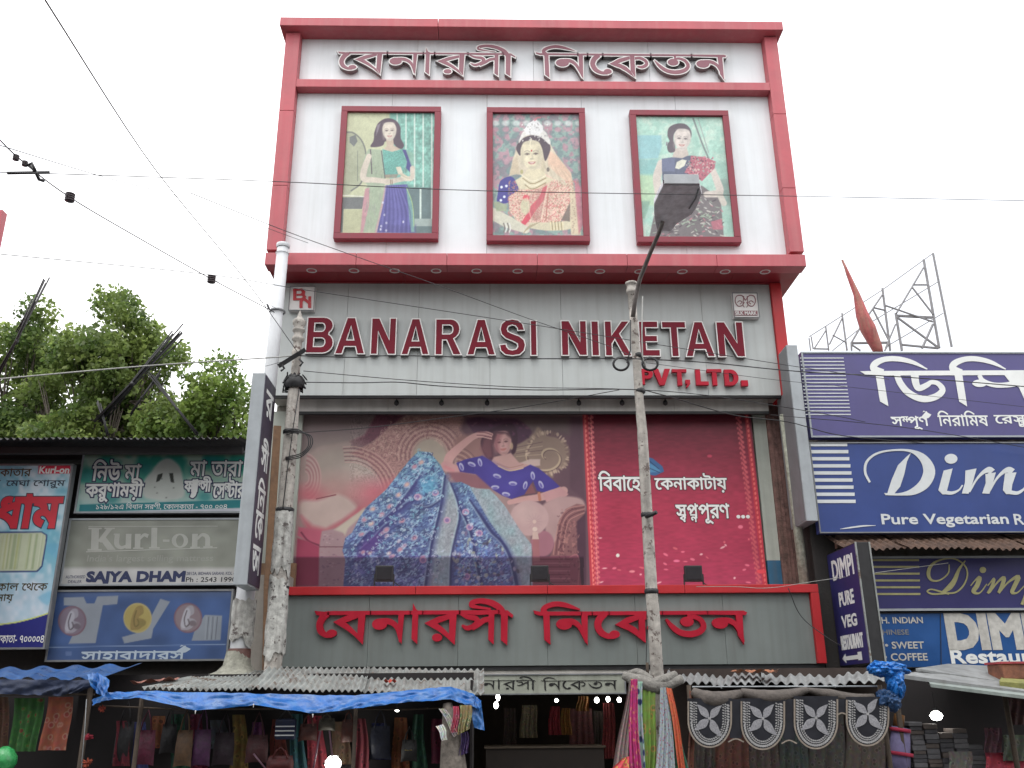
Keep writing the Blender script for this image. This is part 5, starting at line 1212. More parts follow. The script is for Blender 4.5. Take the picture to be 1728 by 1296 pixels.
# sign 1: Bengali
t, F, b = rsign(14.75, 1360, 594, 1900, 738, VBLUE, 'top violet blue sign with white stripes and large Bengali lettering')
n_ = 17; strips(F, t, [(1340+(45+2.6*k)/4.454, 580+(108+26.5*k)/4.454, 1340+(372+3.4*k)/4.454, 580+(108+26.5*k)/4.454, 1.7) for k in range(n_)], PALE)
a6 = (F, 1340, 580, 4.454)
S = [cst([(670,215,42),(600,190,52),(610,150,50),(680,118,40),(780,115,38),(890,140,30),(1000,192,8)], *a6), cpl([(610,225),(668,225),(708,470),(645,435)], *a6), cpl([(495,208),(560,206),(1728,200),(1728,236),(640,240),(540,236)], *a6),
     cst([(770,230,44),(800,300,48),(860,370,50),(960,415,48),(1060,400,50),(1115,350,46),(1080,300,36),(1030,290,32),(1000,310,40),(940,335,46),(915,300,52),(905,230,60)], *a6),
     cst([(1260,215,40),(1195,190,52),(1205,150,50),(1280,118,40),(1370,115,38),(1480,140,30),(1590,192,8)], *a6), cpl([(1204,225),(1262,225),(1300,472),(1240,435)], *a6),
     cel(1395,298,56,28,*a6), cst([(1390,235,30),(1420,280,34),(1500,310,36),(1600,310,40),(1700,290,50)], *a6), cst([(1590,225,30),(1640,270,50),(1700,300,60),(1760,320,50)], *a6), cpl([(1600,200),(1700,205),(1760,260),(1900,300),(1900,360),(1740,340),(1600,260)], *a6),
     cpl([(1690,330),(1760,330),(1800,480),(1740,440)], *a6), cst([(1900,215,42),(1840,190,52),(1850,150,50),(1930,118,40),(2020,115,38),(2130,140,30)], *a6)]
shapes_obj('lettering', S, F, 0, .006, [WHITEP], t, stag=.0004)
TS4 = lambda a, b_, c, d: (1340+a/4.454, 580+b_/4.454, 1340+c/4.454, 580+d/4.454)
lettering(['স',('h','ম'),'পূ','ণ','R'], F, TS4(730,505,1035,645), WHITEP, t, bold=.014); lettering('িনরািমষ', F, TS4(1080,505,1455,618), WHITEP, t, bold=.014); lettering(['ের',('v','স','ট'),'ুের', ('h','ন'),'ট'], F, TS4(1505,510,2010,625), WHITEP, t, bold=.014)
# sign 2
t, F, b = rsign(14.7, 1374, 746, 1900, 899, BLUE, 'second blue sign with white stripes and flowing white Dimpi script', STEEL, .02)
strips(F, t, [(1300+(192+5*k)/2.946, 700+(148+35.3*k)/2.946, 1300+(382+5.2*k)/2.946, 700+(148+35.3*k)/2.946, 5.6) for k in range(9)], PALE)
a7 = (F, 1440, 740, 3.323)
S = [cst([(92,246,12),(66,190,14),(75,130,14),(130,85,12),(220,66,10),(320,70,16),(390,110,44),(425,180,66),(400,250,60),(340,295,40),(270,312,16),(180,314,8)], *a7),
     cpl([(322,82),(300,100),(250,150),(215,230),(190,308),(230,308),(262,270),(285,200),(300,130)], *a7), cpl([(172,306),(250,308),(300,312),(260,320),(180,318)], *a7),
     cel(547,114,36,28,*a7), cpl([(506,180),(556,168),(530,270),(522,300),(545,312),(500,314),(476,290)], *a7), cst([(505,300,22),(550,306,18),(590,290,10),(612,262,8)], *a7),
     cpl([(628,180),(690,168),(668,250),(645,310),(608,308),(625,250)], *a7), cst([(650,300,10),(690,230,12),(728,190,20),(760,176,34),(776,190,46)], *a7), cpl([(740,200),(798,190),(782,250),(762,310),(722,308),(742,250)], *a7),
     cst([(760,300,10),(800,230,12),(838,190,20),(870,176,34),(890,190,46)], *a7), cpl([(850,195),(914,190),(890,260),(886,296),(900,312),(856,312),(838,290)], *a7), cst([(880,302,22),(925,304,18),(970,270,10),(1010,220,10)], *a7),
     cpl([(1010,180),(1070,168),(1020,400),(960,410)], *a7), cst([(1040,300,10),(1075,215,14),(1120,180,30),(1150,220,44),(1120,300,24)], *a7)]
shapes_obj('lettering', S, F, 0, .006, [PALE], t, stag=.0004)
TS5 = lambda a, b_, c, d: (1440+a/3.323, 740+b_/3.323, 1440+c/3.323, 740+d/3.323)
lettering('Pure Vegetarian', F, TS5(160,424,868,496), PALE, t, bold=.03); lettering('Restaurant', F, TS5(902,424,1330,482), PALE, t, bold=.03)
shapes_obj('swoosh', [cst([(-75,508,2),(-20,500,8),(60,490,8),(125,488,2)], *a7)], F, 0, .004, [PALE], t)
# sign 3
t, F, b = rsign(14.6, 1463, 938, 1900, 1030, DBLUE, 'third sign, dark blue with gold stripes and gold Dimpi script', GALVL, .035)
strips(F, t, [(1440+(52+7.6*k)/3.323, 740+(682+38*k)/3.323, 1440+(368+1.6*k)/3.323, 740+(682+38*k)/3.323, 3.4) for k in range(6)], GOLD)
S = [cst([(520,712,6),(515,760,8),(470,798,8),(425,800,12),(405,770,20),(415,725,18),(460,690,10),(540,678,8),(600,710,8),(622,760,9),(605,820,9),(560,865,9),(500,872,10),(430,876,10),(398,862,8),(420,850,8),(470,862,10),(520,876,10)], *a7),
     cst([(610,690,6),(575,740,16),(550,800,26),(520,840,30),(480,868,12)], *a7), cel(708,742,18,17,*a7),
     cst([(640,830,5),(665,800,8),(690,785,22),(675,830,26),(655,862,22),(690,870,8),(730,820,6)], *a7), cst([(735,830,5),(770,790,12),(760,830,18),(735,872,14)], *a7), cst([(745,870,6),(790,810,10),(825,785,20),(815,830,22),(795,870,16)], *a7), cst([(800,870,6),(850,810,10),(905,780,24),(885,830,24),(870,866,20),(900,868,8),(940,830,6)], *a7),
     cst([(985,780,18),(960,850,20),(925,935,16)], *a7), cst([(950,860,8),(1000,800,14),(1030,810,20),(1010,860,14)], *a7)]
shapes_obj('lettering', S, F, 0, .006, [GOLD], t, stag=.0004)
# sign 4
t, F, b = rsign(14.65, 1470, 1033, 1900, 1126, CY, 'lowest bright blue sign reading DIMPI Restaurant in worn white letters', DARK, .012)
lettering('DIMPI', F, TS5(535,990,1120,1170), DIRTYW, t, bold=.085, raised=.02); lettering('Restaurant', F, TS5(548,1186,1180,1258), WHITEP, t, bold=.055)
for s_, bx_ in (('TH. INDIAN', (125,1002,388,1036)), ('CHINESE', (130,1072,310,1100)), ('IDLI • SWEET', (60,1140,395,1178)), ('S • COFFEE', (125,1205,415,1245))):
    lettering(s_, F, TS5(*bx_), DIRTYW if 'CHIN' not in s_ else STEEL, t, bold=.03)
shapes_obj('divider', [cpl([(478,985),(482,985),(486,1270),(482,1270)], *a7)], F, 0, .004, [DARK], t)
# projecting restaurant sign
xw = 5.56; z1 = W(1393, 936, 15.0)[2]; z0 = W(1401, 1126, 15.0)[2]; yn = 13.75
t = thing('projecting_sign', (xw, 14.4, (z0+z1)/2), 'small blue projecting sign reading DIMPI PURE VEG RESTAURANT with a white arrow', 'sign')
MB().box(xw+.001, xw+.22, yn, 15.0, z0, z1).obj('casing', DARK, t, bevel=.006)
MB().box(xw-.008, xw-.001, yn+.02, 14.98, z0+.02, z1-.02).obj('side_board', DBLUE, t)
MB().box(xw-.012, xw+.01, yn-.012, yn+.018, z0, z1).box(xw+.2, xw+.222, yn-.012, yn+.018, z0, z1).obj('edge_strip', GALV, t)
FR = Fr((xw-.008, 0, 0), (0, -1, 0), (0, 0, 1), (-1, 0, 0))
for s_, za, hh in (('DIMPI', .18, .30), ('PURE', .47, .20), ('VEG', .68, .17), ('RESTAURANT', .87, .20)):
    H = z1-z0; sh = text_shapes(s_); a, b_, c, d = bbox(sh); zc = z1-H*za*.92; wd = .88 if len(s_) > 4 else .6
    g = grow(xf(sh, lambda u, v: (-14.37-wd/2+(u-a)/(c-a)*wd, zc-hh/2+(v-b_)/(d-b_)*hh)), .010)
    shapes_obj('lettering', g, FR, 0, .003, [WHITEP], t, stag=.0001)
zc = z0+.12; shapes_obj('arrow', [poly((-14.85,zc),(-14.7,zc+.07),(-14.7,zc+.03),(-14.2,zc+.03),(-14.2,zc+.07),(-14.05,zc+.07),(-14.05,zc-.05),(-14.2,zc-.05),(-14.2,zc-.03),(-14.7,zc-.03),(-14.7,zc-.07))], FR, 0, .003, [WHITEP], t)
# billboard scaffold on the roof behind
SCF = mat('thin_scaffold_steel', (.27,.27,.28), .6, .2, 5)
sc = thing('billboard_frame', (11, 22, 8), 'bare steel billboard frame standing on the roof behind the blue signs', 'scaffold')
q7 = lambda x, y, Y: W(1300+x/3.81, 400+y/3.81, Y)
def strut(Y, *P, r=.035):
    m = MB()
    m.tube([q7(x, y, Y) for x, y in P], r, 5, smooth=False); return m.obj('strut', SCF, sc)
for P, r in ((((985,145),(1085,715)),.05),(((1045,105),(1165,705)),.045),(((720,330),(770,730)),.045),(((460,490),(492,730)),.035),(((355,575),(375,730)),.03),(((262,640),(275,720)),.025),(((248,650),(258,730)),.025),
             (((805,490),(845,730)),.05),(((985,195),(810,490)),.035),(((720,370),(590,560),(520,680)),.035),(((462,520),(380,690)),.028),(((357,600),(280,720)),.025),(((805,505),(1040,517)),.055),(((815,515),(1080,710)),.045),(((1045,560),(975,715)),.045),(((845,692),(1080,715)),.045),
             (((915,307),(1005,307)),.035),(((910,320),(1045,495)),.035),(((668,455),(735,470)),.035),(((660,465),(765,670)),.035),(((740,440),(1045,545)),.035),(((520,682),(765,678)),.05),(((520,690),(580,730)),.035),(((805,560),(740,715)),.03),(((765,680),(735,730)),.03),
             (((400,630),(490,680)),.025),(((520,680),(522,730)),.035),(((280,718),(370,720)),.03)):
    strut(21+.02*r*100, *P, r=r*.72)
for P in (((250,640),(550,450),(720,340),(1045,105)), ((400,730),(560,600),(1075,290)), ((770,690),(1110,490))):
    strut(21.6, *P, r=.014)
fg = thing('furled_banner', tuple(q7(640, 700, 20.0)), 'faded red furled cloth leaning up against the billboard frame', 'banner')
FC = mat('faded_red_cloth', (.40,.10,.10), .8, .4, 5, bump=.5, streak=.5, grime=(.30,.27,.18))
MB().tube([q7(x, y, 20.0) for x, y in ((465,150),(500,240),(555,370),(590,500),(630,590),(690,720),(700,745))], [.02,.05,.08,.15,.19,.13,.10], 7).obj('cloth', FC, fg)
MB().tube([q7(x, y, 20.05) for x, y in ((462,148),(700,735))], .03, 6).obj('stick', BWOOD, fg)
# ================================================================== poles
def vline(px, py, Y): p = W(px, py, Y); return p[0]
PX1 = 13.98
wp = thing('utility_pole', (W(458, 640, PX1)[0], PX1, 0), 'thick white painted pole standing at the left corner of the building', 'pole')
pt = W(478, 414, PX1); xw1 = W(456, 640, PX1)[0]; xw0 = W(408, 1060, PX1)[0]
MB().tube([(xw0, PX1, 0), (xw0, PX1, W(405, 1050, PX1)[2]), (xw1, PX1, W(456, 640, PX1)[2]), (pt[0], PX1, pt[2])], [.15, .14, .108, .098], 18).obj('shaft', PAINTW, wp)
MB().lathe([(.108, -.03), (.115, 0), (.115, .04), (.09, .05), (0, .05)], (pt[0], PX1, pt[2]-.02), 18).lathe([(.108, 0), (.118, .01), (.108, .02)], (pt[0]-.005, PX1, pt[2]-.17), 18).obj('cap', PAINTW, wp)
cz = W(467, 528, PX1)[2]; MB().lathe([(.12, 0), (.135, .01), (.135, .035), (.12, .045)], (W(468, 528, PX1)[0], PX1, cz), 16).tube([(W(462, 528, PX1)[0]-.05, PX1-.12, cz+.02), (W(466, 522, PX1)[0]-.1, PX1-.22, cz+.06)], .02, 6).obj('clamp', STEEL, wp)
PAPER = mat('torn_bill_paper', (.50,.50,.47), .8, .55, 9, bump=.9, bscale=12, streak=.8, grime=(.12,.11,.10), spots=(.10,.085,.08), sscale=7)
MORT = mat('lichened_mortar', (.30,.30,.25), .95, .45, 9, bump=.9, bscale=25, streak=.2)
def wrap(name, xc, Y, z0, z1, r0, r1, m, par, n=40, k=18, seed=1, full=True):
    rr = np.random.default_rng(seed); to = rr.uniform(-.10, .05, n+1); bo = rr.uniform(-.14, .10, n+1); to[n] = to[0]; bo[n] = bo[0]
    for q in (1, 2): to = (to+np.roll(to, 1))/2; bo = (bo+np.roll(bo, 1))/2; to[n] = to[0]; bo[n] = bo[0]
    mb = MB()
    def f(u, v):
        i = int(round(u*n)) % n; a = 2*math.pi*u; z = (z0+bo[i])*(1-v)+(z1+to[i])*v; r = (r0*(1-v)+r1*v)+.016*(vnoise(np.array([math.cos(a)*3+5]), np.array([math.sin(a)*3+z*7]), seed)[0]-.3)
        return (xc+r*math.cos(a), Y+r*math.sin(a), z)
    mb.grid(f, n, k, smooth=False); return mb.obj(name, m, par)
xx = W(407, 1070, PX1)[0]
wrap('torn_posters', W(411, 1040, PX1)[0], PX1, W(408, 1082, PX1)[2], W(411, 1010, PX1)[2], .175, .17, PAPER, wp, seed=3)
RB = mat('rust_painted_base', (.13,.06,.05), .8, .5, 8, bump=.5, streak=.3)
MB().tube([(xx, PX1, 2.2), (xx, PX1, W(405, 1095, PX1)[2])], .165, 16).obj('painted_base', RB, wp)
zmo = W(400, 1140, PX1)[2]
MB().lathe([(.55, -.12), (.42, .0), (.28, .06), (.2, .14), (.178, .28), (.165, .34)], (xx-.02, PX1, zmo), 20).obj('mortar_collar', MORT, wp)
# old decorated lamp post
PY2 = 13.7
xs2 = W(497, 650, PY2)[0]
op = thing('old_lamp_post', (xs2, PY2, 0), 'slender old post with a ringed finial, wrapped in torn paper low down', 'pole')
zf = lambda y, x=497: W(x, y, PY2)[2]
MB().lathe([(.13, 0), (.125, zf(1000, 470)), (.115, zf(800, 487)), (.095, zf(660, 497)), (.075, zf(652)), (.07, zf(600, 502))], (xs2, PY2, 0), 16).obj('shaft', CONC, op)
zt = zf(530, 508)
MB().lathe([(.07, zf(602, 502)), (.085, zf(598, 502)), (.085, zf(594, 502)), (.07, zf(590, 502)), (.07, zf(577, 504)), (.1, zf(574, 504)), (.1, zf(571, 504)), (.072, zf(567, 504)), (.072, zf(562, 505)), (.1, zf(559, 505)), (.1, zf(556, 505)), (.07, zf(553, 505)), (.105, zf(547, 505)), (.11, zf(543, 505)), (.09, zf(540, 505)), (.05, zf(537, 506)), (.028, zf(530, 508)), (0, zf(523, 508))], (xs2+.0, PY2, 0), 16).obj('finial', CONC, op)
wrap('torn_posters', xs2, PY2, zf(1105, 463), zf(975, 474), .150, .145, PAPER, op, seed=9, k=26)
wrap('torn_posters', xs2, PY2, zf(965, 475), zf(860, 478), .138, .132, PAPER, op, seed=12)
m = MB(); m.tube([W(470, 618, PY2-.2), W(515, 590, PY2-.15)], .05, 4, smooth=False); m.tube([W(474, 612, PY2-.2), W(480, 622, PY2-.22), W(474, 626, PY2-.2)], .018, 5); m.tube([W(505, 606, PY2-.2), W(511, 612, PY2-.2), W(506, 618, PY2-.2)], .018, 5)
m.obj('bracket_arm', DARK, op)
m = MB()
rr = random.Random(2)
for k in range(26):
    a = rr.uniform(0, 6.28); z = zf(rr.uniform(628, 656)); r = rr.uniform(.08, .17); m.tube([(xs2+r*math.cos(a), PY2+r*math.sin(a), z), (xs2+r*1.15*math.cos(a+.7), PY2+r*1.1*math.sin(a+.7), z-.05), (xs2+r*math.cos(a+1.3), PY2+r*math.sin(a+1.3), z+.03)], .012, 5)
m.lathe([(.13, zf(656)), (.16, zf(650)), (.16, zf(642)), (.12, zf(636))], (xs2, PY2, 0), 14)
m.obj('cable_junction', DARK, op)
for k in range(3):
    MB().tube(catmull([W(482, 728+k*3, PY2-.12), W(500, 724+k*3, PY2-.2), W(518+3*k, 735, PY2-.2), W(520+3*k, 752, PY2-.2), W(508, 765+k*3, PY2-.2), W(482, 772+k*2, PY2-.12)], 5), .009, 5).obj('cable_loop', DARK, op)
for (y_, x_, r_) in ((730, 492, .125), (992, 470, .15), (862, 480, .142)):
    MB().lathe([(r_-.015, -.03), (r_, -.01), (r_, .02), (r_-.015, .04)], (xs2, PY2, zf(y_, x_)), 14).obj('strap_band', DARK, op)
MB().tube([(xs2+.1, PY2-.1, zf(660)), (xs2+.06, PY2-.12, zf(720)), (xs2+.02, PY2-.14, zf(800)), (xs2+.0, PY2-.15, zf(862))], .008, 5).obj('cable', DARK, op)
# street lamp
LY = 12.8; lx = W(1088, 800, LY)[0]; zl = lambda y, x=1085: W(x, y, LY)[2]
WHTC = mat('pale_cable', (.35,.35,.33), .6, .2, 4)
lampp = thing('street_lamp', (lx, LY, 0), 'weathered pale street lamp post leaning its arm and dark lamp head over the road', 'street lamp')
MB().tube([(lx+.015, LY, 0), (lx+.01, LY, zl(1040, 1105)), (lx, LY, zl(1000, 1100)), (lx, LY, zl(730, 1082)), (lx, LY, zl(725)), (lx-.01, LY, zl(700)), (lx-.01, LY, zl(690)), (lx-.02, LY, zl(660, 1078)), (lx-.02, LY, zl(640)), (lx-.03, LY, zl(560, 1070)), (lx-.04, LY, zl(500, 1065))], [.09,.088,.085,.076,.072,.070,.066,.066,.064,.061,.060], 16).obj('shaft', CONC, lampp)
tp = (lx-.05, LY, zl(492, 1063))
MB().lathe([(.060, -.3), (.064, -.04), (.082, -.03), (.082, .03), (.072, .04), (.072, .11), (.092, .12), (.092, .15), (.0, .155)], (lx-.042, LY, tp[2]), 16).obj('collar', CONC, lampp)
arm = [W(1068, 535, 12.7), W(1072, 505, 12.62), W(1080, 470, 12.45), W(1098, 425, 11.95), W(1112, 393, 11.5), W(1118, 375, 11.3)]
MB().tube(arm, [.035, .034, .032, .032, .03, .03], 10).obj('arm', mat('rusty_arm', (.17,.15,.14), .7, .4, 9, bump=.4), lampp)
MB().tube([W(1084, 500, 12.6), W(1083, 560, 12.62), W(1084, 600, 12.6), W(1090, 622, 12.6)], .012, 5).obj('hanging_cable', WHTC, lampp)
MB().tube([W(1064, 540, 12.66), W(1064, 590, 12.64), W(1058, 612, 12.6)], .011, 5).obj('hanging_cable', DARK, lampp)
for cx in (1048, 1097):
    P = [W(cx+(12+k*.9)*math.cos(a), 614+(10+k*.8)*math.sin(a), 12.6+.01*k) for k in range(3) for a in np.linspace(0, 6.28, 20)]
    MB().tube(P, .011, 5, cap=False).obj('cable_coil', DARK, lampp)
for (y_, x_, r_) in ((601, 1073, .078), (661, 1078, .082), (870, 1090, .092), (999, 1098, .10)):
    MB().lathe([(r_-.015, -.03), (r_, -.01), (r_, .025), (r_-.015, .045)], (lx, LY, zl(y_, x_)), 12).obj('strap_band', DARK, lampp)
MB().tube([W(1090, 872, 12.68), W(1100, 868, 12.6), W(1108, 864, 12.55)], .03, 6).obj('knotted_strap', DARK, lampp)
HEAD = mat('lamp_head_grey', (.75,.75,.79), .5, .3, 8, bump=.2, streak=.2)
secs = [(1121,391,11.55,13,.05), (1124,378,11.40,20,.10), (1136,362,11.2,36,.15), (1141,345,11.0,42,.18), (1148,328,10.8,41,.19), (1150,313,10.6,35,.17)]
m = MB(); ring = []
for (x, y, Y, hw, th) in secs:
    c0 = W(x, y, Y); hw = hw/FPX*Y*1.02; R_ = []
    for (a, b_) in ((-1,.02),(-.85,-.0),(.85,0),(1,.02),(1,.45),(.8,.85),(.45,1),(-.45,1),(-.8,.85),(-1,.45)): R_.append((c0[0]+a*hw, c0[1], c0[2]+b_*th))
    ring.append(R_)
vs_ = [p for R_ in ring for p in R_]; n = 10; fs_ = []
for i in range(len(ring)-1):
    for j in range(n): fs_.append((i*n+j, i*n+(j+1) % n, (i+1)*n+(j+1) % n, (i+1)*n+j))
fs_.append(tuple(range(n))); m.add(vs_, fs_, 0)
hd = m.obj('lamp_head', HEAD, lampp, bevel=.008)
c1 = W(1150, 313, 10.58); hw = 34/FPX*10.6
MB().box(c1[0]-hw, c1[0]+hw, c1[1]-.04, c1[1]-.0, c1[2]+.005, c1[2]+.150).obj('front_rim', mat('lamp_rim_grey', (.42,.44,.46), .45, .15, 6), hd, bevel=.006)
a_, b_ = W(1108, 352, 11.12), W(1170, 330, 10.78)
MB().tube([W(1179, 318, 10.66), W(1174, 335, 10.85), W(1163, 352, 11.05)], .012, 6).obj('hinge_wire', STEEL, hd)
# ================================================================== wires
WB = mat('black_cable', (.02,.02,.022), .6, .1, 5); WG = mat('grey_wire', (.04,.04,.045), .5, .1, 5)
def wire(label, P, r=.006, sag=0, m=WB, group=None, name='overhead_wire', n=8):
    pts = [W(*p) for p in P]
    if len(pts) == 2:
        a, b = pts; pts = [a+(b-a)*t-np.array([0, 0, sag*4*t*(1-t)]) for t in np.linspace(0, 1, 14)]
    elif len(pts) > 2: pts = catmull(pts, 6)
    return tag(MB().tube(pts, r, 5).obj(name, m), label, 'wire', group)
wire('long level tramway wire crossing in front of the framed posters', [(-60,290,7.5),(85,293,8.0),(460,306,9.0),(820,322,9.6),(1340,331,10.6),(1800,340,11.5)], .005, m=WG)
wire('steep wire falling from the top left of the sky to the old lamp post', [(60,-30,3.5),(75,-2,4.0),(265,290,8.5),(420,480,11.5),(505,598,13.5)], .0055, m=WG)
wire('wire from the insulators at the upper left down to the white pole', [(-20,215,8),(33,268,8.4),(118,333,9.4),(240,405,11),(357,471,12.4),(463,527,13.8)], .0075, m=WG)
wire('thin wire from the left edge sloping across to behind the lamp post', [(-40,425,9),(350,463,11.5),(520,490,12.3),(900,548,13),(1340,618,13.8),(1500,640,14.2)], .0055, m=WG)
wire('thin wire sloping down across the posters storey to the N of NIKETAN', [(320,325,9),(509,400,10.5),(741,482,12),(893,538,12.8),(1022,582,13.4),(1060,598,12.7)], .005, m=WG)
wire('pale thick cable in front of the trees, reaching the projecting sign', [(-40,643,12.5),(240,618,13),(448,604,13.4),(500,600,13.55)], .011, m=mat('pale_cable', (.35,.35,.33), .6, .2, 4))
wire('black cable under the English letters, running to the right edge', [(500,600,13.55),(602,603,13.3),(672,600,13.2),(880,605,13),(1036,605,12.7),(1111,607,12.8),(1207,613,13.3),(1351,627,13.9),(1536,637,14.3),(1800,658,14.4)], .009)
wire('upper of the wires between the old lamp post and the lamp post', [(512,626,13.6),(680,641,13.3),(813,650,13),(900,654,12.9),(1060,657,12.7),(1200,668,13.3),(1400,700,14.2),(1460,712,14.4)], .006)
wire('lower clipped cable between the old lamp post and the lamp post', [(516,645,13.6),(605,646,13.4),(672,645,13.3),(751,652,13.2),(900,658,13),(1060,657,12.75),(1117,666,12.9),(1236,700,13.6),(1330,712,14.1),(1420,735,14.4),(1560,748,14.5)], .008)
wire('drooping wire rising from the cable loops to the lamp post', [(495,731,13.55),(618,722,13.4),(773,702,13.2),(900,684,13),(1045,658,12.75)], .006)
wire('thin sagging cable across the violet sign stripes', [(1300,700,14.1),(1380,707,14.3),(1440,712,14.4),(1560,726,14.45),(1760,760,14.5)], .006)
wire('very thin wire from the upper left sky to the building edge', [(-30,236,6),(180,300,8.5),(330,340,10.5),(470,392,12.5),(520,410,13)], .004, m=WG)
wire('thin pale wire from the left edge to the white pole just above the trees', [(-40,438,10),(200,455,11.5),(345,468,12.5),(466,520,13.85)], .003, m=WG)
wire('thin wire from the junction box to the white pole', [(448,618,13.3),(470,612,13.5),(500,604,13.6)], .004)
wire('second thin wire over the violet sign top, nearly level', [(1090,612,12.8),(1300,640,13.8),(1450,655,14.3),(1760,690,14.5)], .004)
wire('short cable over the red end of the lower fascia', [(1330,992,14.5),(1352,1040,14.5),(1395,1075,14.1),(1420,1090,13.7)], .007)
wire('pale cable along the ledge towards the restaurant signs', [(1175,990,14.6),(1240,990,14.6),(1300,992,14.6),(1395,978,14.3),(1600,950,14.4)], .005, m=mat('pale_cable', (.35,.35,.33), .6, .2, 4))
wire('slack black cable hanging beside the lamp post at the lower fascia', [(1092,1010,13.0),(1091,1070,12.95),(1090,1150,12.9)], .006)
def insul(px, py, Y, s, lab):
    p = W(px, py, Y); prof = []
    for k in range(4): prof += [(s*.45, -s+k*s*.5), (s, -s+k*s*.5+s*.15), (s, -s+k*s*.5+s*.3), (s*.45, -s+k*s*.5+s*.42)]
    o = MB().lathe([(0, -s)]+prof+[(0, s*1.1)], p, 12).obj('insulator', mat('brown_glaze', (.06,.045,.05), .3, .3, 6))
    tag(o, lab, 'insulator', 'insulators on the span wire'); return o
insul(27, 266, 8.35, .032, 'upper dark insulator knob above the clamp plate'); insul(42, 276, 8.45, .03, 'dark insulator knob directly on the clamp plate'); insul(118, 333, 9.4, .055, 'round ribbed insulator just right of the clamp plate'); insul(357, 471, 12.4, .062, 'round insulator on the span wire near the white pole')
cp = MB(); cp.tube([W(12, 292, 8.4), W(84, 291, 8.5)], .018, 6); cp.tube([W(50, 278, 8.45), W(60, 290, 8.45), W(66, 303, 8.5), W(74, 305, 8.55)], .018, 6); cp.tube([W(44, 280, 8.4), W(54, 275, 8.4), W(60, 288, 8.4)], .014, 6)
tag(cp.obj('wire_clamp', DARK), 'dark clamp plate where the span wire crosses the tramway wire', 'clamp')
# ================================================================== far left corner
nb = thing('red_clad_building', (-9, 13, 0), 'sliver of a red clad building at the left edge of the picture', 'building')
p = W(13, 358, 13.6); MB().box(p[0]-3, p[0], 13.45, 13.6, 0, W(8, 354, 13.45)[2]).obj('wall', RED_GLARE, nb)
# ================================================================== trees
def leaf_mat(name, c1, c2):
    m = bpy.data.materials.new(name); m.use_nodes = True; nt = m.node_tree; N = nt.nodes; L = nt.links; P = N['Principled BSDF']
    g = N.new('ShaderNodeNewGeometry'); n1 = N.new('ShaderNodeTexNoise'); n1.inputs['Scale'].default_value = 1.1; n1.inputs['Detail'].default_value = 5; L.new(g.outputs['Position'], n1.inputs['Vector'])
    r = N.new('ShaderNodeValToRGB'); r.color_ramp.elements[0].position = .38; r.color_ramp.elements[0].color = (*c1, 1); r.color_ramp.elements[1].position = .62; r.color_ramp.elements[1].color = (*c2, 1); L.new(n1.outputs['Fac'], r.inputs[0])
    mx = N.new('ShaderNodeMix'); mx.data_type = 'RGBA'; mx.blend_type = 'MULTIPLY'; mx.inputs['Factor'].default_value = 1; L.new(r.outputs[0], mx.inputs[6])
    rn = N.new('ShaderNodeMapRange'); rn.inputs[3].default_value = .6; rn.inputs[4].default_value = 1.35; L.new(g.outputs['Random Per Island'], rn.inputs[0])
    cc = N.new('ShaderNodeCombineColor'); [L.new(rn.outputs[0], cc.inputs[i]) for i in range(3)]; L.new(cc.outputs[0], mx.inputs[7]); L.new(mx.outputs[2], P.inputs['Base Color'])
    P.inputs['Roughness'].default_value = .45; P.inputs['Specular IOR Level'].default_value = .35
    tr = N.new('ShaderNodeBsdfTranslucent'); L.new(mx.outputs[2], tr.inputs[0]); ms = N.new('ShaderNodeMixShader'); ms.inputs[0].default_value = .5
    L.new(P.outputs[0], ms.inputs[1]); L.new(tr.outputs[0], ms.inputs[2]); L.new(ms.outputs[0], N['Material Output'].inputs[0]); return m
LF1 = leaf_mat('mango_leaves', (.09,.15,.04), (.27,.35,.10)); LF2 = leaf_mat('bright_leaves', (.09,.16,.04), (.26,.36,.09))
BARK = mat('bark', (.10,.085,.07), .95, .4, 8, bump=.8)
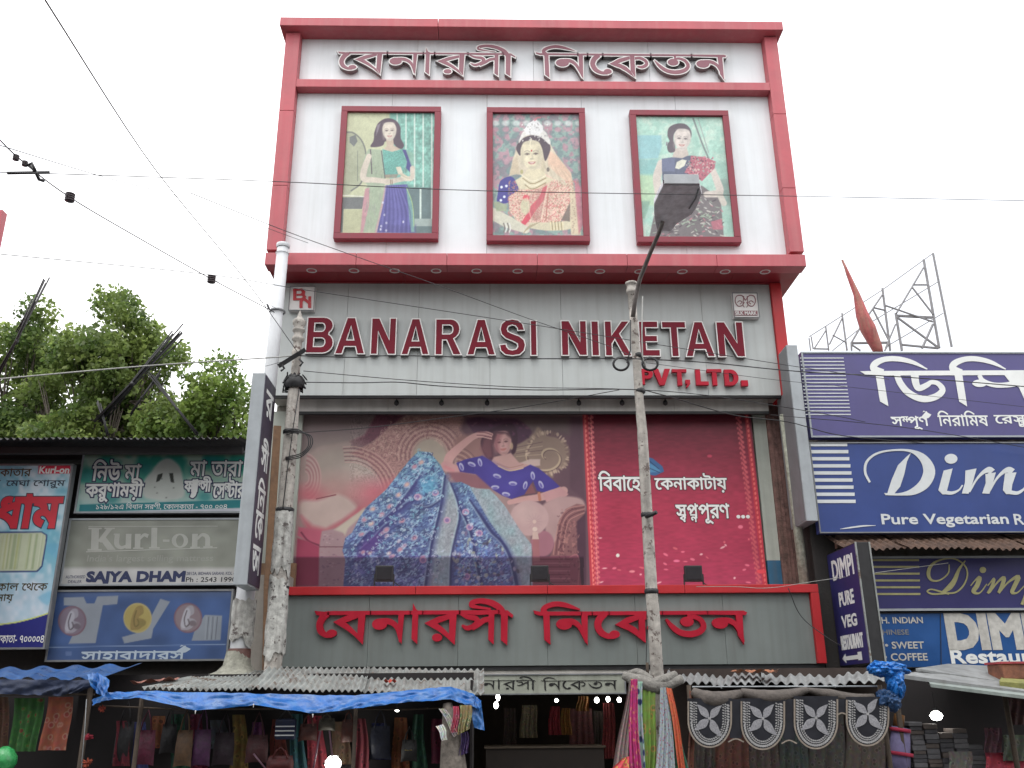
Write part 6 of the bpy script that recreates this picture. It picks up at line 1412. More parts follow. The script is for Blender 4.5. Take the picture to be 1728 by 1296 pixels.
def tree(label, base, top, spread, seed, lm, nclump, leaf=.135, squash=.8, name='leafy_tree', per=260):
    rr = np.random.default_rng(seed); rnd = random.Random(seed)
    bx, by = base; t = thing(name, (bx, by, 0), label, 'tree')
    th = top*.45; mb = MB(); mb.tube([(bx, by, 0), (bx+.1, by, th*.5), (bx+.05, by+.1, th), (bx, by, top*.8)], [.30, .24, .17, .05], 10)
    cs = []
    for k in range(nclump):
        while True:
            v = rr.uniform(-1, 1, 3)
            if .12 < np.linalg.norm(v) < 1: break
        c = np.array([bx, by, (top+th*.75)/2+.1])+v*np.array([spread, spread*.8, (top-th*.75)/2*.95])*(.75+.35*rr.random())
        c[2] = min(c[2], top+rr.uniform(-.3, .25))
        if c[2] < 4.6 and rr.random() < .8: c[2] = rr.uniform(4.8, top*.8)
        cs.append(c)
    for c in cs[::2]:
        s0 = np.array([bx, by, th*(.75+.9*rr.random())]); md = (s0+c)/2+rr.uniform(-.3, .3, 3); mb.tube([s0, md, c-np.array([0, 0, .25])], [.075, .045, .012], 5)
        for q in range(2): e = c+rr.uniform(-.35, .35, 3)-np.array([0, 0, .2]); mb.tube([md, (md+e)/2+rr.uniform(-.1, .1, 3), e], [.03, .02, .008], 4)
    mb.obj('trunk', BARK, t)
    Vs = []; 
    for c in cs:
        r = rr.uniform(.22, .66); n = int(per*(r/.5)**2)
        d = rr.normal(size=(n, 3)); d /= np.linalg.norm(d, axis=1)[:, None]; pos = c+d*(r*rr.random(n)[:, None]**.4)*np.array([1, 1, squash])
        ax = rr.normal(size=(n, 3)); ax[:, 2] -= .5; ax /= np.linalg.norm(ax, axis=1)[:, None]
        sd_ = np.cross(ax, rr.normal(size=(n, 3))); sd_ /= np.linalg.norm(sd_, axis=1)[:, None]
        l = leaf*rr.uniform(.45, 1.45, n)[:, None]; wd = l*.34
        tip = pos+ax*l; mid = pos+ax*l*.45
        nn = np.cross(ax, sd_)*l*.08
        Vs.append(np.stack([pos, mid+sd_*wd-nn, tip, mid-sd_*wd-nn], 1))
    V = np.concatenate(Vs).reshape(-1, 3); n = len(V)//4
    me = bpy.data.meshes.new('crown'); me.vertices.add(len(V)); me.vertices.foreach_set('co', V.ravel())
    i = np.arange(n)*4; F = np.stack([i, i+1, i+2, i, i+2, i+3], 1).reshape(-1, 3); me.loops.add(F.size); me.loops.foreach_set('vertex_index', F.ravel().astype(np.int32)); me.polygons.add(len(F)); me.polygons.foreach_set('loop_start', np.arange(0, F.size, 3, dtype=np.int32)); me.update(calc_edges=True)
    me.materials.append(lm); o = bpy.data.objects.new('crown', me); COL.objects.link(o); o.parent = t; me.transform(Matrix.Translation(-t.location)); return t
def tpos(px, Y): p = W(px, 700, Y); return (p[0], p[1])
def ttop(px, py, Y): return W(px, py, Y)[2]
tree('tallest leafy tree behind the shed, its rounded top between the two bamboo bundles', tpos(190, 23), ttop(190, 492, 23), 1.9, 5, LF1, 165)
tree('dark leafy tree behind the shed at the left edge', tpos(25, 24.5), ttop(30, 520, 24.5), 2.5, 6, LF1, 170)
tree('lower bright green tree behind the shed, nearest the white pole', tpos(355, 22), ttop(350, 588, 22), 1.35, 8, LF2, 100)
tree('shaded tree in the gap behind the shed beneath the tallest crown', tpos(265, 26), ttop(265, 600, 26), 2.2, 9, LF1, 80)
tree('tip of a dark tree top showing above the violet sign at the right edge', (W(1790, 600, 30)[0], 30), ttop(1790, 572, 30), 1.9, 10, LF1, 60)
# bundles of rods lashed above the shed roof
def bundle(P, label, seed, n=9, spread=.07, Y=14.6, r=.012):
    rr = random.Random(seed); mb = MB(); a = W(*P[0], Y); b = W(*P[1], Y)
    for k in range(n):
        o = np.array([rr.uniform(-1, 1), rr.uniform(-1, 1), rr.uniform(-1, 1)])*spread; e = rr.uniform(-.06, .04)
        mb.tube([a+o*.8, (a*.6+b*.4)+o*.35, b+o*1.15+(b-a)*e], r, 5)
    m2 = (a*.6+b*.4); mb.tube([m2-(b-a)*.02, m2+(b-a)*.02], spread*.6, 7); return tag(mb.obj('rod_bundle', DARK), label, 'rod bundle', 'bundles of rods above the tin roof')
bundle(((-10,650),(82,473)), 'upright lashed rods crossing the sky at the far left', 1, 7, .05)
bundle(((30,560),(58,505)), 'short bundle of rods against the dark tree at the far left', 6, 5, .05)
bundle(((165,712),(305,556)), 'thick fan-ended bundle of rods leaning right in front of the low tree', 2, 9, .07)
bundle(((332,732),(252,630)), 'rod bundle slanting down right to the tin roof', 3, 5, .04)
bundle(((183,735),(168,680)), 'short steep pair of rods at the middle of the tin roof', 4, 4, .03)
bundle(((218,700),(268,628)), 'thin rods crossing behind the fan-ended bundle', 5, 3, .03)
# ================================================================== pavement stalls
TARP = mat('blue_tarpaulin', (.012,.11,.38), .35, .35, 6, bump=.35, bscale=22, streak=.45, grime=(.10,.24,.42))
TARPD = mat('dark_blue_cloth', (.01,.02,.055), .7, .4, 6, bump=.4)
TAN = mat('dusty_wood', (.07,.052,.038), .9, .4, 8, bump=.5)
DCL = mat('shade_darkened_cloth', (.02,.017,.018), .95, .4, 4)  # near-black backing: the stalls' interior shade put into the colour
def sheet_between(top, bot, Yt, Yb, n=60, k=8, wr=.03, seed=1, m=None, name='tarpaulin', par=None):
    """hanging sheet between two photo polylines at depths Yt, Yb"""
    top = np.array(top, float); bot = np.array(bot, float); mb = MB()
    tt = lambda P, u: (np.interp(u, np.linspace(0, 1, len(P)), P[:, 0]), np.interp(u, np.linspace(0, 1, len(P)), P[:, 1]))
    def f(u, v):
        a = W(*tt(top, u), Yt); b = W(*tt(bot, u), Yb); p = a*(1-v)+b*v
        nz_ = vnoise(np.array([u*n*.22+v*2.5]), np.array([v*3.+u*5]), seed)[0]-.5; n2 = vnoise(np.array([u*n*.5-v*4]), np.array([v*4.+u*n*.1]), seed+3)[0]-.5
        return (p[0], p[1]-(nz_*1.6+n2*.7)*wr*(.4+v), p[2]+n2*wr*.35)
    mb.grid(f, n, k); return mb.obj(name, m, par)
# --- stall 1, long blue-tarp stall under the corrugated roof
st1 = thing('market_stall', (-2.5, 13, 0), 'market stall under the long corrugated tin roof with a blue tarpaulin valance', 'stall')
zF = lambda x, y, Y: W(x, y, Y)[2]
fr_ = [(240,1161),(420,1164),(610,1168),(812,1173)]; bk_ = [(330,1143),(455,1129),(620,1128),(812,1129)]
for k in range(3):
    a = W(*fr_[k], 12.5); b = W(*fr_[k+1], 12.5); c = W(*bk_[k+1], 14.3 if k else 14.1); d = W(*bk_[k], 14.3 if k > 1 else 13.6)
    dz = .015*(k % 2); [p.__setitem__(2, p[2]+dz) for p in (a, b, c, d)]
    corr('roof_sheet', [a, b+np.array([.04, 0, 0]), c+np.array([.04, 0, 0]), d], 18, .020, GALV, st1, jag=.05, dents=.03)
sheet_between([(155,1181),(185,1168),(240,1166),(330,1168),(430,1170),(530,1173),(610,1173),(700,1164),(760,1158),(800,1172),(812,1183)], [(157,1190),(185,1180),(235,1177),(330,1199),(430,1190),(528,1204),(600,1196),(690,1184),(760,1181),(798,1192),(810,1200)], 12.46, 12.3, 150, 10, .05, 4, TARP, 'tarpaulin_valance', st1)
sheet_between([(792,1186),(812,1186)], [(800,1228),(818,1233)], 12.4, 12.35, 8, 12, .05, 5, TARP, 'loose_tarpaulin_end', st1)
for x in (236, 600):
    p = W(x, 1190, 12.55); MB().tube([(p[0], 12.6, 0), (p[0], 12.6, zF(x, 1170, 12.6))], .03, 6).obj('post', TAN, st1)
a = W(150, 1200, 13.9)[0]; b = W(800, 1200, 13.9)[0]
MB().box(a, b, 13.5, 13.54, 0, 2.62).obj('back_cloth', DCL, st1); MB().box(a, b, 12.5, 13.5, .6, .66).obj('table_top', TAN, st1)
MB().box(b-.03, b, 12.7, 13.9, 0, 2.5).obj('side_cloth', DCL, st1)
wp_ = [W(300, 1197, 12.9), W(500, 1196, 12.9), W(690, 1197, 12.9)]; MB().tube([W(150, 1190, 12.9)]+wp_+[W(800, 1192, 12.9)], .012, 6).obj('hanging_rail', TAN, st1)
m = MB(); 
for (x, y) in ((330,1200),(528,1206),(428,1189)): p = W(x, y, 12.28); m.lathe([(0,-.012),(.012,0),(0,.012)], p, 8); m.tube([p, p-np.array([0,0,.035])], .005, 5)
m.obj('tie_knots', TRIM, st1)
# litter on the roof
p = W(658, 1153, 13.0); tag(MB().grid(lambda u, v: (p[0]+(u-.5)*.16, p[1]+(v-.5)*.14, p[2]+.03+.03*math.sin(u*9)*math.cos(v*5)), 8, 6).obj('rag', mat('red_rag', (.42,.06,.04), .8, .5, 30)), 'small red and yellow rag lying on the corrugated roof', 'rag')
p = W(245, 1156, 13.0); tag(MB().grid(lambda u, v: (p[0]-.15+u*.55, p[1]+(v-.5)*.35, p[2]+.03+.025*math.sin(u*14+1)*math.cos(v*6)+u*.05), 14, 6).obj('plastic_sheet', mat('pink_plastic', (.30,.13,.10), .5, .6, 14)), 'crumpled orange pink plastic at the left end of the corrugated roof', 'plastic sheet')
# bags and clothes hung in stall 1
def bag(px, py0, py1, wpx, Y, m, label, strap=26, group='handbags hanging in the blue tarp stall'):
    p = W(px, py1, Y); q = W(px, py0, Y); h = q[2]-p[2]; wd = wpx/FPX*Y
    t = thing('handbag', (p[0], Y, p[2]), label, 'handbag', group)
    mb = MB()
    def f(u, v):
        s = 1-.14*v; bul = .11*math.sin(math.pi*min(1, v*1.0+.08))*(1-.35*v)
        x = (u-.5)*wd*s; e = (1-abs(2*u-1)**3); c = .04*wd*math.sin(v*9+u*3)
        return (p[0]+x+c*.3, Y-bul*e*.6, p[2]+v*h-.02*(1-v)*(1-e))
    mb.grid(f, 14, 12); mb.grid(lambda u, v: (lambda a: (a[0], 2*Y-a[1]+.0, a[2]))(f(u, v)), 14, 12)
    mb.obj('body', m, t)
    zt_ = q[2]+strap/FPX*Y
    MB().tube([(p[0]-wd*.26, Y-.03, q[2]-.03), (p[0]-wd*.18, Y-.02, (q[2]+zt_)/2), (p[0]-wd*.02, Y, zt_), (p[0]+wd*.16, Y-.02, (q[2]+zt_)/2), (p[0]+wd*.26, Y-.03, q[2]-.03)], .011, 5).obj('strap', m, t)
BM = lambda n, c: mat(n, tuple(v*.5 for v in c), .6, .5, 14, bump=.5)
for a in ((241,1232,1290,33,12.75,BM('magenta_leatherette',(.16,.012,.05)),'rounded magenta handbag under the tarpaulin point',30), (307,1232,1292,28,12.8,BM('tan_leatherette',(.17,.09,.04)),'tan handbag touching a purple one',30),
          (337,1231,1291,30,12.85,BM('purple_leatherette',(.10,.02,.10)),'purple and pink handbag right of the tan one',32), (282,1222,1270,26,13.1,BM('black_leatherette',(.02,.02,.025)),'black handbag between the magenta and tan ones',24),
          (375,1236,1290,34,13.0,BM('plum_cloth',(.035,.015,.03)),'dim plum bag right of the purple handbag',30), (432,1240,1286,36,12.95,BM('dull_red_cloth',(.09,.015,.02)),'dull red bag near the middle of the stall',34),
          (519,1221,1249,30,12.9,BM('brick_red_cloth',(.12,.03,.02)),'small brick red bag beside the blue striped one',14), (587,1214,1252,24,12.9,BM('orange_red_cloth',(.13,.03,.015)),'small orange red bag hanging alone',12),
          (551,1212,1232,28,12.9,BM('khaki_cloth',(.10,.09,.06)),'small khaki pouch on long purple straps',6), (205,1218,1285,30,13.2,BM('charcoal_cloth',(.03,.03,.035)),'charcoal bag at the left end of the stall',30), (640,1225,1280,34,13.2,BM('navy_cloth',(.015,.02,.05)),'navy bag before the stall post',24),
          (472,1275,1300,44,12.8,BM('scarlet_cloth',(.16,.02,.02)),'scarlet bag cut off by the picture bottom under the striped one',12), (690,1248,1284,26,12.9,BM('black_printed_cloth',(.02,.02,.02)),'black pouch with a yellow ring emblem',18)):
    bag(*a[:7], strap=a[7])
p = W(689, 1266, 12.82); tag(MB().lathe([(.03,0),(.05,.0),(.05,.004)], (p[0], p[1], p[2]), 14).obj('badge', mat('yellow_badge', (.4,.3,.05), .5)), 'yellow ring emblem on the black pouch', 'badge')
# blue striped bag
p = W(480, 1248, 12.85); q = W(480, 1213, 12.85); t = thing('handbag', tuple(p), 'small navy bag with pale stripes', 'handbag', 'handbags hanging in the blue tarp stall')
MB().box(p[0]-.135, p[0]+.135, 12.83, 12.93, p[2], q[2]).obj('body', BM('navy_stripe_cloth', (.012,.025,.09)), t, bevel=.03)
for k in range(3): MB().box(p[0]-.125, p[0]+.125, 12.822, 12.829, p[2]+.045+.055*k, p[2]+.060+.055*k).obj('stripe', PALE, t)
MB().tube([(p[0]-.1, 12.87, q[2]-.01), (p[0], 12.87, q[2]+.12), (p[0]+.1, 12.87, q[2]-.01)], .01, 5).obj('strap', DARK, t)
# straps / tripod like poles, light behind
for (x1, y1, x2, y2, lab) in ((541,1233,528,1300,'long purple strap left of the lantern'), (556,1233,561,1280,'long purple strap meeting the lantern'), (428,1272,450,1300,'pale slanting rod at the stall bottom')):
    tag(MB().tube([W(x1, y1, 12.7), W(x2, y2, 12.7)], .012, 5).obj('hanging_rod', mat('mauve_rod', (.14,.07,.10), .5)), lab, 'rod')
BULB = emis('lit_bulb', (1, .98, .92), 14)
def bulb(px, py, Y, r, lab, h=1.4):
    p = W(px, py, Y); t = thing('lit_bulb', tuple(p), lab, 'light bulb', 'lit bulbs'); MB().lathe([(0, -r*h), (r*.7, -r*h*.75), (r, 0), (r*.75, r*h*.6), (r*.35, r*h), (0, r*h)], tuple(p), 12).obj('glass', BULB, t)
    MB().tube([p+np.array([0, 0, r*h*.95]), p+np.array([0, 0, r*h+.04])], r*.4, 8).tube([p+np.array([0, 0, r*h]), p+np.array([.0, .02, r*h+.25])], .004, 4).obj('holder', DARK, t)
bulb(840, 1177, 15.5, .036, 'lit bulb under the left end of the header board, upper of two', 1.5); bulb(837, 1190, 15.35, .036, 'lit bulb just below another at the left of the shop door', 1.5)
bulb(939, 1182, 16.2, .033, 'lit bulb alone in the middle of the shop doorway', .9); bulb(1007, 1181.5, 15.8, .04, 'leftmost of the three lit bulbs at the right of the doorway', 1.1); bulb(1026, 1180, 16.0, .034, 'middle of the three lit bulbs at the right of the doorway', 1.3); bulb(1045, 1181, 15.9, .037, 'rightmost of the three lit bulbs, by the scarves', 1.1)
bulb(670, 1199, 13.2, .028, 'small lit bulb under the tarpaulin near the stall post', .6); bulb(1580, 1208, 13.4, .085, 'big bright lamp in the stall at the right', .75)
# lantern: round lit disc crossed by a guard
p = W(562, 1288, 12.9); t = thing('guarded_lamp', tuple(p), 'round lit lamp crossed by a dark wire guard, at the picture bottom', 'lamp')
MB().lathe([(0, -.11), (.07, -.09), (.105, -.02), (.10, .03), (.05, .085), (0, .09)], tuple(p), 16).obj('glass', BULB, t)
MB().tube([p+np.array([-.115, -.1, .0]), p+np.array([.115, -.1, .0])], .007, 5).tube([p+np.array([0, -.11, -.12]), p+np.array([0, -.11, .12])], .007, 5).obj('guard', DARK, t)
# trunk-like post at the stall corner with rags
pb = W(765, 1296, 12.4); tp_ = W(755, 1200, 12.4)
sp_ = thing('stall_post', (pb[0], 12.4, 0), 'thick weathered trunk-like post at the corner of the blue tarp stall', 'post')
MB().tube([(pb[0], 12.4, 0), (pb[0], 12.4, pb[2]), (pb[0]-.03, 12.4, W(760, 1240, 12.4)[2]), (tp_[0], 12.4, tp_[2]+.1)], [.2, .17, .13, .06], 12).obj('trunk', mat('grey_bark', (.16,.14,.12), .95, .5, 14, bump=.8), sp_)
def drape(name, pts_top, pts_bot, Yt, Yb, m, label, cat='scarf', group=None, n=22, k=26, fold=.03, nf=4, seed=0):
    mb = MB()
    def f(u, v):
        a = W(pts_top[0][0]*(1-u)+pts_top[1][0]*u, pts_top[0][1]*(1-u)+pts_top[1][1]*u, Yt); b = W(pts_bot[0][0]*(1-u)+pts_bot[1][0]*u, pts_bot[0][1]*(1-u)+pts_bot[1][1]*u, Yb)
        v2 = v; p = a*(1-v2)+b*v2; w_ = math.sin(u*nf*2*math.pi+seed+v*1.2)*.7+math.sin(u*nf*3.7+seed*2+v*2)*.4
        return (p[0]+.012*math.sin(v*5+seed), p[1]-w_*fold*(.4+.8*v), p[2])
    mb.grid(f, n, k); o = mb.obj(name, m); return tag(o, label, cat, group)
C = cloth_mat
drape('cloth_strip', ((740,1196),(752,1196)), ((768,1244),(776,1238)), 12.3, 12.2, C('whitish_cloth',(.35,.33,.30),(.45,.43,.40),(.2,.2,.2)), 'pale rag strip tied down the corner post')
drape('cloth_strip', ((735,1226),(748,1222)), ((748,1250),(757,1248)), 12.2, 12.15, C('bleached_cloth',(.5,.5,.48),(.5,.5,.5),(.3,.3,.3)), 'white knotted rag on the left of the corner post')
drape('cloth_strip', ((764,1192),(774,1192)), ((762,1236),(774,1236)), 12.25, 12.2, C('rose_cloth',(.35,.05,.09),(.4,.15,.2),(.2,.05,.05)), 'rose pink strip hanging on the corner post')
drape('cloth_strip', ((776,1190),(796,1190)), ((774,1240),(794,1230)), 12.25, 12.2, C('mustard_print',(.20,.16,.07),(.3,.28,.18),(.05,.12,.04)), 'mustard and green printed cloth by the corner post')
drape('cloth_strip', ((777,1238),(790,1234)), ((776,1276),(792,1270)), 12.3, 12.3, C('violet_cloth',(.05,.03,.10),(.12,.08,.2),(.05,.02,.1)), 'dark violet cloth below the mustard one')
# --- stall 0 at far left
st0 = thing('market_stall', (-8, 13, 0), 'clothes stall at the left edge under a blue plastic covered roof', 'stall')
a, b = W(-40, 1146, 12.5), W(176, 1146, 12.5); c, d = W(240, 1122, 13.6), W(-40, 1130, 13.6)
corr('roof_sheet', [a, b, c, d], 5, .03, mat('blue_roof_plastic', (.02,.085,.26), .35, .4, 4, streak=.4, grime=(.15,.2,.28)), st0, seg=8)
sheet_between([(-40,1147),(60,1146),(120,1148),(182,1146)], [(-40,1170),(40,1172),(100,1174),(130,1168)], 12.45, 12.4, 60, 8, .05, 14, TARPD, 'valance', st0)
sheet_between([(148,1138),(165,1136),(185,1146)], [(160,1166),(170,1172),(184,1176)], 12.35, 12.25, 16, 10, .09, 15, TARP, 'bunched_tarpaulin', st0)
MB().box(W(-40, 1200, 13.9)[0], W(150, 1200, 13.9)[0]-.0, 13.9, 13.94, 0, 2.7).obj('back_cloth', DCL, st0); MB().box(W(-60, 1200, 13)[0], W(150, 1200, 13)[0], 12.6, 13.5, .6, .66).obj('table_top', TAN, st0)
p = W(145, 1220, 12.6); MB().tube([(p[0], 12.6, 0), (p[0], 12.6, zF(145, 1160, 12.6))], .035, 6).obj('post', TAN, st0)
p = W(150, 1160, 12.6); MB().tube([W(-40, 1172, 12.75), W(160, 1172, 12.75)], .012, 6).obj('hanging_rail', TAN, st0)
GA = 'clothes hanging in the left stall'
drape('hanging_cloth', ((-30,1176),(14,1176)), ((-30,1262),(16,1262)), 12.7, 12.7, C('brown_orange_cloth',(.05,.02,.01),(.08,.035,.02),(.04,.012,.01)), 'brown orange cloth at the very left edge', 'cloth', GA)
drape('hanging_cloth', ((24,1178),(76,1178)), ((18,1268),(62,1268)), 12.7, 12.66, C('green_print',(.015,.07,.012),(.03,.11,.02),(.10,.02,.01), 10), 'bright green printed cloth, second from the left edge', 'cloth', GA)
drape('hanging_cloth', ((82,1176),(124,1176)), ((68,1266),(114,1266)), 12.65, 12.6, C('flame_print',(.16,.04,.02),(.20,.10,.07),(.14,.02,.015), 9), 'orange red floral cloth in the left stall', 'cloth', GA, nf=2)
p = W(6, 1284, 12.3); tag(MB().lathe([(0,-.16),(.1,-.13),(.155,-.03),(.15,.05),(.10,.13),(.03,.17),(0,.17)], tuple(p), 18).obj('polythene_bag', mat('green_polythene', (.04,.30,.09), .25, .4, 12, bump=.6)), 'bulging bright green polythene bag at the bottom left corner', 'bag')
for (x, y, r, cc, lab) in ((172,1196,.05,(.30,.05,.03),'red orange pompom at the left stall post, topmost'), (150,1245,.055,(.28,.02,.04),'red pompom halfway down the left stall post'), (147,1288,.07,(.30,.06,.03),'orange red pompom at the picture bottom by the left stall post')):
    p = W(x, y, 12.4); mb = MB(); rr = random.Random(int(x+y))
    for k in range(26):
        dv = Vector((rr.gauss(0, 1), rr.gauss(0, 1), rr.gauss(0, 1))).normalized(); q = Vector(p)+dv*r; mb.tube([tuple(Vector(p)+dv*r*.2), tuple(q)], [.016, .004], 4)
    tag(mb.obj('pompom', mat('pompom_%d' % int(y), cc, .9, .4, 40)), lab, 'pompom', 'pompoms on the left stall post')
tag(MB().tube([W(146, 1180, 12.35), W(143, 1230, 12.35), W(137, 1300, 12.35)], [.005,.004,.006], 5).obj('cord', GALVL), 'thin pale cord hanging beside the left stall post', 'cord')
# --- scarves round the foot of the street lamp
GS = 'scarves hanging around the lamp post'
WC = mat('grey_rope_cloth', (.22,.21,.19), .95, .4, 18, bump=.8, bscale=30)
kn = thing('tied_cloth_roll', tuple(W(1100, 1152, 12.6)), 'thick grey cloth and rope knotted around the foot of the lamp post', 'cloth roll')
for P, r in (([(1052,1140,12.5),(1080,1150,12.4),(1110,1158,12.4),(1150,1146,12.5)], [.05,.09,.10,.06]), ([(1062,1138,12.6),(1078,1136,12.5),(1098,1150,12.4),(1090,1162,12.4)], [.05,.06,.06,.04]), ([(1085,1158,12.35),(1118,1148,12.4),(1140,1138,12.5)], [.05,.07,.05])):
    MB().tube(catmull([W(*p) for p in P], 6), np.interp(np.linspace(0, 1, (len(P)-1)*6+1), np.linspace(0, 1, len(r)), r), 10).obj('roll', WC, kn)
p = W(1088, 1140, 12.5); MB().tube([W(1092, 1118, 12.5), W(1093, 1145, 12.5)], .02, 5).obj('stick', TAN, kn)
drape('scarf', ((1060,1150),(1070,1150)), ((1034,1300),(1068,1300)), 12.35, 12.2, C('rose_grey_print',(.20,.16,.15),(.30,.10,.13),(.22,.20,.18),26), 'greyish rose scarf, leftmost in the bundle', 'scarf', GS, seed=1)
drape('scarf', ((1063,1146),(1074,1146)), ((1062,1300),(1082,1300)), 12.25, 12.1, C('magenta_print',(.38,.03,.15),(.45,.12,.2),(.5,.2,.08),16), 'bright magenta floral scarf, second from the left in the bundle', 'scarf', GS, seed=2)
drape('scarf', ((1076,1150),(1084,1150)), ((1074,1300),(1088,1300)), 12.3, 12.15, C('mint_dotted',(.30,.40,.38),(.03,.04,.12),(.02,.03,.1),9), 'narrow mint scarf with navy dots', 'scarf', GS, nf=2, seed=3)
drape('scarf', ((1086,1160),(1108,1160)), ((1084,1300),(1106,1300)), 12.35, 12.2, C('green_orange_print',(.14,.22,.04),(.32,.18,.06),(.08,.14,.03),9), 'green scarf with orange and red blotches', 'scarf', GS, nf=3, seed=4)
drape('scarf', ((1116,1160),(1126,1160)), ((1107,1300),(1140,1300)), 12.3, 12.1, C('grey_blue_print',(.26,.30,.32),(.18,.20,.24),(.30,.08,.1),26), 'pale grey blue speckled scarf', 'scarf', GS, seed=5)
drape('scarf', ((1124,1160),(1134,1162)), ((1146,1300),(1158,1300)), 12.28, 12.1, C('orange_red_scarf',(.42,.09,.04),(.42,.12,.06),(.3,.05,.03),14), 'orange red scarf, rightmost in the bundle', 'scarf', GS, nf=2, seed=6)
drape('scarf', ((1121,1158),(1127,1160)), ((1140,1300),(1164,1300)), 12.34, 12.2, C('deep_green_scarf',(.04,.14,.09),(.08,.2,.14),(.1,.1,.05),18), 'deep green scarf behind the orange one', 'scarf', GS, nf=2, seed=7)
drape('scarf', ((1048,1280),(1060,1276)), ((1024,1310),(1066,1310)), 12.15, 12.0, C('red_gold_scarf',(.40,.04,.05),(.35,.22,.04),(.3,.02,.04),12), 'red and gold cloth bunched at the picture bottom below the scarves', 'scarf', GS, nf=2, seed=8)
# --- stall 2: right, with the black scalloped valance
st2 = thing('market_stall', (3.6, 13, 0), 'market stall under a ragged grey tin sheet right of the lamp post', 'stall')
for k, (fa, fb, ba, bb) in enumerate((((1118,1152),(1290,1152),(1130,1136),(1290,1138)), ((1285,1153),(1500,1150),(1285,1139),(1495,1134)))):
    corr('roof_sheet', [W(*fa, 12.6), W(*fb, 12.6), W(*bb, 13.8), W(*ba, 13.8)], 13, .024, mat('grey_weathered_tin', (.26,.27,.27), .7, .4, 4, bump=.4, streak=.4), st2, jag=.09, dents=.10)
p = W(1268, 1139, 13.0); tag(MB().grid(lambda u, v: (p[0]-.25+u*.6, p[1]+(v-.5)*.3, p[2]+.05+.025*math.sin(u*14)*math.cos(v*6)), 16, 6).obj('plastic_wrapper', mat('orange_wrapper', (.36,.15,.08), .5, .7, 22)), 'torn orange and white wrapper on the grey tin roof', 'wrapper')
MB().tube([W(1168, 1159, 12.3), W(1480, 1158, 12.3)], .010, 8).obj('rod', GALVL, st2)
ROLL = mat('dusty_brown_cloth', (.11,.095,.085), .95, .4, 9, bump=.7)
for P, r in (([(1168,1166,12.3),(1190,1178,12.25),(1215,1180,12.25),(1252,1170,12.3)], [.05,.10,.10,.05]), ([(1250,1168,12.3),(1290,1176,12.25),(1325,1174,12.25),(1362,1164,12.3)], [.05,.09,.08,.04]), ([(1362,1164,12.3),(1400,1172,12.3),(1440,1178,12.3),(1475,1176,12.3)], [.03,.07,.06,.04])):
    MB().tube(catmull([W(*q) for q in P], 6), np.interp(np.linspace(0, 1, (len(P)-1)*6+1), np.linspace(0, 1, len(r)), r), 10).obj('rolled_cloth', ROLL, st2)
a = W(1125, 1200, 13.6)[0]; b = W(1500, 1200, 13.6)[0]
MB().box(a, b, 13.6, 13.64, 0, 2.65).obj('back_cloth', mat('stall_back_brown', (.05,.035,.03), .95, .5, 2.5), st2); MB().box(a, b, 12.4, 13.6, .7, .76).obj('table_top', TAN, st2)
for x in (1165, 1490): p = W(x, 1200, 12.5); MB().tube([(p[0], 12.5, 0), (p[0], 12.5, zF(x, 1156, 12.5))], .03, 6).obj('post', TAN, st2)
NV = mat('black_satin', (.012,.013,.02), .5, .3, 9); SIL = mat('silver_thread', (.30,.30,.32), .45, .4, 60, bump=.5); BEAD = mat('pale_beads', (.36,.36,.36), .4, .3, 30); PIPE_ = mat('beige_piping', (.27,.23,.19), .8, .3, 20)
FV = FY(12.18); K8 = (1100, 1120, 4.0186)
val = thing('toran', tuple(W(1340, 1210, 12.2)), 'black scalloped door valance with four silver flower motifs', 'door hanging')
v8 = lambda P: [FV.px(1100+p[0]/4.0186, 1120+p[1]/4.0186) for p in P]
for k, (xa, xb, yb) in enumerate(((530, 612, 505), (892, 972, 515), (1255, 1325, 330))):
    shapes_obj('connecting_band', [(v8([(xa, 240), (xb, 240), (xb, yb), (xa, yb)]), [])], FV, -.012, -.008, [NV, NV], val)
    shapes_obj('piping', [(v8(brush([(xa-12, yb+26, 9), ((xa+xb)/2, yb+4, 9), (xb+12, yb+26, 9)], 4)[0]), [])], FV, -.008, -.001, [PIPE_, PIPE_], val)
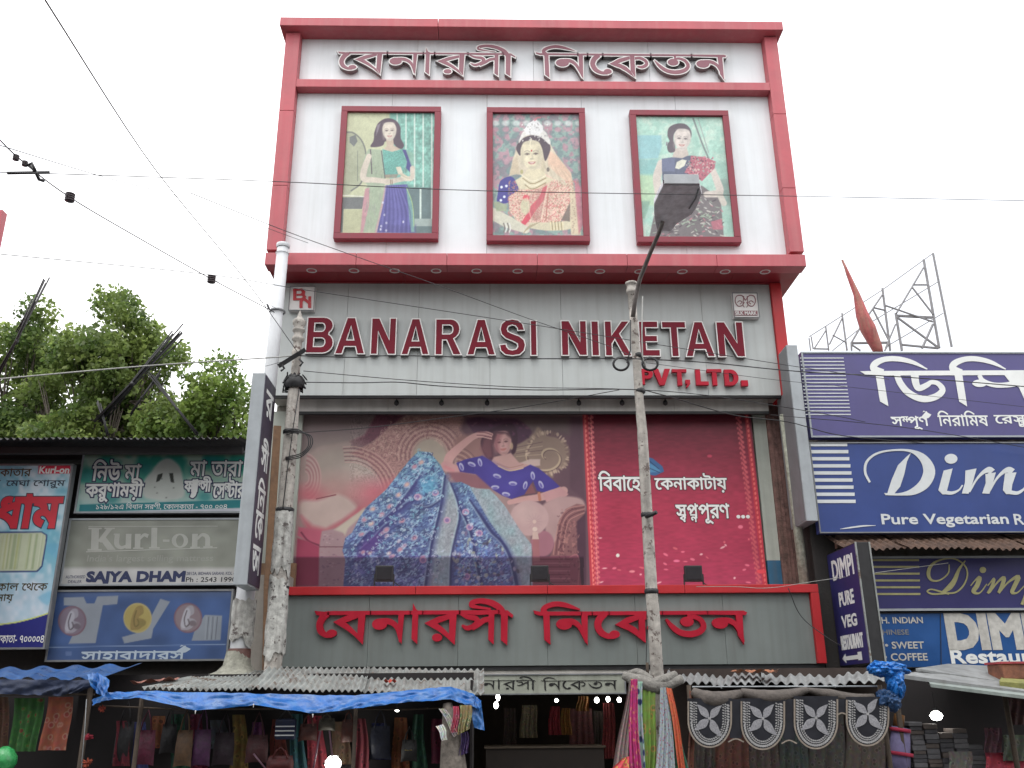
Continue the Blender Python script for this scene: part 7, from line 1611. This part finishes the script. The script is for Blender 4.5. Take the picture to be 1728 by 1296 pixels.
for k, (cx, yb, hw, top) in enumerate(((392, 570, 150, 215), (752, 585, 150, 215), (1112, 580, 150, 200), (1462, 560, 146, 205))):
    U = []
    for a in np.linspace(math.pi, 0, 21): U.append((cx+hw*math.cos(a)*(1.0 if k != 3 else 1.03), yb-185+185*math.sin(a)))
    lobe = [(cx-hw, top+20), (cx-hw, yb-185)]+U+[(cx+hw, yb-185), (cx+hw, top+20)]
    shapes_obj('scallop', [(v8(lobe), [])], FV, -.006, 0, [NV, NV], val)
    def ubr(off, w_, n=24, hh=0): 
        P = [(cx-hw+off, top+40, w_), (cx-hw+off, yb-220, w_)]+[(cx+(hw-off)*math.cos(a), yb-185+(185-off)*math.sin(a), w_) for a in np.linspace(math.pi, 0, 15)]+[(cx+hw-off, yb-220, w_), (cx+hw-off, top+40, w_)]
        return brush(P, 3)[0]
    shapes_obj('piping', [(v8(ubr(5, 11)), [])], FV, 0, .008, [PIPE_, PIPE_], val)
    bd = []
    for off, rx, ry, st in ((26, 7, 13, 19), (44, 5, 6, 15), (58, 5, 8, 19)):
        L1 = (yb-185)-(top+40); arc = math.pi*(185-off); Lt = 2*L1+arc; n_ = int(Lt/st)
        for q in range(n_):
            s_ = (q+.5)*st
            if s_ < L1: c_ = (cx-hw+off, top+40+s_); an = math.pi/2
            elif s_ < L1+arc: a = math.pi-(s_-L1)/(185-off); c_ = (cx+(hw-off)*math.cos(a), yb-185+(185-off)*math.sin(a)); an = a
            else: c_ = (cx+hw-off, yb-185-(s_-L1-arc)); an = math.pi/2
            bd.append((v8(ell(c_[0], c_[1], rx, ry, 6, an+.5)[0]), []))
    shapes_obj('beadwork', bd, FV, 0, .004, [BEAD, BEAD], val, stag=0)
    fx, fy = cx+(0 if k else -2), [372, 372, 368, 340][k]
    ra = (.05, -.04, .02, -.12)[k]
    for (tx, ty, w_, bend) in ((-88, -90, 44, 12), (78, -92, 44, -16), (-98, 82, 50, 14), (92, 118, 48, -26)):
        tx, ty = tx*math.cos(ra)-ty*math.sin(ra), tx*math.sin(ra)+ty*math.cos(ra)
        m1 = (fx+tx*.22, fy+ty*.22, w_*.75); m2_ = (fx+tx*.55+bend*.6, fy+ty*.5, w_*1.15)
        pet = brush([(fx+tx*.05, fy+ty*.05, 6), m1, m2_, (fx+tx*.85+bend*.3, fy+ty*.85, w_*.5), (fx+tx, fy+ty, 3)], 4)[0]
        shapes_obj('petal', [(v8(pet), [])], FV, 0, .010, [SIL, SIL], val)
    shapes_obj('flower_centre', [(v8(ell(fx, fy, 9, 9, 10)[0]), [])], FV, 0, .014, [BEAD, BEAD], val)
# goods in stall 2: dim hanging garments
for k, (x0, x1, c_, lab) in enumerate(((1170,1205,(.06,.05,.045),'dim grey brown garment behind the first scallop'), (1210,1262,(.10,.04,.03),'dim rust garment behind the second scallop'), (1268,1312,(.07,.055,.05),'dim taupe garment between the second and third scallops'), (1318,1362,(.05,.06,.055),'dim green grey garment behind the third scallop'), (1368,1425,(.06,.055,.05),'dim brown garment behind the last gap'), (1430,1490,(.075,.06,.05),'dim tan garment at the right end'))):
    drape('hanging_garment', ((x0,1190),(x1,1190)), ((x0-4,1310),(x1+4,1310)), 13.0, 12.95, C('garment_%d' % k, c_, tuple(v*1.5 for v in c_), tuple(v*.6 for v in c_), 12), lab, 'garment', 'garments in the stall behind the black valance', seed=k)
drape('hanging_garment', ((1163,1165),(1172,1168)), ((1160,1310),(1172,1300)), 12.3, 12.25, C('rust_brown_cloth', (.13,.05,.035), (.18,.08,.05), (.08,.03,.02)), 'narrow rust brown cloth at the left edge of the black valance', 'cloth', None, nf=1)
# blue plastic bundle
bb = thing('plastic_bundle', tuple(W(1500, 1150, 12.3)), 'crumpled bright blue plastic bundle tied at the corner of the tin roof', 'plastic bundle')
rr = np.random.default_rng(4); TB = mat('bright_blue_plastic', (.015,.16,.52), .3, .5, 10, bump=.8, bscale=14)
def lump(c, r, seed):
    bm = bmesh.new(); bmesh.ops.create_icosphere(bm, subdivisions=4, radius=1)
    for v in bm.verts:
        p_ = np.array(v.co); n_ = vnoise(np.array([p_[0]*3+9+seed]), np.array([p_[2]*3+p_[1]*2+7]), seed)[0]+.6*vnoise(np.array([p_[0]*8+9]), np.array([p_[2]*8+p_[1]*5+7]), seed+1)[0]
        v.co = Vector(c)+Vector((p_[0]*r[0], p_[1]*r[1], p_[2]*r[2]))*(.55+.5*n_)
    mb = MB(); mb.add([tuple(v.co) for v in bm.verts], [tuple(v.index for v in f.verts) for f in bm.faces], 0, False); bm.free(); return mb
for (x, y, rx, rz, s_) in ((1497,1130,.26,.10,1), (1510,1150,.11,.22,2), (1484,1128,.16,.09,3), (1498,1182,.17,.13,5)):
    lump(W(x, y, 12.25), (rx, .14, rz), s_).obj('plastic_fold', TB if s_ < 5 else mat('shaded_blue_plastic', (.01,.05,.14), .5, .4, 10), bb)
# --- stall 3 far right
st3 = thing('market_stall', (7, 13.5, 0), 'market stall at the right edge under sloping pale sheets', 'stall')
SH = mat('pale_weathered_sheet', (.24,.25,.25), .6, .35, 3, streak=.4, bump=.2); SH2 = mat('greenish_sheet', (.25,.29,.27), .55, .3, 3, streak=.4)
def slab(P, Ys, th, m, name='roof_sheet', par=st3):
    q = [W(x, y, Y) for (x, y), Y in zip(P, Ys)]; mb = MB(); mb.add([tuple(v) for v in q]+[tuple(v-np.array([0, 0, th])) for v in q], [(0,1,2,3),(7,6,5,4),(0,4,5,1),(1,5,6,2),(2,6,7,3),(3,7,4,0)]); return mb.obj(name, m, par)
slab([(1520,1138),(1728,1166),(1800,1140),(1600,1124)], (12.6,12.3,13.9,14.2), .05, SH)
slab([(1570,1154),(1760,1178),(1800,1160),(1560,1140)], (12.4,12.1,12.9,13.0), .04, SH2); slab([(1545,1128),(1720,1154),(1760,1128),(1600,1120)], (13.0,12.8,14.0,14.2), .03, SH)
bx_ = thing('painted_box', tuple(W(1705, 1140, 12.8)), 'small red painted box standing on the pale roof sheets at the right edge', 'box')
q0 = W(1695, 1146, 12.8); q1 = W(1745, 1120, 12.8); MB().box(q0[0], q1[0], 12.8, 13.2, q0[2], q1[2]).obj('body', mat('red_brown_paint', (.25,.10,.06), .7, .5, 8, bump=.4), bx_, bevel=.01)
MB().box(q0[0]-.02, q1[0]+.02, 12.78, 13.22, q1[2]+.002, q1[2]+.03).obj('lid', mat('faded_red_paint', (.40,.06,.07), .6, .4, 8), bx_)
slab([(1686,1150),(1760,1156),(1760,1148),(1690,1142)], (12.5,12.4,12.8,12.9), .10, mat('mossy_cushion', (.22,.22,.07), .9, .4, 9, bump=.6), 'mossy_plank')
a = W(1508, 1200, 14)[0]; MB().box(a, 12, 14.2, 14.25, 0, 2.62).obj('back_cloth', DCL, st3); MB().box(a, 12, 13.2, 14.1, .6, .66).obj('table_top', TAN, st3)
for x in (1516, 1700): p = W(x, 1200, 12.9); MB().tube([(p[0], 12.9, 0), (p[0], 12.9, 2.45)], .035, 6).obj('post', TAN, st3)
GRB = [mat('grey_packet', (.16,.16,.17), .6, .3, 9), mat('dark_grey_packet', (.09,.09,.10), .6, .3, 9), mat('brown_packet', (.12,.10,.09), .6, .3, 9)]
rr = random.Random(11)
ORD = 'topmost second third fourth fifth sixth seventh eighth ninth tenth eleventh twelfth thirteenth fourteenth fifteenth sixteenth seventeenth eighteenth nineteenth'.split()
for c_ in range(5):
    x = W(1545+24*c_, 1250, 13.3)[0]; z = W(1545, 1330, 13.3)[2]; top_ = W(1600, [1222, 1226, 1240, 1236, 1262][c_], 13.3)[2]; i = 0
    col_ = []
    while z < top_:
        h = rr.uniform(.045, .075); wd = rr.uniform(.17, .2); o = MB().box(x-wd/2+rr.uniform(-.01,.01), x+wd/2, 13.2+rr.uniform(0,.04), 13.5, z, z+h-.004).obj('folded_packet', rr.choice(GRB), None, bevel=.006)
        col_.append(o); z += h; i += 1
    # label every packet from the top of its stack
    for j, o in enumerate(reversed(col_)):
        tag(o, '%s packet from the top of the %s stack in the right stall' % (ORD[j], ['leftmost', 'second', 'middle', 'fourth', 'rightmost, lowest'][c_]), 'packet', 'stacked cloth packets in the right stall')
LAV = mat('lavender_cloth', (.17,.15,.28), .8, .25, 12, bump=.3); RD = mat('red_band_cloth', (.40,.03,.07), .8, .2, 12)
lv = thing('cloth_roll', tuple(W(1518, 1270, 13.0)), 'upright lavender cloth roll with red bands beside the black valance', 'cloth roll')
MB().tube([W(1515, 1320, 13.0), W(1520, 1228, 13.0)], [.16, .12], 14).obj('roll', LAV, lv)
for y in (1232, 1272): MB().tube([W(1519, y+3, 12.99), W(1519, y-3, 12.99)], .165 if y > 1250 else .135, 14).obj('band', RD, lv)
tag(MB().tube([W(1516, 1226, 13.1), W(1518, 1206, 13.1)], .07, 10).obj('cloth_roll', mat('ochre_cloth', (.22,.10,.03), .8, .3, 9)), 'ochre end of a cloth roll above the lavender one', 'cloth roll')
for (x0, y0, x1, y1, c_, lab) in ((1662,1270,1728,1300,(.28,.03,.05),'red bundle at the bottom right'), (1660,1228,1690,1262,(.07,.03,.04),'maroon cloth hanging at the right'), (1698,1172,1740,1215,(.05,.02,.02),'dark red cloth at the right edge'), (1692,1240,1740,1276,(.06,.07,.05),'olive cloth near the right edge'), (1600,1268,1640,1300,(.12,.11,.10),'pale grey brown cloth at the stack foot')):
    drape('hanging_cloth', ((x0,y0),(x1,y0)), ((x0,y1+8),(x1,y1+8)), 13.1, 13.0, C('stallcloth_%d' % int(x0+y0), c_, tuple(min(.6, v*1.6) for v in c_), tuple(v*.5 for v in c_), 12), lab, 'cloth', None, nf=3)
# --- shop interior
GI = 'saris hanging inside the shop'
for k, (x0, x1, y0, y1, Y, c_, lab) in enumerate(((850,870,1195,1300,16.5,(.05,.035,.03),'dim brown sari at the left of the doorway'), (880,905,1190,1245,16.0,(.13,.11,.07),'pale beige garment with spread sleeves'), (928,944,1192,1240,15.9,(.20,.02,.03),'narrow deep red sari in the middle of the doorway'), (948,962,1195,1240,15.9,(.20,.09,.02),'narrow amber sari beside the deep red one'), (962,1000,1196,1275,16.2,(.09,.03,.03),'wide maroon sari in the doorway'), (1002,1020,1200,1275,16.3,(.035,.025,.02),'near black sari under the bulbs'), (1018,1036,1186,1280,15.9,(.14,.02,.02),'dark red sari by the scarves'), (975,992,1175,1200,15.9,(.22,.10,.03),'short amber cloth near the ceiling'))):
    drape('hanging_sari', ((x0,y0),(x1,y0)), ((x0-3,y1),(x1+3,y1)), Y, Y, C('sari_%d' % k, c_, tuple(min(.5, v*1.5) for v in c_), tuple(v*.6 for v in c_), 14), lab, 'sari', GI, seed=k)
ct = thing('shop_counter', tuple(W(900, 1290, 15.6)), 'dark counter with pale shelves inside the shop doorway', 'counter')
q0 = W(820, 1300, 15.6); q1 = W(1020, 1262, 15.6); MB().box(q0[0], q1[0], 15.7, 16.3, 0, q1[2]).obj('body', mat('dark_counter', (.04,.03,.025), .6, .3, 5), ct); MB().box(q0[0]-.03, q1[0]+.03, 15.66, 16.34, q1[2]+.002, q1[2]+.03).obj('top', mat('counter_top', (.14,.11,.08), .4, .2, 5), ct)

# dim goods packed at the back of the blue tarp stall
GB = 'dim goods at the back of the blue tarp stall'
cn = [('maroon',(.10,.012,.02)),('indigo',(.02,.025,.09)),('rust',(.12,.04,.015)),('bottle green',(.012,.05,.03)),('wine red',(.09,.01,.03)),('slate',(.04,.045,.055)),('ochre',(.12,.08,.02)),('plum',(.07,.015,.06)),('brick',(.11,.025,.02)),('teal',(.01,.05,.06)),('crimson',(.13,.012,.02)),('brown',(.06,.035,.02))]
rr = random.Random(21); xx_ = 196
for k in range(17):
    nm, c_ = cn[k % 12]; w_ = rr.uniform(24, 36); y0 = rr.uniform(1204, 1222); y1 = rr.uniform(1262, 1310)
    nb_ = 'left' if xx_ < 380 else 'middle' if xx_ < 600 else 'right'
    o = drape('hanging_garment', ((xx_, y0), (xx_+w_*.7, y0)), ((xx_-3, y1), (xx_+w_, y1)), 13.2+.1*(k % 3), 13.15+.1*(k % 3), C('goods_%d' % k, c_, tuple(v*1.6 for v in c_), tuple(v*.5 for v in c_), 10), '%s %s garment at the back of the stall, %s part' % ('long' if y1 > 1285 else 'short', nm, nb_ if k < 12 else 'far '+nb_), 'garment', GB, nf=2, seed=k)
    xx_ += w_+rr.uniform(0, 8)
